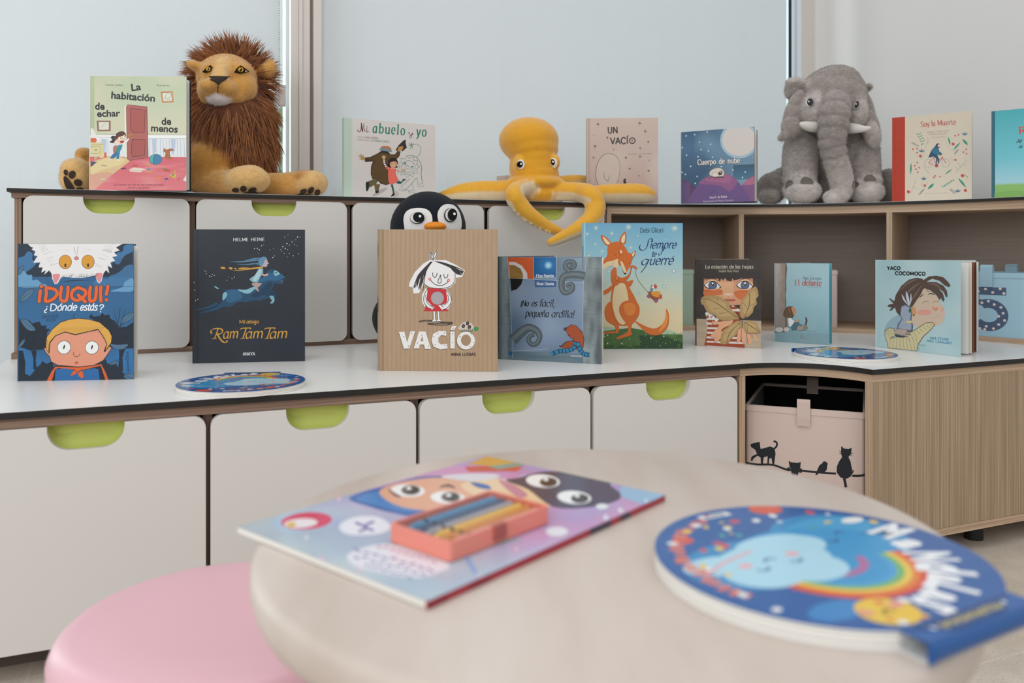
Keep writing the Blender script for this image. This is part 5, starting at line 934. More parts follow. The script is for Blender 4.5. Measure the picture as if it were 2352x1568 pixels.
# --- grey blue cover with the sad squirrel
def art_stones(A):
    A.bg(lambda s, t: mix('8d9fb6', '5f7690', max(0, min(1, .35+.9*abs(s-.46)*1.3*abs(t-.5)*2+.8*noise.noise(Vector((s*3, t*3, 4))))))), 
    A.bg(lambda s, t: mix('5b6a70', '86969a', max(0, min(1, math.sin(s*3.14)+.4*noise.noise(Vector((s*4, t*9, 2)))))), 10, 30, 0, .105); A.bg(lambda s, t: mix('6d7f88', '57707e', noise.noise(Vector((s*4, t*3, 1)))+.5), 16, 5, .1, 1, 0, .085)
    A.bg(lambda s, t: mix('8a9698', '545c60', max(0, min(1, .45*s+.9*noise.noise(Vector((s*3, t*6, 6)))+.2))), 14, 36, .825, 1)
    A.P('c4592f', [(160, 82), (500, 88), (508, 382), (170, 365)]); A.P('cfc6c8', [(172, 145), (260, 150), (350, 200), (420, 300), (425, 378), (180, 365)], 0); A.P('8a6a34', [(178, 190), (250, 192), (330, 240), (360, 310), (365, 376), (188, 366)], 0); A.P('17181a', [(190, 366), (362, 378), (340, 450), (280, 515), (205, 538)], 0)
    for k in range(30): A.L('a88448', 2, [(190+k*5.5, 215+k*4), (200+k*5, 350)])
    A.bg(lambda s, t: mix('1f5d96', '2f7cb4', math.exp(-((s-.62)**2+(t-.62)**2)*9)), 12, 12, .342, .562, .805, .995)
    A.E('5f9fc8', 705, 200, 52); A.E('8fbfdc', 705, 200, 32)
    for k in range(8): a = k*math.pi/8; r = 46 if k % 2 == 0 else 34; A.L('f0f2f2', (1, 6, 1), [(705-r*math.cos(a), 200-r*math.sin(a)), (705+r*math.cos(a), 200+r*math.sin(a))])
    A.P('3a5f8e', [(520, 392), (812, 408), (805, 492), (525, 492)]); A.bg(lambda s, t: mix('6c8190', '8ba0ab', s*t+.3*noise.noise(Vector((s*4, t*4, 0)))), 10, 10, .57, .815, .77, .99)
    for q in ([(155, 85), (225, 1345), (215, 1440)], [(165, 365), (510, 385), (810, 408), (1180, 445)], [(500, 88), (512, 385)], [(822, 92), (805, 405)], [(1222, 98), (1175, 440), (1150, 1080)], [(220, 1345), (700, 1315)]): A.L('c6d0d6', 3.5, q)
    for q in ([(50, 265), (160, 255)], [(52, 415), (180, 380)], [(110, 655), (205, 650)], [(110, 745), (205, 700)], [(52, 990), (215, 975)], [(110, 870), (205, 868)], [(1215, 245), (1405, 255)], [(1190, 510), (1330, 515)], [(1170, 640), (1400, 720)], [(1160, 755), (1250, 760)], [(1165, 790), (1360, 815)], [(1150, 855), (1360, 860)], [(1165, 1040), (1280, 1055)], [(1170, 1075), (1400, 1075)], [(1280, 1260), (1400, 1275)]): A.L('3b464c', (2, 5, 2), q)
    # curled branches
    def curl(P, w_):
        A.L('323a3c', [w_[0]+10, w_[1]+10, w_[2]+10], P, 1, 8); A.L('59646a', list(w_), P, 1, 8); A.L('6d7a80', [w_[0]*.4, w_[1]*.4, w_[2]*.4], [(x-6, y-6) for x, y in P], 1, 8)
    curl([(1195, 350), (1080, 330), (930, 345), (885, 420), (890, 520), (930, 570), (1010, 545), (1035, 490), (1010, 450), (965, 470), (985, 505)], (90, 60, 30)); curl([(1000, 290), (935, 230), (960, 165), (1030, 155), (1065, 200), (1040, 240), (1005, 225), (1020, 190)], (60, 44, 26)); curl([(220, 1200), (340, 1090), (440, 1035), (540, 1070), (585, 1150), (550, 1240), (480, 1255), (435, 1200), (460, 1145), (515, 1130)], (130, 56, 40))
    # squirrel and striped scarf
    A.P('3a2018', [(940, 1300), (850, 1290), (842, 1270), (870, 1275), (930, 1220), (1020, 1205), (1040, 1160), (1010, 1185), (965, 1140), (938, 1080), (890, 1060), (940, 1055), (895, 1040), (950, 1030), (1010, 990), (1070, 1005), (1150, 1085), (1180, 1180), (1165, 1300), (1100, 1325)], 0); A.P('974623', [(880, 1292), (940, 1230), (1020, 1215), (1030, 1260), (1000, 1300), (930, 1310)], 1); A.P('a34a26', [(945, 1050), (1010, 998), (1065, 1012), (1140, 1090), (1170, 1180), (1155, 1290), (1090, 1310), (1030, 1260), (1040, 1180), (1010, 1175), (972, 1135), (945, 1085)], 1); A.E('2a1712', 980, 1130, 7, 10); A.L('6a2c18', 5, [(1060, 1150), (1030, 1200), (1030, 1260)], 1)
    for P in ([(1075, 1220), (1030, 1310), (940, 1340), (850, 1345), (740, 1385)], [(1090, 1225), (1125, 1330), (1180, 1385), (1250, 1395)]):
        Q = smooth(P, False, 6); A.L('143848', 58, Q)
        for i in range(len(Q)-1): A.L('2b7ea8' if i % 3 else '17455e', 48, [Q[i], Q[i+1]]) if True else None
    A.P('1f63a0', [(160, 1352), (218, 1348), (218, 1392), (172, 1400)])
    A.Hd('Elisa', 540, 358, 628, 362, 40, 'd9dde2', 7, 0, .5, 10, 5); A.Hd('Ramón', 646, 360, 780, 362, 40, 'd9dde2', 7, 0, .5, 10, 5); A.Hd('Rosa', 548, 462, 640, 464, 40, 'd9dde2', 7, 0, .5, 10, 5); A.Hd('Osuna', 656, 464, 778, 466, 40, 'd9dde2', 7, 0, .5, 10, 5)
    K_ = '1b1d22'; A.Hd('¡No', 330, 738, 442, 742, 72, K_, 13, .05, .25, 30, 0, 0); A.Hd('es', 474, 744, 550, 748, 84, K_, 12, .2, .25, 30, 0, 0); A.Hd('fácil,', 580, 748, 788, 756, 92, K_, 13, .15, .25, 30, 0, 0); A.Hd('pequeña', 390, 880, 706, 892, 92, K_, 13, .15, .25, 30, 0, 0); A.Hd('ardilla!', 740, 892, 1046, 902, 92, K_, 13, .15, .25, 30, 0, 0)
    A.T('kalandraka', 998, 1416, 1145, 1424, 32, 'd3dbe0')
book((1140, 575, 5.808), [(50, 72), (1418, 98), (1405, 1518), (47, 1450)], art_stones, 'square grey blue picture book with a sad squirrel and striped scarf', .012, 1273, edge='5c6a74', spine='4f5c62', back='2b323d')
# --- sky to cream cover with two fox like animals
def art_foxes(A):
    A.bg(lambda s, t: mix(grad(t, [(0, 'cdbb92'), (.25, 'd2c29c'), (.5, 'bcc7b6'), (.75, '8fbccb'), (1, '6ea6c4')]), '9cc2c4', max(0, .6*noise.noise(Vector((s*4, t*4, 3))))))
    A.L('9fcfe0', 10, [(68, 60), (66, 1520)])
    for x, y, r in ((200, 117, 26), (578, 110, 32), (385, 182, 22), (95, 187, 20), (605, 350, 22), (192, 310, 18), (272, 392, 26), (345, 628, 22), (1120, 127, 36), (1108, 622, 34), (993, 803, 28), (1150, 853, 16), (693, 878, 22), (295, 775, 20), (112, 440, 26)):
        A.E('a9c9c9', x, y, r); A.E('8fb3b4', x, y, r*.82); A.star('dfe3dc', x, y, r*.62)
    for x, y, r in ((687, 210, 16), (1013, 257, 12), (782, 713, 14), (1063, 985, 18), (855, 1093, 18), (745, 1178, 15), (1103, 1247, 13)): A.star('8c9a9a', x, y, r+2); A.star('e9e4d2', x, y, r*.7)
    A.P('9fb596', [(60, 1275), (300, 1262), (500, 1290), (700, 1290), (1000, 1290), (1205, 1360), (1205, 1522), (60, 1522)]); A.bg(lambda s, t: mix('2c4a28', '56753c', max(0, min(1, t*.8+.7*noise.noise(Vector((s*14, t*5, 2)))))), 30, 10, 0, 1, 0, .115); A.P('456536', [(60, 1400), (280, 1320), (600, 1280), (900, 1340), (1100, 1390), (1205, 1440), (1205, 1490), (60, 1480)], 0); A.P('27452a', [(700, 1370), (950, 1365), (1205, 1450), (1205, 1522), (720, 1522)], 0)
    A.scatter(190, ['243f24', '5f8040', '3a5a30', '6f8a4c'], 14, (60, 1330, 1205, 1515), 4, 'leaf'); A.scatter(16, ['d8d6c4', 'cfc4a0'], 10, (60, 1350, 1205, 1500), 9, 'star')
    O, Od, C_ = 'c8672a', '8f4018', 'd9c49a'
    def fur_(q, c=O): A.P(Od, [(x+(3 if x > 520 else -3), y+3) for x, y in q], 0); A.P(c, q, 0)
    # long tail, legs, body
    fur_(smooth([(640, 1195), (720, 1235), (820, 1280), (900, 1285), (980, 1225), (1010, 1140), (1015, 1062), (1045, 1130), (1035, 1250), (980, 1330), (890, 1368), (790, 1340), (720, 1280)], True, 5)); A.P('d98a45', [(960, 1260), (1010, 1160), (1018, 1090), (1035, 1160), (1010, 1260), (930, 1330)], 1)
    fur_(smooth([(60, 1365), (280, 1335), (440, 1320), (450, 1340), (300, 1350), (120, 1385)], True, 3)); fur_(smooth([(440, 1395), (540, 1345), (590, 1310), (618, 1360), (540, 1385), (460, 1412)], True, 4))
    fur_(smooth([(375, 980), (320, 1020), (300, 1100), (330, 1200), (420, 1260), (430, 1335), (460, 1330), (465, 1240), (420, 1100)], True, 5)); fur_(smooth([(60, 870), (200, 870), (310, 840), (395, 780), (375, 850), (300, 895), (180, 900), (60, 900)], True, 4))
    fur_(smooth([(410, 780), (380, 880), (375, 1000), (400, 1130), (450, 1230), (540, 1255), (640, 1180), (690, 1050), (650, 930), (590, 820), (560, 740), (480, 730)], True, 5)); A.P(C_, [(430, 790), (400, 880), (390, 1000), (420, 1140), (470, 1225), (530, 1240), (560, 1150), (580, 1000), (560, 850), (520, 760)], 1)
    fur_(smooth([(480, 1020), (540, 970), (640, 965), (695, 1020), (700, 1110), (660, 1190), (610, 1250), (605, 1360), (570, 1350), (570, 1270), (520, 1190), (475, 1100)], True, 5)); A.P('d67f38', [(520, 1020), (600, 990), (660, 1030), (640, 1120), (560, 1130)], 1)
    # big head bending over
    fur_(smooth([(60, 640), (200, 590), (290, 490), (335, 430), (340, 340), (400, 285), (480, 285), (550, 360), (560, 420), (520, 520), (450, 560), (400, 555), (280, 605), (150, 690), (60, 720)], True, 5)); A.P(C_, [(60, 690), (220, 600), (320, 520), (400, 500), (460, 480), (470, 540), (440, 590), (380, 560), (280, 610), (150, 690), (60, 740)], 1)
    for q, i in (([(260, 200), (330, 235), (380, 300), (345, 330), (300, 300), (270, 250)], [(280, 220), (330, 260), (362, 300), (335, 312), (300, 280)]), ([(540, 160), (552, 220), (545, 290), (500, 310), (475, 270), (495, 210)], [(536, 190), (540, 240), (528, 290), (500, 290), (498, 240)])): fur_(smooth(q, True, 3)); A.P('e0cfa8', i, 1)
    A.L('3a2418', 6, [(420, 440), (432, 432)]); A.L('8a6a3c', 4, [(396, 545), (402, 520)])
    # small one in its arms
    fur_(smooth([(460, 520), (480, 440), (520, 405), (590, 410), (625, 450), (610, 520), (570, 600), (540, 655), (520, 640), (500, 570)], True, 5)); A.P(C_, [(485, 510), (510, 520), (545, 600), (555, 640), (530, 640), (500, 580)], 1)
    for q, i in (([(470, 350), (515, 390), (510, 430), (480, 430)], [(478, 370), (505, 395), (500, 415), (485, 415)]), ([(662, 382), (650, 440), (625, 470), (612, 420), (635, 400)], [(652, 400), (640, 440), (626, 452), (622, 425)])): fur_(q); A.P('e0cfa8', i, 1)
    A.E('2a1a14', 540, 652, 12, 10); A.L('2a1a14', 4, [(515, 518), (525, 514)]); A.L('2a1a14', 4, [(580, 535), (592, 540)])
    fur_(smooth([(430, 580), (390, 600), (375, 680), (390, 770), (440, 790), (500, 740), (560, 720), (600, 650), (620, 580), (650, 590), (680, 600), (660, 565), (600, 560), (600, 620), (560, 680), (500, 700), (450, 690), (440, 630)], True, 4)); fur_(smooth([(420, 700), (470, 690), (560, 740), (610, 730), (630, 735), (595, 800), (575, 780), (520, 760), (450, 740)], True, 4)); A.E(Od, 440, 705, 22, 26); A.E('d67f38', 440, 705, 16, 20)
    A.L('3a3430', 4, [(660, 600), (670, 680), (720, 770), (810, 875)], 1)
    A.P('8a4f2c', [(810, 870), (850, 860), (920, 900), (930, 950), (890, 970), (830, 930)], 1); A.P('cf8f3c', [(840, 870), (930, 860), (950, 890), (920, 930), (860, 910)], 1); A.P('3f7fae', [(832, 850), (838, 800), (860, 790), (858, 860)]); A.E('e8e6e0', 862, 805, 16); A.E('3f7fae', 850, 795, 10); A.P('d9a53c', [(828, 815), (845, 808), (840, 828)]); A.P('c23a32', [(870, 790), (900, 770), (890, 795), (915, 790), (900, 830), (880, 820)]); A.P('c23a32', [(940, 900), (968, 895), (965, 945), (935, 945)])
    for x, y in ((815, 915), (897, 967)): A.E('7a3a5a', x, y, 22); A.E('a9647f', x, y, 14); A.E('5a2a44', x, y, 5)
    A.Hd('Debi', 718, 174, 828, 174, 52, '2a4450', 7, 0, .9); A.Hd('Gliori', 850, 174, 988, 174, 52, '2a4450', 7, 0, .9)
    N1 = '24406c'; n_ = lambda q, w_=17: A.nib(N1, w_, smooth(q, False, 6), .25, 30)
    n_([(730, 315), (708, 335), (720, 375), (765, 378), (800, 330), (815, 265), (845, 245), (858, 262), (845, 285)], 15); A.Hd('iempre', 825, 360, 1132, 360, 92, N1, 15, .3, .25, 30, 0, 3); n_([(985, 330), (965, 420), (940, 440), (932, 425), (960, 405)], 11)
    A.Hd('te', 848, 454, 900, 454, 62, N1, 12, .25, .3, 30, 0, 2); A.Hd('uerré', 818, 550, 1096, 548, 104, N1, 17, .3, .25, 30, 0, 2); n_([(815, 500), (780, 485), (740, 510), (740, 548), (775, 545), (812, 505)], 17); n_([(820, 488), (780, 570), (725, 640)], 18)
book((1330, 500, 5.06), [(62, 58), (1215, 66), (1205, 1522), (62, 1524)], art_foxes, 'large sky blue to cream picture book with two hugging orange foxes', .012, None, 38, edge='9fb9b8', spine='9fcfe0', spine_art=[('3f6f86', .58, .82, .35, .62)])
# --- dark cover with the child behind dry leaves
def art_leaves(A):
    A.bg(lambda s, t: mix('2c2522', '3a302a', max(0, .5+noise.noise(Vector((s*30, t*3, 1)))))); A.bg(lambda s, t: mix('a8967e', 'b7a68d', .5+noise.noise(Vector((s*4, t*12, 1)))), 14, 10, 0, 1, 0, .31)
    A.P('2e2725', [(62, 1020), (130, 1025), (145, 960), (200, 985), (260, 1050), (800, 1060), (900, 1020), (1000, 1030), (1080, 950), (1080, 900), (62, 900)])
    A.P('c98f6c', [(178, 410), (945, 410), (955, 520), (880, 640), (760, 820), (600, 830), (380, 690), (178, 670)]); A.bg(lambda s, t: mix('c9966f', 'd6a67f', t), 4, 4, .29, .58, .55, .74)
    A.P('2c2522', [(62, 300), (1080, 300), (1080, 430), (945, 405), (860, 412), (852, 360), (845, 410), (790, 412), (768, 342), (752, 415), (645, 440), (628, 380), (615, 455), (535, 440), (515, 350), (490, 440), (450, 410), (432, 455), (400, 405), (290, 402), (178, 412), (175, 680), (62, 700)])
    for q in ([(185, 590), (440, 580), (460, 640), (350, 660), (200, 680)], [(668, 612), (890, 600), (840, 680), (780, 730), (690, 700)]): A.P('bb5a2a', q, 1); A.P('c4693a', [(x+8, y+12) for x, y in q], 1)
    for cx, s_ in ((318, 1), (826, -1)):
        A.P('e3b894', [(cx-140, 500), (cx, 425), (cx+130, 520), (cx, 590)], 1); A.P('1d1816', [(cx-138, 512), (cx-60, 455), (cx+30, 448), (cx+90, 490), (cx+132, 552), (cx+60, 560), (cx, 572), (cx-80, 562)], 1); A.P('dfe0de', [(cx-122, 512), (cx-60, 465), (cx+30, 460), (cx+80, 500), (cx+112, 545), (cx+40, 560), (cx-60, 556)], 1); A.E('1b1c22', cx, 514, 70, 62); A.E('4a6188', cx, 514, 62, 56); A.E('9c7f5e', cx, 500, 36, 32); A.E('16161a', cx+2, 496, 26, 28); A.E('e9e9e6', cx, 484, 14, 17)
    A.L('2a1c18', 8, [(178, 430), (260, 410), (350, 415), (430, 450)], 1); A.L('2a1c18', 7, [(690, 480), (780, 420), (870, 412), (935, 440)], 1)
    A.P('e0b898', [(520, 640), (600, 640), (640, 670), (600, 690), (520, 690), (475, 660)], 1); A.L('7a4530', 5, [(478, 660), (520, 668), (560, 690), (600, 675), (630, 680)], 1); A.P('b0604a', [(505, 740), (570, 728), (680, 742), (640, 765), (560, 762)], 1); A.L('6a2c22', 5, [(505, 738), (570, 752), (680, 742)], 1)
    # striped jumper
    sw = [(195, 960), (240, 910), (330, 1000), (410, 1060), (640, 840), (660, 830), (750, 900), (760, 1050), (740, 1200), (800, 1430), (820, 1490), (195, 1455), (250, 1100)]
    A.P('9a3f1f', sw)
    for k in range(9): y = 880+k*72; A.P('d5d2cd', [(230+(k > 3)*10-k*2, y), (420, y+6), (420, y+36), (230+(k > 3)*10-k*2, y+30)] if 880 < y < 1300 else [(225, y), (800, y+16), (805, y+46), (225, y+30)])
    A.P('9a3f1f', [(195, 1405), (820, 1440), (822, 1490), (190, 1452)]); 
    for k in range(4): A.P('d5d2cd', [(200+k*50, 950+k*34), (232+k*50, 920+k*34), (262+k*50, 950+k*34), (222+k*50, 1000+k*34)])
    A.R('d5d2cd', 610, 835, 660, 850); A.P('9a3f1f', [(612, 855), (660, 850), (665, 880), (640, 885)]); A.P('d5d2cd', [(680, 890), (730, 880), (745, 905), (690, 912)])
    # hands
    for q in ([(315, 1080), (420, 1085), (560, 1060), (640, 1065), (600, 1130), (480, 1190), (420, 1280), (350, 1330), (290, 1300), (420, 1140), (330, 1130)], [(345, 1370), (440, 1240), (480, 1250), (440, 1350), (370, 1405)], [(700, 1390), (720, 1210), (770, 1190), (760, 1370), (725, 1405)], [(780, 1200), (835, 1240), (838, 1420), (800, 1425), (775, 1380)], [(860, 1260), (915, 1290), (930, 1430), (895, 1438), (870, 1390)], [(940, 1285), (985, 1290), (1018, 1370), (990, 1385)], [(560, 1410), (590, 1380), (585, 1430)]): A.P('2a1c16', [(x+(4 if i % 2 else -5), y+4) for i, (x, y) in enumerate(q)], 1); A.P('d9a07c', q, 1)
    # dry leaves
    def dry(q, ribs, c='a98a5a'):
        A.P('2a2018', [(x*1.0+(5 if i % 2 else -5), y+5) for i, (x, y) in enumerate(q)]); A.P(c, q); cx = sum(p[0] for p in q)/len(q); cy = sum(p[1] for p in q)/len(q); A.P('b89a68', [(cx+(x-cx)*.7, cy+(y-cy)*.7) for x, y in q], 1)
        for r in ribs: A.L('3a2a1c', (3, 10, 6), r, len(r) > 2 and 1)
    dry([(128, 745), (150, 700), (200, 675), (350, 670), (430, 690), (500, 740), (585, 775), (590, 850), (620, 900), (690, 960), (755, 1040), (640, 1055), (480, 1070), (400, 1040), (350, 980), (270, 960), (215, 910), (180, 830), (140, 805)], [[(150, 720), (300, 750), (450, 840), (600, 950), (760, 1050)], [(400, 780), (390, 720)], [(450, 870), (330, 880)], [(560, 930), (420, 960)]])
    dry([(790, 1060), (750, 980), (745, 850), (760, 760), (850, 650), (890, 600), (960, 545), (1000, 535), (1030, 600), (1040, 680), (1000, 730), (1015, 810), (965, 860), (950, 940), (890, 1000)], [[(780, 1060), (870, 900), (900, 760), (895, 640)], [(870, 890), (800, 790)], [(890, 840), (985, 800)]])
    dry([(775, 1080), (700, 1070), (650, 1100), (600, 1120), (560, 1170), (490, 1210), (460, 1280), (430, 1430), (520, 1440), (560, 1400), (640, 1330), (700, 1280), (720, 1200), (785, 1170)], [[(770, 1090), (660, 1180), (580, 1280), (540, 1400)], [(600, 1260), (500, 1260)]])
    dry([(810, 1090), (900, 1060), (1000, 1110), (1040, 1180), (1078, 1260), (960, 1270), (880, 1270), (810, 1220)], [[(800, 1080), (930, 1160), (1060, 1250)], [(870, 1130), (860, 1240)]])
    A.L('2a1f18', 14, [(690, 930), (770, 1050), (860, 1000)], 1); A.L('2a1f18', 12, [(780, 1060), (785, 1160)])
    for tx, a, b in (('La', 200, 270), ('estación', 296, 552), ('de', 580, 652), ('las', 676, 752), ('hojas', 784, 956)): A.Hd(tx, a, 247+(a-200)*.006, b, 247+(b-200)*.006, 54, 'c9bfae', 8, 0, .5, 10, 6)
    A.Hd('Isabel', 416, 306, 530, 306, 36, 'a89c8c', 6, 0, .5, 10, 5); A.Hd('Ruiz', 544, 306, 632, 306, 36, 'a89c8c', 6, 0, .5, 10, 5); A.Hd('Ruiz', 646, 306, 734, 306, 36, 'a89c8c', 6, 0, .5, 10, 5)
book((1590, 580, 6.818), [(62, 100), (1080, 112), (1080, 1502), (68, 1455)], art_leaves, 'small dark brown picture book with wide blue eyes above dry leaves', .012, 1720, edge='4a4038', back='b5a48c', spine='3a302a')
# --- slim pale blue cover with a sitting girl and a cat
def art_trunk(A):
    A.bg(lambda s, t: mix(grad(t, [(0, '7d9fa8'), (.2, '86abb5'), (.6, '9bbfc9'), (1, 'a3c3cb')]), '9fb6bb', max(0, .5*noise.noise(Vector((s*5, t*5, 1)))))); A.P('7f9ea6', [(75, 1290), (500, 1295), (800, 1310), (1020, 1330), (1020, 1520), (75, 1460)])
    A.P('6f655d', [(85, 100), (280, 105), (296, 200), (284, 300), (275, 440), (280, 560), (265, 640), (275, 760), (270, 860), (285, 1050), (290, 1200), (240, 1290), (75, 1300)]); A.bg(lambda s, t: mix(mix('b9afa8', '94887f', max(0, min(1, s*1.1+.35*noise.noise(Vector((s*4, t*12, 2)))))), '8a7f77', max(0, .8-t*1.2)), 10, 40, .005, .195, .14, .995)
    for y in (470, 690, 930, 1060): A.L('6b6058', (2, 4, 1), [(265, y), (210, y+8)])
    for x, rx in ((148, 70), (275, 46)): A.E('4a4440', x, 1245, rx+3, 48); A.E('cbc5bf', x, 1247, rx, 44)
    A.L('4a4a48', 4, [(210, 1290), (400, 1260), (560, 1262), (780, 1282)], 1)
    A.P('3f3730', [(225, 1010), (240, 920), (300, 855), (370, 850), (400, 880), (395, 1030), (300, 1045)], 1); A.P('6a5542', [(230, 1008), (246, 925), (302, 862), (360, 858), (385, 900), (385, 1020), (300, 1038)], 1); A.P('c58f6c', [(360, 865), (410, 870), (428, 900), (450, 910), (435, 930), (440, 970), (405, 1010), (385, 960)], 1); A.L('c94a30', 14, [(325, 855), (318, 900), (340, 950)], 1); A.L('3a2c24', 4, [(390, 910), (405, 915)])
    A.P('4a4a4a', [(296, 1060), (340, 1035), (400, 1080), (430, 1100), (350, 1215), (310, 1190)], 0); A.P('dfe2e2', [(302, 1062), (340, 1042), (395, 1085), (418, 1100), (348, 1205), (315, 1185)], 0); A.P('c58f6c', [(395, 1120), (470, 1100), (478, 1070), (510, 1085), (490, 1120), (420, 1140)], 1); A.P('4f6f80', [(340, 1210), (400, 1130), (490, 1115), (505, 1160), (450, 1200), (440, 1260), (370, 1260)], 0)
    A.P('4a433d', [(440, 1240), (460, 1190), (500, 1170), (530, 1155), (545, 1185), (590, 1150), (605, 1100), (600, 1035), (625, 1050), (635, 1100), (620, 1160), (635, 1230), (560, 1255), (500, 1275)], 1); A.P('a1968c', [(448, 1238), (466, 1195), (505, 1178), (540, 1190), (590, 1160), (622, 1180), (626, 1230), (560, 1248), (500, 1268)], 1); A.P('8a7f75', [(560, 1190), (600, 1160), (625, 1190), (622, 1235), (570, 1240)], 1); A.L('4a433d', 3, [(485, 1215), (510, 1220)])
    A.Hd('Peter', 566, 385, 664, 386, 42, '4f6f78', 7, 0, .5); A.Hd('Carnavas', 690, 386, 882, 388, 42, '4f6f78', 7, 0, .5); A.Hd('El', 424, 488, 502, 490, 96, 'b0584c', 15, 0, .22, 0, 5); A.Hd('elefante', 552, 494, 880, 500, 104, 'b0584c', 15, 0, .25, 0, 4); A.T('Traducción de Blanca Gago', 650, 528, 876, 534, 18, '5f7f86')
    A.R('b0443c', 526, 1350, 536, 1400); A.E('b0443c', 531, 1355, 8, 12); A.T('libros', 560, 1404, 610, 1406, 30, 'b0584c'); A.T('delzorro', 612, 1408, 700, 1414, 24, '9c8a88')
book((1770, 590, 7.467), [(85, 105), (1020, 112), (1005, 1512), (75, 1448)], art_trunk, 'slim pale blue picture book with a girl and cat leaning on a grey trunk', .006, 1914.9, edge='9cc0c9', back='4f9aa6', inside='4fa0ad', leaves=0, board=.001)
# --- mint cover with a child hugging a bird
def art_hug(A):
    A.bg(lambda s, t: mix('b5cdcf', 'a3c3c9', max(0, min(1, .4+noise.noise(Vector((s*3, t*3, 5))))))); A.P('93b0bd', [(250, 1000), (400, 900), (450, 1000), (380, 1100), (200, 1150)], 1)
    A.L('9fbcc0', 3, [(140, 105), (126, 1365)])
    K_ = '2a2a2c'
    def blk(t_, x0, y0, x1, y1): A.Hd(t_, x0, y0, x1, y1, 46, K_, 15, 0, .95, 0, 0, 12)
    blk('YACO', 250, 243, 440, 246); blk('COCOMOCO', 366, 318, 800, 330)
    A.P('5a4a44', [(350, 690), (370, 610), (450, 480), (560, 390), (680, 362), (760, 380), (770, 400), (850, 345), (960, 335), (1060, 360), (1130, 430), (1160, 480), (1140, 505), (1080, 480), (1000, 410), (900, 380), (820, 420), (960, 430), (1060, 480), (1110, 560), (1118, 640), (1095, 648), (1060, 570), (990, 525), (1050, 590), (1075, 680), (1055, 714), (1020, 660), (1000, 690), (960, 620), (860, 540), (780, 520), (735, 600), (640, 740), (500, 900), (450, 940), (380, 860), (355, 790), (300, 840), (275, 830), (310, 790), (245, 780), (270, 745), (335, 735), (275, 665), (285, 652), (345, 700)], 0)
    for q in ([(420, 560), (560, 430), (700, 380)], [(470, 680), (600, 520), (740, 430)], [(560, 740), (660, 600), (750, 470)], [(830, 440), (960, 470), (1050, 560)]): A.L('75635a', (3, 30, 4), q, 1)
    A.P('cdb7a2', [(730, 610), (780, 520), (860, 550), (960, 630), (1010, 720), (1060, 800), (1075, 900), (1040, 1010), (940, 1060), (800, 1080), (640, 1060), (600, 950), (600, 830), (650, 720)], 1); A.E('d99c8c', 780, 862, 110, 42); A.P('d98a78', [(890, 775), (930, 800), (975, 790), (975, 825), (940, 845), (905, 815)], 1); A.E('d6a596', 1040, 820, 30, 34)
    A.L('4a3a34', 5, [(752, 735), (795, 704), (842, 715)], 1); A.L('4a3a34', 5, [(908, 718), (950, 702), (995, 714)], 1); A.L('3a2e2a', (4, 16, 4), [(712, 652), (745, 620), (775, 602)], 1); A.L('3a2e2a', (4, 18, 4), [(836, 605), (880, 592), (935, 612)], 1); A.L('a98a7a', 3, [(860, 945), (940, 940), (1020, 880)], 1)
    for q in ([(740, 580), (765, 530)], [(800, 530), (830, 565), (860, 570)], [(820, 530), (850, 555)]): A.L('5a4a44', 5, q)
    # striped jumper
    Y_, Gs = 'cfc29a', '6f8a6a'
    A.P('4a4438', [(200, 1180), (215, 1120), (270, 1080), (345, 1090), (360, 1200), (260, 1250), (300, 1230), (480, 1200), (640, 1110), (800, 1010), (900, 1003), (935, 1040), (880, 1110), (760, 1220), (690, 1330), (670, 1420), (250, 1375), (235, 1290), (215, 1240)], 0); A.P(Y_, [(206, 1180), (222, 1124), (272, 1088), (340, 1096), (352, 1196), (262, 1242), (320, 1232), (485, 1206), (645, 1117), (802, 1018), (896, 1010), (926, 1042), (874, 1104), (752, 1214), (682, 1326), (664, 1415), (256, 1370), (242, 1290), (222, 1236)], 0)
    for k in range(9): a = 300+k*44; A.L(Gs, 5, [(a, 1235-k*2), (a-26+k*6, 1300), (a-30+k*10, 1385+k*4)], 1)
    for k in range(8): a = 500+k*52; A.L(Gs, 5, [(a, 1200-k*26), (a+40, 1225-k*24), (a+62, 1285-k*36)], 1)
    for k in range(5): A.L(Gs, 4, [(215+k*6, 1130+k*20), (270, 1120+k*24), (335, 1115+k*22)], 1)
    # grey bird and hand
    A.P('5f6a78', [(440, 820), (450, 770), (500, 750), (560, 770), (600, 800), (610, 870), (595, 960), (620, 1060), (610, 1130), (500, 1170), (380, 1100), (400, 1020), (450, 960), (430, 900)], 0); A.P('9aa5b6', [(448, 820), (460, 778), (505, 760), (555, 782), (588, 812), (590, 880), (575, 960), (596, 1050), (590, 1110), (500, 1150), (400, 1090), (420, 1030), (465, 960), (440, 900)], 0)
    for k in range(40): q = random.Random(k); x, y = q.uniform(440, 590), q.uniform(790, 1080); A.L('6a7686' if k % 2 else 'c0c8d4', (1, 6, 2), [(x, y), (x+8, y+26)])
    for q in ([(560, 770), (480, 680), (462, 598), (520, 700)], [(560, 770), (525, 660), (522, 555), (560, 640), (572, 740)], [(565, 775), (580, 680), (592, 585), (600, 680)]): A.P('6a7686', [(x-3, y) for x, y in q], 1); A.P('c3c9d2', q, 1)
    A.P('cba24c', [(595, 800), (615, 775), (655, 800), (663, 860), (640, 910), (612, 880)], 1); A.P('c98a8c', [(592, 800), (612, 780), (622, 880), (600, 870)], 1); A.P('3a3436', [(610, 890), (645, 900), (630, 918)]); A.E('2a3a30', 578, 838, 20, 30); A.E('4f9a5a', 578, 840, 13, 20); A.E('16201a', 580, 840, 6, 10); A.P('d6bf8c', [(515, 985), (605, 980), (608, 1012), (520, 1015)])
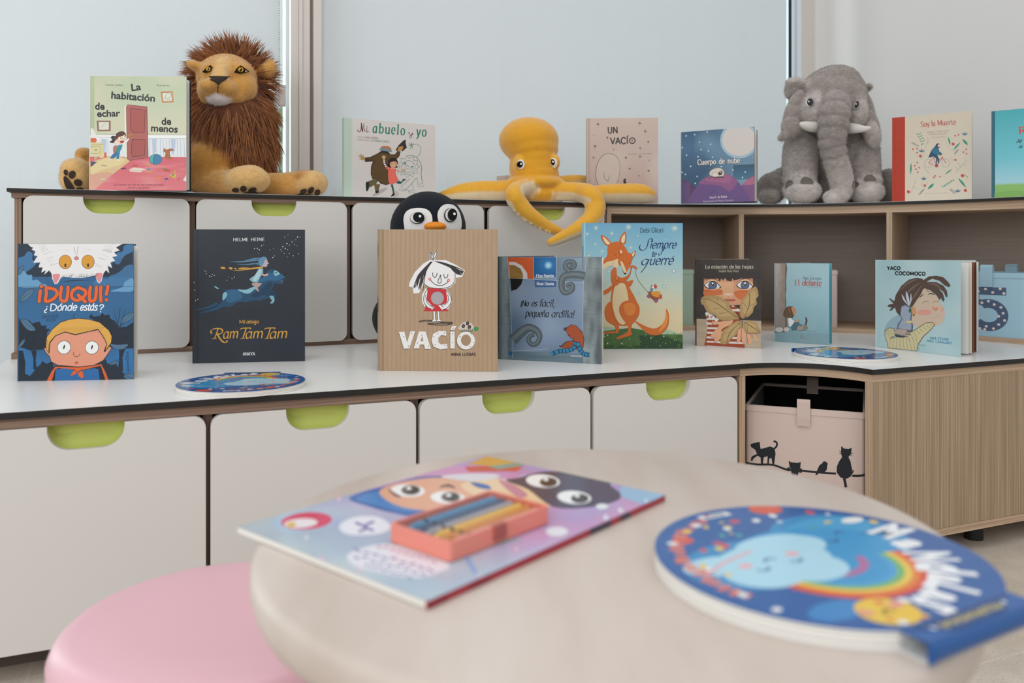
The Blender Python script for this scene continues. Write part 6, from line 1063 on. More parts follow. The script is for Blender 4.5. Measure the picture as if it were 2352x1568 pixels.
    A.P('6f5f58', [(340, 1120), (420, 1090), (540, 1110), (590, 1135), (520, 1140), (590, 1180), (560, 1190), (500, 1170), (550, 1215), (480, 1200), (420, 1180), (345, 1175)], 0); A.P('b3a298', [(345, 1124), (420, 1096), (540, 1116), (520, 1132), (570, 1178), (500, 1160), (530, 1204), (470, 1190), (420, 1172), (348, 1170)], 0); A.P('3f4450', [(360, 1180), (420, 1190), (520, 1215), (440, 1225), (370, 1210)], 1)
    B_ = '2f7fa6'; A.T('KRIS', 862, 1250, 950, 1254, 34, B_, .02); A.T('ETXABE', 970, 1256, 1128, 1268, 34, B_, .02); A.T('PAUL', 816, 1288, 915, 1294, 34, B_, .02); A.T('CABALLERO', 935, 1298, 1172, 1322, 34, B_, .02); A.T('erein', 698, 1342, 788, 1352, 30, '6a7a7a', 0, 0, 1.3)
GL['K'] = "58|!9,74 9,0;!52,74 9,32;!24,44 54,0"
book((2000, 580, 6.273), [(90, 100), (1305, 130), (1292, 1503), (77, 1355)], art_hug, 'square mint picture book with a child hugging a grey bird, pages fanned', .022, 2241.5, edge='b5ccce', back='aab9ba', inside='dfe2df', leaves=9, leafcols=['e4e2dc', 'dcd8d0', '8a4f34', '3f3a38', 'e6e4df', 'dedfdd', '5a5a5c', 'e2e0da', 'c9c6c0'])
# ---------------------------------------------------------------- plush toys
def blob(mb, name, m, parent, vox, it=8, zmin=None, edge=False):
    """one continuous skin over overlapping rounded volumes; colours come from the nearest volume"""
    me = mb.mesh(name); bm = bmesh.new(); bm.from_mesh(me); bmesh.ops.recalc_face_normals(bm, faces=bm.faces); bm.to_mesh(me); bm.free()
    kd = KDTree(len(mb.v))
    for i, p in enumerate(mb.v): kd.insert(p, i)
    kd.balance()
    ob = bpy.data.objects.new('t', me); COL.objects.link(ob)
    r = ob.modifiers.new('r', 'REMESH'); r.mode = 'VOXEL'; r.voxel_size = vox
    s = ob.modifiers.new('s', 'SMOOTH'); s.factor = .5; s.iterations = it
    me2 = bpy.data.meshes.new_from_object(ob.evaluated_get(bpy.context.evaluated_depsgraph_get())); bpy.data.objects.remove(ob)
    for k in list(me2.color_attributes): me2.color_attributes.remove(k)
    at = me2.color_attributes.new('Col', 'FLOAT_COLOR', 'POINT'); cols = []
    for v in me2.vertices:
        if zmin is not None and v.co.z < zmin and (not edge or uv(v.co)[1] > .758): v.co.z = zmin
        a = kd.find_n(v.co, 3); w_ = [1/(q[2]+1e-4) for q in a]; t = sum(w_)
        cols += [sum(w_[i]*mb.c[a[i][1]][k] for i in range(3))/t for k in range(3)]+[1.0]
    at.data.foreach_set('color', cols)
    me2.polygons.foreach_set('use_smooth', [True]*len(me2.polygons)); me2.materials.clear(); me2.materials.append(m)
    bv = BVHTree.FromPolygons([v.co.copy() for v in me2.vertices], [list(p.vertices) for p in me2.polygons])
    L = Vector(parent.location)
    for v in me2.vertices: v.co -= L
    me2.name = name; o = bpy.data.objects.new(name, me2); COL.objects.link(o); o.parent = parent
    return o, bv
EYE = Vector((0, 0, CAMZ))
def cast(bv, p, lift=.0012):
    d = (px(p[0], p[1], 1.0)-EYE).normalized(); h = bv.ray_cast(EYE, d)
    return None if h[0] is None else h[0]-d*lift*.5+h[1]*lift*(1 if h[1].dot(d) < 0 else -1)
def patches(bv, parent, name, shapes, m, lift=.0024, rings=4):
    """a stitched-on patch that follows the plush surface; shapes = [(photo-pixel outline, colour, smooth?)], later ones on top"""
    mb = MB()
    for k, (P, col, sm) in enumerate(shapes):
        if sm: P = smooth(P, True, 4)
        n = len(P); cx = sum(p[0] for p in P)/n; cy = sum(p[1] for p in P)/n; rows = []
        for r in range(1, rings+1): rows.append([cast(bv, (cx+(x-cx)*r/rings, cy+(y-cy)*r/rings), lift*(1+.45*k)) for x, y in P])
        c = cast(bv, (cx, cy), lift*(1+.45*k))
        for i in range(n):
            j = (i+1) % n
            if c and rows[0][i] and rows[0][j]: mb.poly([c, rows[0][i], rows[0][j]], S(col))
            for A_, B_ in zip(rows, rows[1:]):
                if A_[i] and A_[j] and B_[i] and B_[j]: mb.poly([A_[i], B_[i], B_[j], A_[j]], S(col))
    return mb.build(name, m, parent, smooth=True, off=parent.location, fixn=True)
def ell(cx, cy, rx, ry, rot=0, n=18):
    c, s_ = math.cos(math.radians(rot)), math.sin(math.radians(rot))
    return [(cx+rx*math.cos(t)*c-ry*math.sin(t)*s_, cy+rx*math.cos(t)*s_+ry*math.sin(t)*c) for t in [6.2832*k/n for k in range(n)]]
class Plush(MB):
    def __init__(s, crop): MB.__init__(s); s.crop = crop
    def q(s, x, y): return (s.crop[0]+x/s.crop[2], s.crop[1]+y/s.crop[2])
    def e(s, x, y, Y, rx, ry, rd, col, rot=0):
        """ellipsoid: centre and radii in close-up pixels at depth Y, rd = half depth in metres"""
        k = Y/F_PX/s.crop[2]; X = s.q(x, y); R_ = Matrix.Rotation(math.radians(rot), 3, 'Y')
        s.ball(px(X[0], X[1], Y), (rx*k, rd, ry*k), S(col), seg=28, ring=18, M=R_)
    def t(s, pts, col, n=18, colf=None, sub=6, squash=1.0, up=Vector((0, 0, 1))):
        """tapering limb through (x, y, Y, r)"""
        P = smooth(pts, False, sub); W_ = [px(*s.q(a[0], a[1]), a[2]) for a in P]; r = [a[3]*a[2]/F_PX/s.crop[2] for a in P]
        k0 = [r[0]*.3, r[0]*.75]; d0 = (W_[0]-W_[1]).normalized(); d1 = (W_[-1]-W_[-2]).normalized()
        W_ = [W_[0]+d0*r[0]*.8, W_[0]+d0*r[0]*.5]+W_+[W_[-1]+d1*r[-1]*.5, W_[-1]+d1*r[-1]*.8]; r = k0[:1]+k0[1:]+r+[r[-1]*.78, r[-1]*.35]
        s.tube(W_, r, n, S(col), colf=colf, squash=squash, up=up)
        return W_, r
ZP = Zu+.0006
def fuzz(body, parent, m, count, ln, wd, sd, lie=.9, skip=None):
    """short pile standing off a plush body; each hair keeps the colour of the cloth below it"""
    q = random.Random(sd); me = body.data; V = [v.co+Vector(parent.location) for v in me.vertices]; Cc = me.color_attributes['Col'].data; mb = MB()
    ar = [p.area for p in me.polygons]; tot = sum(ar); acc = 0.0
    for p, a in zip(me.polygons, ar):
        acc += a/tot*count
        while acc >= 1:
            acc -= 1; vs = p.vertices; w_ = [q.random() for _ in vs]; t = sum(w_); pos = Vector((0, 0, 0)); col = [0, 0, 0]
            for k, i in zip(w_, vs):
                pos += V[i]*(k/t); c = Cc[i].color
                for j in range(3): col[j] += c[j]*k/t
            if p.normal.y > .55 or pos.z < Zu+.004: continue
            d = p.normal*.75+Vector((q.gauss(0, .35), q.gauss(0, .2), -lie*q.uniform(.5, 1.1)+q.gauss(0, .25))); d -= p.normal*min(0, d.dot(p.normal)-.15); d.normalize(); l = ln*q.uniform(.6, 1.3); s_ = d.cross(Vector((q.gauss(0, .5), -1, q.gauss(0, .5)))).normalized()*wd*.5
            k = q.uniform(.84, 1.16); c0 = tuple(x*k for x in col)+(1.0,); c1 = tuple(min(1, x*k*1.08) for x in col)+(1.0,); a0 = pos-p.normal*.0008; a1 = pos+d*l*.6; a2 = pos+d*l*.9+Vector((0, 0, -l*.3)); a1.z = max(a1.z, ZP); a2.z = max(a2.z, ZP)
            i0, i1 = mb.vert(a0-s_, c0), mb.vert(a0+s_, c0); j0, j1 = mb.vert(a1-s_*.7, c0), mb.vert(a1+s_*.7, c0); e = mb.vert(a2, c1)
            mb.f.append([i0, i1, j1, j0]); mb.m.append(0); mb.f.append([j0, j1, e]); mb.m.append(0)
    o = mb.build('pile', m, body, off=parent.location, fixn=False); o['kind'] = 'stuff'; return o
# --- lion
Lc = (130, 80, 3.675); A = Plush(Lc); yv = lambda x, v: Y_at(Lc[0]+x/Lc[2], v)
T1, T2, T3 = 'c9964f', 'b8823c', 'd6ad70'
lion = empty('plush_lion', Vector((px(*A.q(1400, 1000), yv(1400, .95)).x, yv(1400, .95), Zu)), 0, 'big plush lion with a shaggy brown mane sitting behind the green and pink book', 'plush toy')
A.e(1330, 1110, yv(1330, .97), 330, 250, .12, T2); A.e(1420, 900, yv(1420, .985), 300, 330, .11, T2)
A.e(1450, 560, yv(1450, .985), 230, 260, .08, '6a3d22'); A.e(1440, 370, yv(1440, .95), 250, 205, .085, T1)
A.e(1325, 320, yv(1325, .905), 105, 95, .05, T1); A.e(1540, 320, yv(1540, .905), 120, 100, .05, T1)
A.t([(1410, 240, yv(1410, .885), 60), (1390, 320, yv(1390, .865), 66), (1375, 385, yv(1375, .845), 70)], T3); A.e(1300, 445, yv(1300, .868), 90, 75, .05, T1); A.e(1430, 455, yv(1430, .868), 100, 80, .05, T1); A.e(1372, 420, yv(1372, .85), 90, 62, .04, T1)
A.e(1375, 535, yv(1375, .880), 105, 62, .04, 'e0d8d4'); A.e(1565, 440, yv(1565, .905), 125, 140, .05, T1); A.e(1500, 510, yv(1500, .895), 110, 90, .04, T1); A.e(1262, 470, yv(1262, .90), 60, 110, .045, T1)
A.e(1165, 258, yv(1165, .93), 70, 42, .026, T1, 20); A.t([(1300, 300, yv(1300, .95), 45), (1190, 265, yv(1190, .935), 40)], T2); A.e(1795, 285, yv(1795, .93), 60, 84, .028, T1, 15); A.t([(1600, 320, yv(1600, .96), 60), (1770, 300, yv(1770, .94), 60)], T2)
A.t([(1000, 1190, yv(1000, .93), 120), (600, 1190, yv(600, .91), 110), (330, 1150, yv(330, .89), 105)], T1); A.e(172, 1200, yv(172, .855), 128, 150, .05, T3, 12); A.e(165, 1130, yv(165, .85), 110, 90, .045, T3); A.e(240, 1020, yv(240, .90), 60, 70, .04, T1)
A.t([(1200, 1220, yv(1200, .92), 110), (1400, 1250, yv(1400, .86), 112), (1560, 1240, yv(1560, .81), 118)], T1); A.e(1612, 1225, yv(1612, .800), 188, 122, .055, T3); A.e(1640, 1180, yv(1640, .795), 120, 82, .05, T3)
A.t([(1650, 1240, yv(1650, .92), 98), (1850, 1265, yv(1850, .88), 100), (2060, 1250, yv(2060, .84), 104)], T1); A.e(2155, 1250, yv(2155, .825), 132, 108, .052, T3); A.e(2100, 1200, yv(2100, .83), 80, 60, .04, T2)
body, bv = blob(A, 'body', M['plush'], lion, .006, 6, ZP)
C = lambda P: [A.q(*p) for p in P]
fuzz(body, lion, M['hair'], 34000, .0042, .0006, 21, .5)
patches(bv, lion, 'nose', [(C([(1287, 350), (1340, 352), (1395, 352), (1460, 348), (1420, 385), (1390, 400), (1365, 424), (1335, 398), (1300, 385)]), '3a302c', 0)], M['felt'])
patches(bv, lion, 'mouth_stitch', [(C([(1358, 424), (1366, 424), (1364, 486), (1357, 486)]), '6a4a2c', 0)], M['felt'])
for sg, o in ((1, 0), (-1, 1)):
    if o == 0: sh = [(C([(1236, 312), (1270, 276), (1300, 260), (1319, 280), (1304, 312), (1262, 320)]), '1f1a16', 0), (C(ell(1285, 292, 17, 16)), 'd6a03c', 0), (C(ell(1286, 294, 5, 13, 20)), '1f1a16', 0)]
    else: sh = [(C([(1496, 318), (1526, 280), (1552, 262), (1586, 284), (1622, 310), (1578, 322), (1545, 327)]), '1f1a16', 0), (C(ell(1552, 296, 20, 17)), 'd6a03c', 0), (C(ell(1551, 298, 6, 15, 20)), '1f1a16', 0), (C([(1584, 302), (1600, 309), (1582, 312)]), 'd8d0c4', 0)]
    patches(bv, lion, 'eye', sh, M['felt'], .0032)
for P in (ell(82, 1162, 17, 26, -10), ell(132, 1180, 28, 34, 20), ell(180, 1245, 36, 28, 20), ell(195, 1296, 30, 12, 5), [(66, 1196), (95, 1205), (140, 1270), (150, 1305), (100, 1305), (70, 1250)], ell(1512, 1306, 30, 18), ell(1578, 1295, 27, 25), ell(1652, 1306, 36, 22, -15), [(1570, 1336), (1600, 1322), (1680, 1322), (1715, 1330), (1690, 1345), (1600, 1345)], ell(2085, 1318, 32, 20, -25), ell(2146, 1308, 22, 32, 38), ell(2200, 1325, 22, 26, 38), [(2025, 1345), (2060, 1336), (2130, 1340), (2160, 1350), (2060, 1352)]):
    patches(bv, lion, 'paw_pad', [(C(P), '3d312b', len(P) < 12)], M['felt'], rings=3)
# mane: long strands of hair around the face and down the chest
Mb = Plush(Lc)
Mb.e(1475, 400, yv(1475, 1.0), 300, 285, .085, '5f351d'); Mb.e(1495, 800, yv(1495, .965), 330, 350, .105, '5f351d'); Mb.e(1560, 980, yv(1560, .95), 240, 190, .09, '5f351d'); Mb.e(1480, 640, yv(1480, .98), 320, 200, .09, '5f351d')
rq = random.Random(11); fc = px(*A.q(1430, 400), yv(1430, .9)); kk = yv(1430, .9)/F_PX/Lc[2]
hair = MB(); tmp = Mb.mesh('t'); cand = []
for p in tmp.polygons: cand.append((p.center.copy(), p.normal.copy(), p.area))
bm = bmesh.new(); bm.from_mesh(tmp); bmesh.ops.recalc_face_normals(bm, faces=bm.faces); bm.faces.ensure_lookup_table()
tot = sum(f.calc_area() for f in bm.faces); NS = 15000
clump = {}
for f in bm.faces:
    nn = f.calc_area()/tot*NS; n = int(nn)+(1 if rq.random() < nn-int(nn) else 0)
    for _ in range(n):
        w_ = [rq.random() for _ in f.verts]; t = sum(w_); p = Vector((0, 0, 0))
        for a, v in zip(w_, f.verts): p += v.co*(a/t)
        nr = f.normal.copy(); rel_ = p-fc; ex, ez = rel_.x/kk, rel_.z/kk
        if (((ex-5)/212)**2+((ez-5)/185)**2 < 1 or (ex/130)**2+((ez+125)/85)**2 < 1) and nr.y < .25: continue
        if p.z < ZP+.02 or (nr.y > .5 and rq.random() < .7): continue
        rad = Vector((rel_.x, 0, rel_.z)); rad.normalize(); dn = min(1, max(0, (-ez+60)/330))
        ck = (int(p.x/.016), int(p.y/.02), int(p.z/.016)); 
        if ck not in clump: clump[ck] = Vector((rq.gauss(0, .3), rq.gauss(0, .2), rq.gauss(0, .26)))
        d = rad*(1-.55*dn)+Vector((0, -.12, -1.0))*dn+clump[ck]; d -= nr*min(0, d.dot(nr)); d.normalize(); d = d+nr*.38+Vector((rq.gauss(0, .12), rq.gauss(0, .1), rq.gauss(0, .12))); d.normalize()
        ln = rq.uniform(.034, .066)*(1.0+.35*dn); c = rq.choice(('7c4626', '8e5530', '6a391f', '9b6238', '5c311b', '84502d')); sd = d.cross(Vector((rq.gauss(0, .4), -1, rq.gauss(0, .4)))).normalized()
        q = p-nr*.004; prev = None; seg = 4
        for k in range(seg+1):
            tt = k/seg; wd = .00135*(1-tt)**.7+.0001; cc = mix(c, 'b4794a', max(0, tt-.35)*.6)
            a, b = hair.vert(q+sd*wd, cc), hair.vert(q-sd*wd, cc)
            if prev: hair.f.append([prev[0], a, b, prev[1]]); hair.m.append(0)
            prev = (a, b); d = (d+Vector((0, -.02, -.13-.10*dn))).normalized(); q = q+d*ln/seg; q.z = max(q.z, ZP)
bm.free()
hb, _ = blob(Mb, 'mane', M['hair'], lion, .007, 4, ZP)
L = Vector(lion.location); me = hair.mesh('strands', lion.location); me.materials.append(M['hair'])
ho = bpy.data.objects.new('mane_strands', me); COL.objects.link(ho); ho.parent = hb; ho['kind'] = 'stuff'
# --- elephant
Ec = (1720, 140, 4.612); A = Plush(Ec); C = lambda P: [A.q(*p) for p in P]; YB = 2.92
G1, G2, G3, G4 = '9b918b', '867d77', 'b8aea8', 'c6bcb6'
el = empty('plush_elephant', Vector((px(*A.q(880, 1000), YB).x, YB, Zu)), 0, 'grey plush elephant with white tusks sitting in the corner of the top board', 'plush toy')
A.e(860, 1060, YB+.08, 420, 440, .15, G2); A.e(860, 800, YB+.06, 400, 240, .13, G2); A.e(880, 1370, YB+.05, 400, 170, .1, G2)
A.t([(560, 900, YB, 185), (540, 1130, YB-.05, 178), (545, 1300, YB-.075, 165)], G1); A.e(565, 1375, YB-.085, 192, 128, .062, G4); A.e(545, 1270, YB-.08, 150, 90, .055, G3)
A.t([(1190, 900, YB, 180), (1215, 1130, YB-.05, 170), (1235, 1290, YB-.075, 160)], G1); A.e(1250, 1380, YB-.085, 170, 125, .062, G4); A.e(1270, 1270, YB-.08, 130, 80, .055, G3)
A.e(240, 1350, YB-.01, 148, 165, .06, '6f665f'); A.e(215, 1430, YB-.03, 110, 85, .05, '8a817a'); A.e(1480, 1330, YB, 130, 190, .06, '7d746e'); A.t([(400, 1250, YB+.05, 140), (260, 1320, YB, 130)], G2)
A.e(880, 400, YB-.03, 345, 335, .125, G1); A.e(900, 250, YB-.02, 260, 195, .11, G2); A.e(690, 530, YB-.08, 150, 190, .07, G3); A.e(1110, 540, YB-.08, 125, 190, .07, G3); A.e(870, 700, YB-.04, 250, 120, .09, G2)
tr = []
for (x, y, dy, r) in ((925, 400, -.10, 140), (915, 470, -.135, 155), (905, 560, -.155, 160), (895, 650, -.16, 152), (885, 750, -.16, 142), (880, 850, -.155, 138), (895, 950, -.15, 130), (915, 1040, -.145, 125), (945, 1130, -.14, 122), (970, 1230, -.135, 120), (985, 1320, -.13, 115), (965, 1400, -.13, 100), (900, 1440, -.135, 82), (850, 1445, -.14, 70)): tr.append((x, y, YB+dy, r))
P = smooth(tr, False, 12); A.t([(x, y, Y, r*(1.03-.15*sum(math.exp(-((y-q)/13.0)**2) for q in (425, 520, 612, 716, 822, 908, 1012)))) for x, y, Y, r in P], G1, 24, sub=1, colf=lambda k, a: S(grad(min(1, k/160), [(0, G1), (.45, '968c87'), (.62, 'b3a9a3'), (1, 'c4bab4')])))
A.e(490, 300, YB-.03, 112, 130, .024, G1, 20); A.e(470, 215, YB-.05, 85, 42, .022, G3, -8); A.e(560, 225, YB-.05, 70, 40, .022, G3, 20); A.e(475, 560, YB-.075, 100, 270, .018, G1, 17); A.e(450, 700, YB-.09, 110, 110, .018, G1, -10); A.e(385, 790, YB-.09, 90, 48, .018, G1, -28); A.e(560, 420, YB-.03, 80, 200, .03, G2)
A.e(1255, 590, YB-.055, 85, 270, .020, G1, -8); A.e(1285, 700, YB-.075, 100, 180, .020, G1, -12); A.e(1312, 780, YB-.095, 84, 150, .020, G3, -12); A.e(1255, 280, YB+.01, 42, 42, .03, G1)
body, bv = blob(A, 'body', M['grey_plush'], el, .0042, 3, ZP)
fuzz(body, el, M['hair'], 46000, .0068, .0008, 22, .9)
for P_ in ([(735, 700, YB-.115, 58), (650, 695, YB-.15, 54), (590, 680, YB-.165, 42), (560, 668, YB-.17, 28)], [(1040, 710, YB-.115, 60), (1130, 715, YB-.145, 52), (1220, 718, YB-.16, 34), (1280, 708, YB-.165, 18)]):
    t = Plush(Ec); t.t(P_, 'd8d3cc', 20); t.build('tusk', M['felt'], el, smooth=True, off=el.location)
for x, y, rx in ((652, 444, 38), (1140, 466, 32)):
    patches(bv, el, 'eye', [(C(ell(x, y, rx+8, 46)), '9a918b', 0), (C(ell(x-rx*.15, y+3, rx, 40)), 'd6d2cd', 0), (C(ell(x+(4 if x < 900 else 0), y-2, rx*.8, 38)), '34363a', 0), (C(ell(x-6, y-8, 7, 8)), 'e9e9e6', 0)], M['felt'])
for P in ([(388, 1350), (400, 1290), (430, 1262), (462, 1270), (470, 1300), (430, 1325)], [(548, 1298), (560, 1245), (600, 1230), (660, 1250), (680, 1300), (620, 1302)], [(1222, 1240), (1260, 1210), (1310, 1215), (1350, 1265), (1290, 1268), (1235, 1275)], [(1095, 1350), (1100, 1280), (1130, 1270), (1172, 1305), (1130, 1345)]):
    patches(bv, el, 'toenail', [(C(P), '6e6860', 1)], M['felt'], rings=3)
# --- octopus
Oc = (990, 250, 4.276); A = Plush(Oc); C = lambda P: [A.q(*p) for p in P]; ov = lambda x, v: Y_at(Oc[0]+x/Oc[2], v)
YE, YL, CR = 'da9c2c', 'e0a638', 'dac5a2'
oc = empty('plush_octopus', Vector((px(*A.q(1000, 700), ov(1000, .87)).x, ov(1000, .87), Zu)), 0, 'yellow plush octopus with two arms hanging over the front of the cupboard', 'plush toy')
yb = ov(1000, .875)
A.e(960, 310, yb+.01, 296, 226, .115, YE); A.e(985, 390, yb+.005, 268, 172, .108, YE); A.e(1008, 490, yb, 232, 190, .098, YE); A.e(1005, 580, yb-.005, 240, 230, .094, YE); A.e(1020, 740, yb, 285, 130, .105, YE); A.e(1020, 850, yb, 310, 130, .11, YE); A.e(1020, 640, yb-.012, 240, 140, .09, YE); A.e(1025, 735, yb-.02, 300, 95, .1, YE)
A.e(868, 535, yb-.068, 60, 80, .026, YL); A.e(1224, 522, yb-.056, 46, 74, .026, YL)
two = lambda k, a: S(CR) if math.sin(a) < -.12 else S(YL)
arms = [[(900, 775, .86, 108), (700, 806, .85, 106), (480, 806, .86, 100), (300, 818, .87, 86), (150, 845, .89, 55), (60, 868, .91, 36)],
        [(1030, 800, .81, 74), (930, 772, .78, 80), (845, 800, .742, 88), (815, 855, .710, 92), (860, 930, .708, 92), (960, 1035, .702, 82), (1100, 1130, .70, 66), (1220, 1190, .70, 52), (1310, 1218, .70, 32)],
        [(1080, 808, .82, 88), (1250, 812, .79, 94), (1430, 818, .768, 98), (1560, 850, .714, 104), (1612, 950, .700, 104), (1585, 1070, .682, 96), (1470, 1165, .67, 82), (1330, 1240, .66, 64), (1210, 1298, .655, 50), (1160, 1318, .655, 38)],
        [(1250, 800, .84, 78), (1500, 838, .80, 80), (1700, 832, .776, 90), (1950, 826, .768, 96), (2080, 832, .764, 92), (2150, 846, .762, 70)],
        [(1200, 730, .92, 66), (1400, 705, .95, 60), (1525, 700, .972, 48)], [(850, 760, .93, 66), (680, 800, .97, 56), (560, 830, 1.0, 40)]]
for i, P_ in enumerate(arms):
    A.t([(x, y, ov(x, v), r) for x, y, v, r in P_], YL, 28, colf=(lambda k, a: S(CR) if math.sin(a+.9) < -.2 else S(YL)) if i == 1 else two, sub=7)
rq = random.Random(2)
for P_, n in ((arms[0], 20), (arms[1][3:8], 20), (arms[2][1:4], 12), (arms[3], 18)):
    Q = smooth(P_, False, 8)
    for k in range(n):
        x, y, v, r = Q[int(k*(len(Q)-1)/n)]; a = rq.uniform(-.4, .5); A.e(x-r*.55*(1 if P_ is not arms[0] and len(P_) == 5 else 0), y+r*.80, ov(x, v)-.02-.006*a, 9, 9, .003, CR)
body, bv = blob(A, 'body', M['velvet'], oc, .0042, 9, ZP, True)
for cx, cy, rx, px_, py_ in ((884, 544, 38, 874, 544), (1206, 530, 32, 1196, 524)):
    patches(bv, oc, 'eye', [(C(ell(cx, cy, rx, 47, -8)), 'e2dcd6', 0), (C(ell(px_, py_, rx*.72, 29)), '17171a', 0), (C(ell(px_+8, py_-5, 8, 9)), 'e9e9e6', 0)], M['felt'])
def art_plain(A):
    A.bg(lambda s, t: mix('b9a497', 'c4b1a5', t)); A.L('8f7c70', 4, [(735, 650), (748, 900)])
book(Oc, [(650, 660), (820, 648), (820, 900), (650, 900)], art_plain, 'beige book mostly hidden behind the yellow octopus', .008, None, 12, edge='b39f92', v=1.09)
# --- penguin
Pc = (850, 430, 3.645); A = Plush(Pc); C = lambda P: [A.q(*p) for p in P]; YP = 2.235
pg = empty('plush_penguin', Vector((px(*A.q(520, 900), YP).x, YP, Zc)), 0, 'black plush penguin with an orange beak peeking over the brown card book', 'plush toy')
BK = '1d2126'
A.e(487, 345, YP-.01, 318, 312, .115, BK); A.e(520, 780, YP, 430, 420, .115, BK); A.e(550, 1090, YP, 535, 330, .115, BK); A.e(500, 560, YP, 330, 260, .11, BK)
body, bv = blob(A, 'body', M['dark_velvet'], pg, .006, 6, Zc+.0006)
W_ = 'd9d7d5'
patches(bv, pg, 'eye_patch', [(C([(310, 420), (290, 330), (284, 262), (302, 212), (345, 184), (420, 176), (482, 192), (514, 232), (520, 290), (490, 340), (440, 400), (380, 430)]), W_, 1)], M['felt'], .002)
patches(bv, pg, 'eye_patch', [(C([(575, 300), (562, 240), (572, 195), (600, 160), (642, 144), (700, 156), (742, 208), (762, 290), (752, 360), (700, 420), (640, 400), (600, 340)]), W_, 1)], M['felt'], .002)
for cx, cy, rx, ry, qx, qy, hx, hy in ((398, 262, 58, 46, 412, 258, 424, 252), (664, 238, 50, 56, 674, 238, 685, 234)):
    patches(bv, pg, 'eye', [(C(ell(cx, cy, rx, ry)), '17181a', 0), (C(ell(cx, cy, rx-6, ry-6)), W_, 0), (C(ell(qx, qy, rx*.74, ry*.84)), '17181a', 0), (C(ell(hx, hy, 10, 10)), 'e9e9e6', 0)], M['felt'], .0042)
t = Plush(Pc); t.e(545, 328, YP-.128, 94, 40, .035, 'e08a2e'); t.build('beak', M['felt'], pg, smooth=True, off=pg.location)
# ---------------------------------------------------------------- table group in the foreground
ZTB = .49
tb = empty('round_table', (.0775, .713, 0), 0, 'low round pale birch table in the foreground carrying a magazine', 'table')
mb = MB(); R_ = .289; prof = [(0, ZTB), (R_-.008, ZTB), (R_-.003, ZTB-.0015), (R_, ZTB-.006), (R_+.0005, ZTB-.018), (R_-.002, ZTB-.028), (R_-.010, ZTB-.035), (R_-.03, ZTB-.038), (0, ZTB-.038)]
mb.lathe(prof, 128); mb.build('table_top', M['birch'], tb, auto=50)
for k in range(4):
    a = math.radians(45+90*k); mb = MB(); mb.tube([(.19*math.cos(a), .19*math.sin(a), ZTB-.036), (.225*math.cos(a), .225*math.sin(a), 0.0)], [.022, .015], 20); mb.build('leg', M['birch_edge'], tb, smooth=False, auto=50) if False else mb.build('leg', M['birch_edge'], tb, auto=50)
st = empty('stool', (-.343, .9805, 0), 0, 'round pink plastic stool beside the birch table', 'stool')
mb = MB(); r = .184; mb.lathe([(0, .2985), (.10, .299), (r-.026, .3), (r-.014, .297), (r-.005, .289), (r, .276), (r-.001, .262), (r-.008, .250), (r-.016, .247), (r-.02, .255), (r-.03, .283), (0, .288)], 96)
mb.build('seat', M['pink'], st, smooth=True)
for k in range(4):
    a = math.radians(20+90*k); mb = MB(); mb.tube([(.115*math.cos(a), .115*math.sin(a), .288), (.15*math.cos(a), .15*math.sin(a), 0)], [.026, .02], 20); mb.build('leg', M['pink'], st, auto=50)
mb = MB(); mb.lathe([(.118, .12), (.132, .12), (.132, .135), (.118, .135), (.118, .12)], 48); mb.build('ring_brace', M['pink'], st, smooth=False)
# --- magazine with a gift box of crayons
Mc = (540, 1000, 2.352); mq = lambda x, y: (Mc[0]+x/Mc[2], Mc[1]+y/Mc[2]); zm = ZTB+.006
corners = [(1330, 105), (2300, 320), (1040, 895), (15, 490)]
W3 = [onz(*mq(*c), zm) for c in corners]                                       # far, right (spine end), near (spine end), left
org = W3[3]; ex = W3[2]-W3[3]; ey = W3[0]-W3[3]; wd, ht = ex.length, ey.length; rz = math.atan2(ex.y, ex.x)
mg = empty('magazine', (org.x, org.y, ZTB+.0003), rz, 'lilac comic magazine with a red spine lying on the round table', 'magazine')
mb = MB(); mb.box((0, 0, .0005), (wd-.002, ht, .0048)); mb.build('pages', M['paper'], mg)
A = Art(wd, ht, Mc, [mq(*c) for c in (corners[0], corners[1], corners[2], corners[3])])
A.bg(lambda s, t: mix(grad(t, [(0, 'b9c6cc'), (.22, 'aebccb'), (.4, 'b9a6cc'), (.58, 'd293bb'), (.8, 'd48fb6'), (1, 'a482bd')]), grad(t, [(0, '9fb3c6'), (.6, '9a8cc0'), (1, 'a9b8e0')]), max(0, min(.8, .3+noise.noise(Vector((s*4, t*4, 2)))))), 24, 30)
A.P('8fb6d6', [(2100, 250), (2300, 310), (2200, 370), (2060, 320)], 1)
A.scatter(60, ['d6d9e8', 'e3b9d2', 'a7a9d6'], 14, (300, 150, 2200, 800), 3)
# books on a head, cartoon child and dark cat: plain generic figures in the same colours
A.P('c9503f', [(1215, 165), (1300, 160), (1530, 165), (1500, 190), (1240, 192)]); A.P('cf9f3a', [(1230, 150), (1330, 108), (1500, 128), (1520, 150), (1400, 165)]); A.P('7f9a8c', [(1340, 165), (1530, 135), (1535, 160), (1400, 178)])
A.P('2f62a8', [(600, 340), (680, 300), (800, 270), (950, 225), (1100, 215), (1250, 225), (1180, 300), (1000, 430), (850, 420), (700, 380)], 1); A.P('3f7fc0', [(640, 340), (760, 300), (820, 330), (900, 370), (1000, 400), (900, 415), (740, 375)], 1); A.P('dfa88c', [(770, 290), (900, 245), (1100, 225), (1290, 260), (1330, 310), (1260, 370), (1080, 405), (900, 390), (790, 340)], 1); A.P('e8c9a4', [(1200, 260), (1400, 230), (1560, 280), (1680, 380), (1500, 420), (1300, 340)], 1)
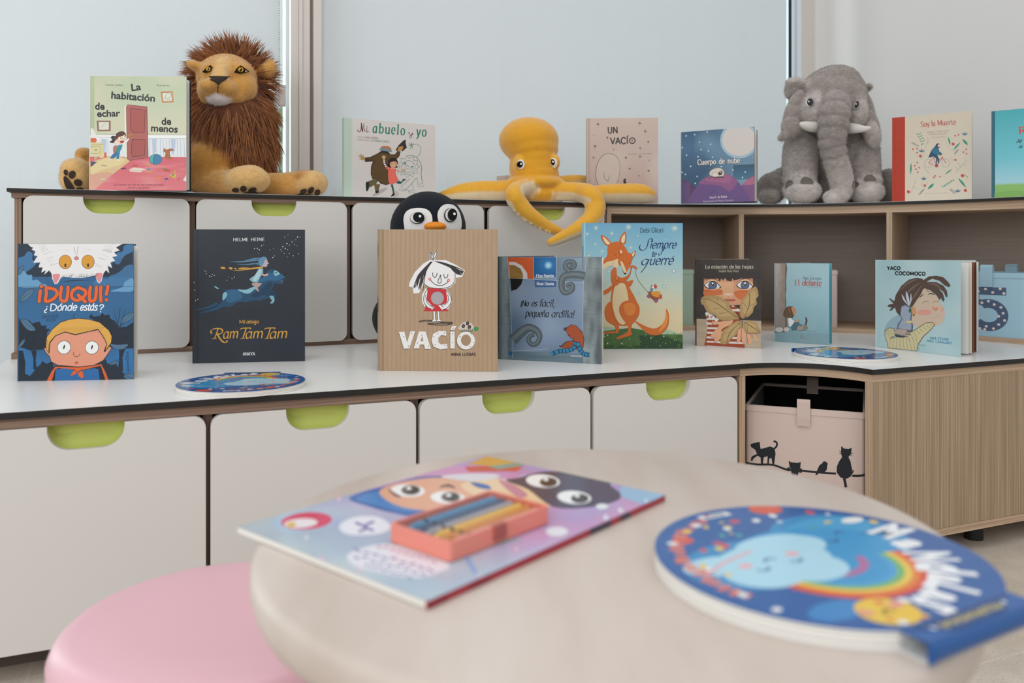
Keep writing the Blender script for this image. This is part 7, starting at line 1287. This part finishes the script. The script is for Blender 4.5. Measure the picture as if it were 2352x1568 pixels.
for x, y in ((915, 297), (1130, 335)): A.E('f0eeee', x, y, 92, 34, 3); A.E('6a5a5c', x+16, y-3, 52, 27); A.E('17171a', x+22, y-3, 34, 20); A.E('f4f4f4', x+6, y-12, 14, 8)
A.L('4a2c20', (6, 16, 6), [(1085, 278), (1130, 268), (1170, 282)], 1); A.L('4a2c20', (6, 14, 6), [(812, 290), (850, 320), (880, 330)], 1)
A.P('d9d4dc', [(1090, 220), (1200, 205), (1370, 205), (1400, 225), (1250, 245)], 1); A.P('2f62a8', [(1250, 250), (1340, 265), (1360, 290), (1290, 280)], 1)
A.P('3a3a58', [(1440, 240), (1520, 225), (1620, 195), (1760, 195), (1950, 235), (2060, 235), (2000, 260), (2055, 310), (2040, 350), (1900, 385), (1700, 385), (1560, 290)], 1); A.P('c4849a', [(1400, 240), (1480, 262), (1560, 320), (1500, 330)], 1)
for x, y in ((1640, 245), (1810, 335)): A.E('eeeeee', x, y, 92, 36, 5); A.E('2a2430', x+30, y+6, 48, 26); A.E('f4f4f4', x+16, y-8, 14, 8)
A.E('a8c4dc', 365, 465, 162, 58, -4); A.E('d0365f', 380, 462, 138, 48, -4); A.E('e6dfe4', 350, 475, 90, 26, -4); A.E('d9b23c', 300, 482, 26, 14)
A.P('e2e0ea', [(560, 480), (640, 440), (760, 440), (830, 490), (780, 530), (640, 540), (570, 520)], 1); A.L('5a4a9a', 12, [(640, 470), (700, 500), (660, 520)], 1); A.L('5a4a9a', 12, [(740, 465), (690, 490), (740, 515)], 1)
A.P('dcdcE4'.lower(), [(610, 640), (760, 590), (900, 600), (1140, 690), (1100, 740), (960, 770), (780, 740), (640, 700)], 1)
for k, (x0, y0, x1, y1) in enumerate(((760, 595, 1090, 680), (640, 615, 1080, 735), (640, 650, 1040, 755), (700, 700, 960, 765))):
    q = random.Random(k); n = 9
    for i in range(n):
        a = i/n; b = (i+.7)/n; A.L('b06a9a' if k == 0 else '5a4a9a', (8, 16, 8), [(x0+(x1-x0)*a, y0+(y1-y0)*a+q.uniform(-6, 6)), (x0+(x1-x0)*b, y0+(y1-y0)*b+q.uniform(-10, 10))])
A.L('7fa6d6', 22, [(1240, 660), (1290, 745)]); A.E('dfdfe6', 1720, 520, 60, 26); A.E('dfe6ea', 1960, 385, 34, 16); A.L('7fb6b0', 10, [(1380, 590), (1530, 560)])
mb = MB(); mb.box((0, 0, .005), (wd, ht, .0056), S('b4bcc6')); A.emit(mb, lambda x, y, l: (x, y, .0057+l), 4e-5); mb.build('front_cover', M['gloss'], mg, fixn=False)
mb = MB(); mb.box((wd-.002, 0, .0002), (wd, ht, .0057), S('a8283a')); n = 6
for a, b in ((.0, .06), (.13, .2), (.6, .7), (.75, .8)): mb.box((wd-.0005, ht*a, .0004), (wd+.0003, ht*b, .0055), S('3a3a4a' if a == .6 or a == .75 else '8f2032'))
mb.build('spine', M['gloss'], mg)
# crayon case on the magazine
zc = ZTB+.0065; q3 = [onz(*mq(*c), zc) for c in ((830, 572), (1160, 688), (1690, 468))]; ex = q3[1]-q3[0]; ey = q3[2]-q3[1]; cw, cl = ex.length, ey.length; rz2 = math.atan2(ex.y, ex.x)
cc = empty('crayon_case', (q3[0].x, q3[0].y, zc+.0003), rz2, 'salmon plastic crayon case with a clear lid lying on the magazine', 'crayon case')
mb = MB(); h = .0145; out = rrect(cw, cl, .004); inn = [(x*.93+cw*.035, y*.955+cl*.0225) for x, y in out]; SA = S('e88a78')
mb.prism(out, .002, 'z', 0, SA)
for i in range(len(out)):
    j = (i+1) % len(out); mb.poly([(*out[i], .002), (*out[j], .002), (*out[j], h), (*out[i], h)], SA); mb.poly([(*inn[j], .002), (*inn[i], .002), (*inn[i], h), (*inn[j], h)], SA); mb.poly([(*out[i], h), (*out[j], h), (*inn[j], h), (*inn[i], h)], SA)
mb.build('tray', M['plastic'], cc, fixn=False)
mb = MB(); mb.prism([(x*.9+cw*.05, y*.94+cl*.03) for x, y in out], .0012, 'z', h-.0012); mb.build('clear_lid', M['clear'], cc)
mb = MB(); mb.box((cw*.95, cl*.40, .003), (cw+.002, cl*.52, h+.0006), S('a9574a')); mb.build('clasp', M['plastic'], cc, bevel=.0006)
R3 = Matrix.Rotation(rz2, 3, 'Z')
for k, (c, nm) in enumerate((('4f9aca', 'blue'), ('41638a', 'navy'), ('a3adbc', 'grey'), ('ecc95e', 'yellow'), ('d99a4a', 'orange'), ('ecb0a6', 'pink'))):
    x = cw*(.14+.144*k); p = q3[0]+R3 @ Vector((x, cl*.05, .0078+.0003))
    t = empty('crayon', p, rz2, nm+' crayon inside the salmon case', 'crayon', 'crayons in the case'); L_ = cl*.9; mb = MB()
    mb.tube([(0, L_*.12, 0), (0, L_, 0)], .0044, 16, S(c)); mb.build('barrel', M['plastic'], t, auto=40)
    mb = MB(); mb.tube([(0, .001, 0), (0, L_*.1, 0), (0, L_*.12, 0)], [.0012, .0036, .0036], 14, S(c)); mb.build('tip', M['plastic'], t, auto=40)
    mb = MB(); mb.tube([(0, L_*.2, 0), (0, L_*.24, 0)], .0044, 16, S('2c2f38')); mb.build('printed_band', M['plastic'], t, auto=40)
# --- round board books
def round_book(c, rad, rz, z, label, th=.012, group='round rainbow board books'):
    t = empty('round_book', (c[0], c[1], z+.0003), rz, label, 'book', group)
    A = Art(2*rad, 2*rad, (0, 0, 1), [(-1000, -1000), (1000, -1000), (1000, 1000), (-1000, 1000)])
    A.map = lambda p: (rad*(1+p[0]), rad*(1+p[1])); u = lambda P: [(p[0], p[1]) for p in P]
    A.K = [(rad+rad*.995*math.cos(6.2832*k/60), rad+rad*.995*math.sin(6.2832*k/60)) for k in range(60)]
    tab = .47; K0 = A.K
    A.P('1c579b', ell(0, 0, 1.02, 1.02, 0, 60))
    A.P('2b86bd', ell(-.42, -.18, .46, .42, 0, 30)); A.P('3f9ccc', ell(-.46, -.3, .36, .2, 0, 24)); A.P('2f92c8', ell(-.02, .0, .62, .46, 0, 30)); A.P('2f7fbe', ell(.55, .58, .2, .1)); A.P('2b86bd', ell(.42, -.1, .5, .36, 0, 30))
    for k, c2 in enumerate(('d2452c', 'dd7a30', 'e2c04a', '6fae6a', '3f9ad0')):
        r0, r1 = .56-.042*k, .56-.042*(k+1)-.002; cx, cy = .02, .08
        for i in range(24):
            a0, a1 = [math.radians(168-(168-14)*q/24) for q in (i, i+1)]; f = lambda r, a: (cx+r*math.cos(a)*.98, cy+r*math.sin(a))
            A.P(c2, [f(r0, a0), f(r1, a0), f(r1, a1), f(r0, a1)][::-1])
    for i in range(12):
        a0, a1 = [math.radians(160-130*q/12) for q in (i, i+1)]; f = lambda r, a: (.05+r*math.cos(a), .05+r*.9*math.sin(a)); A.P('a86a9a', [f(.30, a0), f(.24, a0), f(.24, a1), f(.30, a1)][::-1])
    for e in ((.3, -.08, .42, .26), (-.05, -.2, .2, .15), (.2, .1, .26, .2), (.5, .02, .26, .22), (.68, -.2, .22, .12), (.1, -.28, .3, .14)): A.P('a9d3e4', ell(e[0], e[1], e[2], e[3], 0, 24))
    K_ = '3f6f9c'
    for x in (.18, .46): A.L(K_, .022, [(x-.05, -.02), (x, .01), (x+.05, -.02)], 1)
    A.L(K_, .022, [(.27, -.09), (.32, -.12), (.37, -.09)], 1); A.P('e3a9b4', ell(.12, -.1, .05, .035)); A.P('e3a9b4', ell(.52, -.1, .05, .035))
    for x in (-.62, -.3): A.L('1d4f8f', .022, [(x-.05, -.14), (x, -.11), (x+.05, -.14)], 1)
    A.L('1d4f8f', .022, [(-.5, -.2), (-.46, -.23), (-.42, -.2)], 1); A.L('d9a9b4', .03, [(.3, -.26), (.6, -.2), (.85, -.1)], 1)
    A.P('e2bb3e', ell(.33, .72, .18, .16)); A.P('dd8a8a', ell(.22, .68, .05, .04)); A.P('dd8a8a', ell(.43, .67, .05, .04)); A.L('7a5a20', .02, [(.29, .74), (.33, .7), (.38, .74)], 1)
    A.P('d2502f', ell(-.42, -.82, .13, .11)); A.P('d2502f', ell(.55, -.62, .08, .06)); A.P('e6e6e6', ell(-.76, -.34, .1, .05))
    for ch, x, y, h in (('M', -.80, -.06, .24), ('a', -.71, .16, .2), ('N', -.60, .36, .22), ('d', -.49, .52, .24), ('a', -.36, .64, .18), ('L', -.23, .72, .2), ('a', -.09, .77, .18), ('S', .05, .80, .18)):
        h *= 1.45; an = math.atan2(y, x)-math.pi/2; c_, s_ = math.cos(an), math.sin(an); wx = h*.42; V, Fc = text_mesh(ch, .06); a_, b_ = min(v[0] for v in V), max(v[0] for v in V); k = wx/(b_-a_)*1.15; kb = h/.73*.86
        Q = [A.map((x+((v[0]-(a_+b_)/2)*k)*c_-(v[1]-.36)*kb*s_, y+((v[0]-(a_+b_)/2)*k)*s_+(v[1]-.36)*kb*c_)) for v in V]; A.items.append(('mesh', Q, Fc, S('e9ebee')))
    q = random.Random(4)
    for k in range(21):
        a = math.radians(-78+92*k/20); x, y = .86*math.cos(a), .86*math.sin(a); A.L('d9765a', .045, [(x*.95, y*.95), (x*1.04+q.uniform(-.02, .02), y*1.04+q.uniform(-.02, .02))])
    A.P('e6e6e6', [(-.12, -.92), (.14, -.94), (.14, -.87), (-.12, -.85)]); A.L('4a4a55', .025, [(-.08, -.885), (.1, -.905)])
    for k in range(90):
        a, r = q.uniform(0, 6.28), q.uniform(.5, .93); x, y = r*math.cos(a), r*math.sin(a)
        if (-.75 < x < .7 and -.35 < y < .62) or (-.95 < x < .2 and y > .0 and r > .62 and x < .1): continue
        c2 = q.choice(['d2453f', 'e2c04a', 'dfe6ea', '3f9a9c', 'd2453f', 'e6e6e6', 'e2c04a']); s_ = q.uniform(.014, .034); A.P(c2, ell(x, y, s_*1.3, s_, q.uniform(0, 180), 6))
    n = 72; half = .47; tabd = 1.035; out = []
    for k in range(n+1):
        a = math.pi/2-math.asin(half)-(2*math.pi-2*math.asin(half))*k/n; out.append((rad*math.cos(a), rad*math.sin(a)))
    out = out[::-1]; tabp = [(rad*half, rad*tabd), (-rad*half, rad*tabd)]
    full = out[:]                                                    # counter-clockwise from the left end of the tab round to its right end
    full = full+tabp
    mb = MB()
    for k in range(4):
        z0 = th*(.06+.235*k); e = 1-.006*(k % 2); mb.prism([(x*e, y*e) for x, y in out], th*.2, 'z', z0, (1, 1, 1, 1))
    mb.build('board_pages', M['paper'], t)
    mb = MB(); mb.prism(full, th*.07, 'z', 0, S('e6e6e4')); mb.build('back_cover', M['gloss'], t)
    mb = MB(); mb.prism(full, th*.06, 'z', th*.93, S('1c579b'))
    A.K = [(rad+x*.998, rad+y*.998) for x, y in full]
    A.P('16427c', [(-half, .90), (half, .90), (half, 1.03), (-half, 1.03)]); A.T('PEQUEMANDALAS', -.26, .945, .26, .945, -.05, 'd9c24a', .01)
    for x in (-.42, -.36, -.31, .31, .36, .42): A.P('cfd9e6', ell(x, .965, .018, .022))
    A.emit(mb, lambda x, y, l: (x-rad, y-rad, th*.99+.0001+l), 2.2e-5); mb.build('front_cover', M['gloss'], t, fixn=False)
    mb = MB(); r_ = th/2; P_ = [(rad*tabd+r_*math.cos(a)*.9, r_+r_*math.sin(a)) for a in [math.radians(-90+180*i/10) for i in range(11)]]
    mb.prism([(y, z) for y, z in P_], 2*rad*half, 'x', -rad*half, S('17508f')); mb.build('rolled_spine', M['gloss'], t, auto=50)
    return t
c = Vector((.227, .613)); d = Vector((.50, -.866)); round_book(c, .1195, math.atan2(d.y, d.x)-math.pi/2, ZTB, 'round blue rainbow board book lying on the birch table', .013)
def mat_at(x0, x1, yt, yb, z, th):
    Y0, Y1 = [F_PX*(CAMZ-z-th)/(y-HOR) for y in (yb, yt)]; Y = (Y0+Y1)/2; X = ((x0+x1)/2-CX)*Y/F_PX; return Vector((X, Y)), (Y1-Y0)/2
c, r = mat_at(408, 703, 854, 902, Zc, .011); round_book(c, .121, math.radians(8), Zc, 'round blue rainbow board book on the bench, in front of the dark navy book', .011)
c, r = mat_at(1825, 2057, 795.5, 826, Zc, .011); round_book(c, .121, math.radians(22), Zc, 'round blue rainbow board book on the bench corner, in front of the mint book', .011)
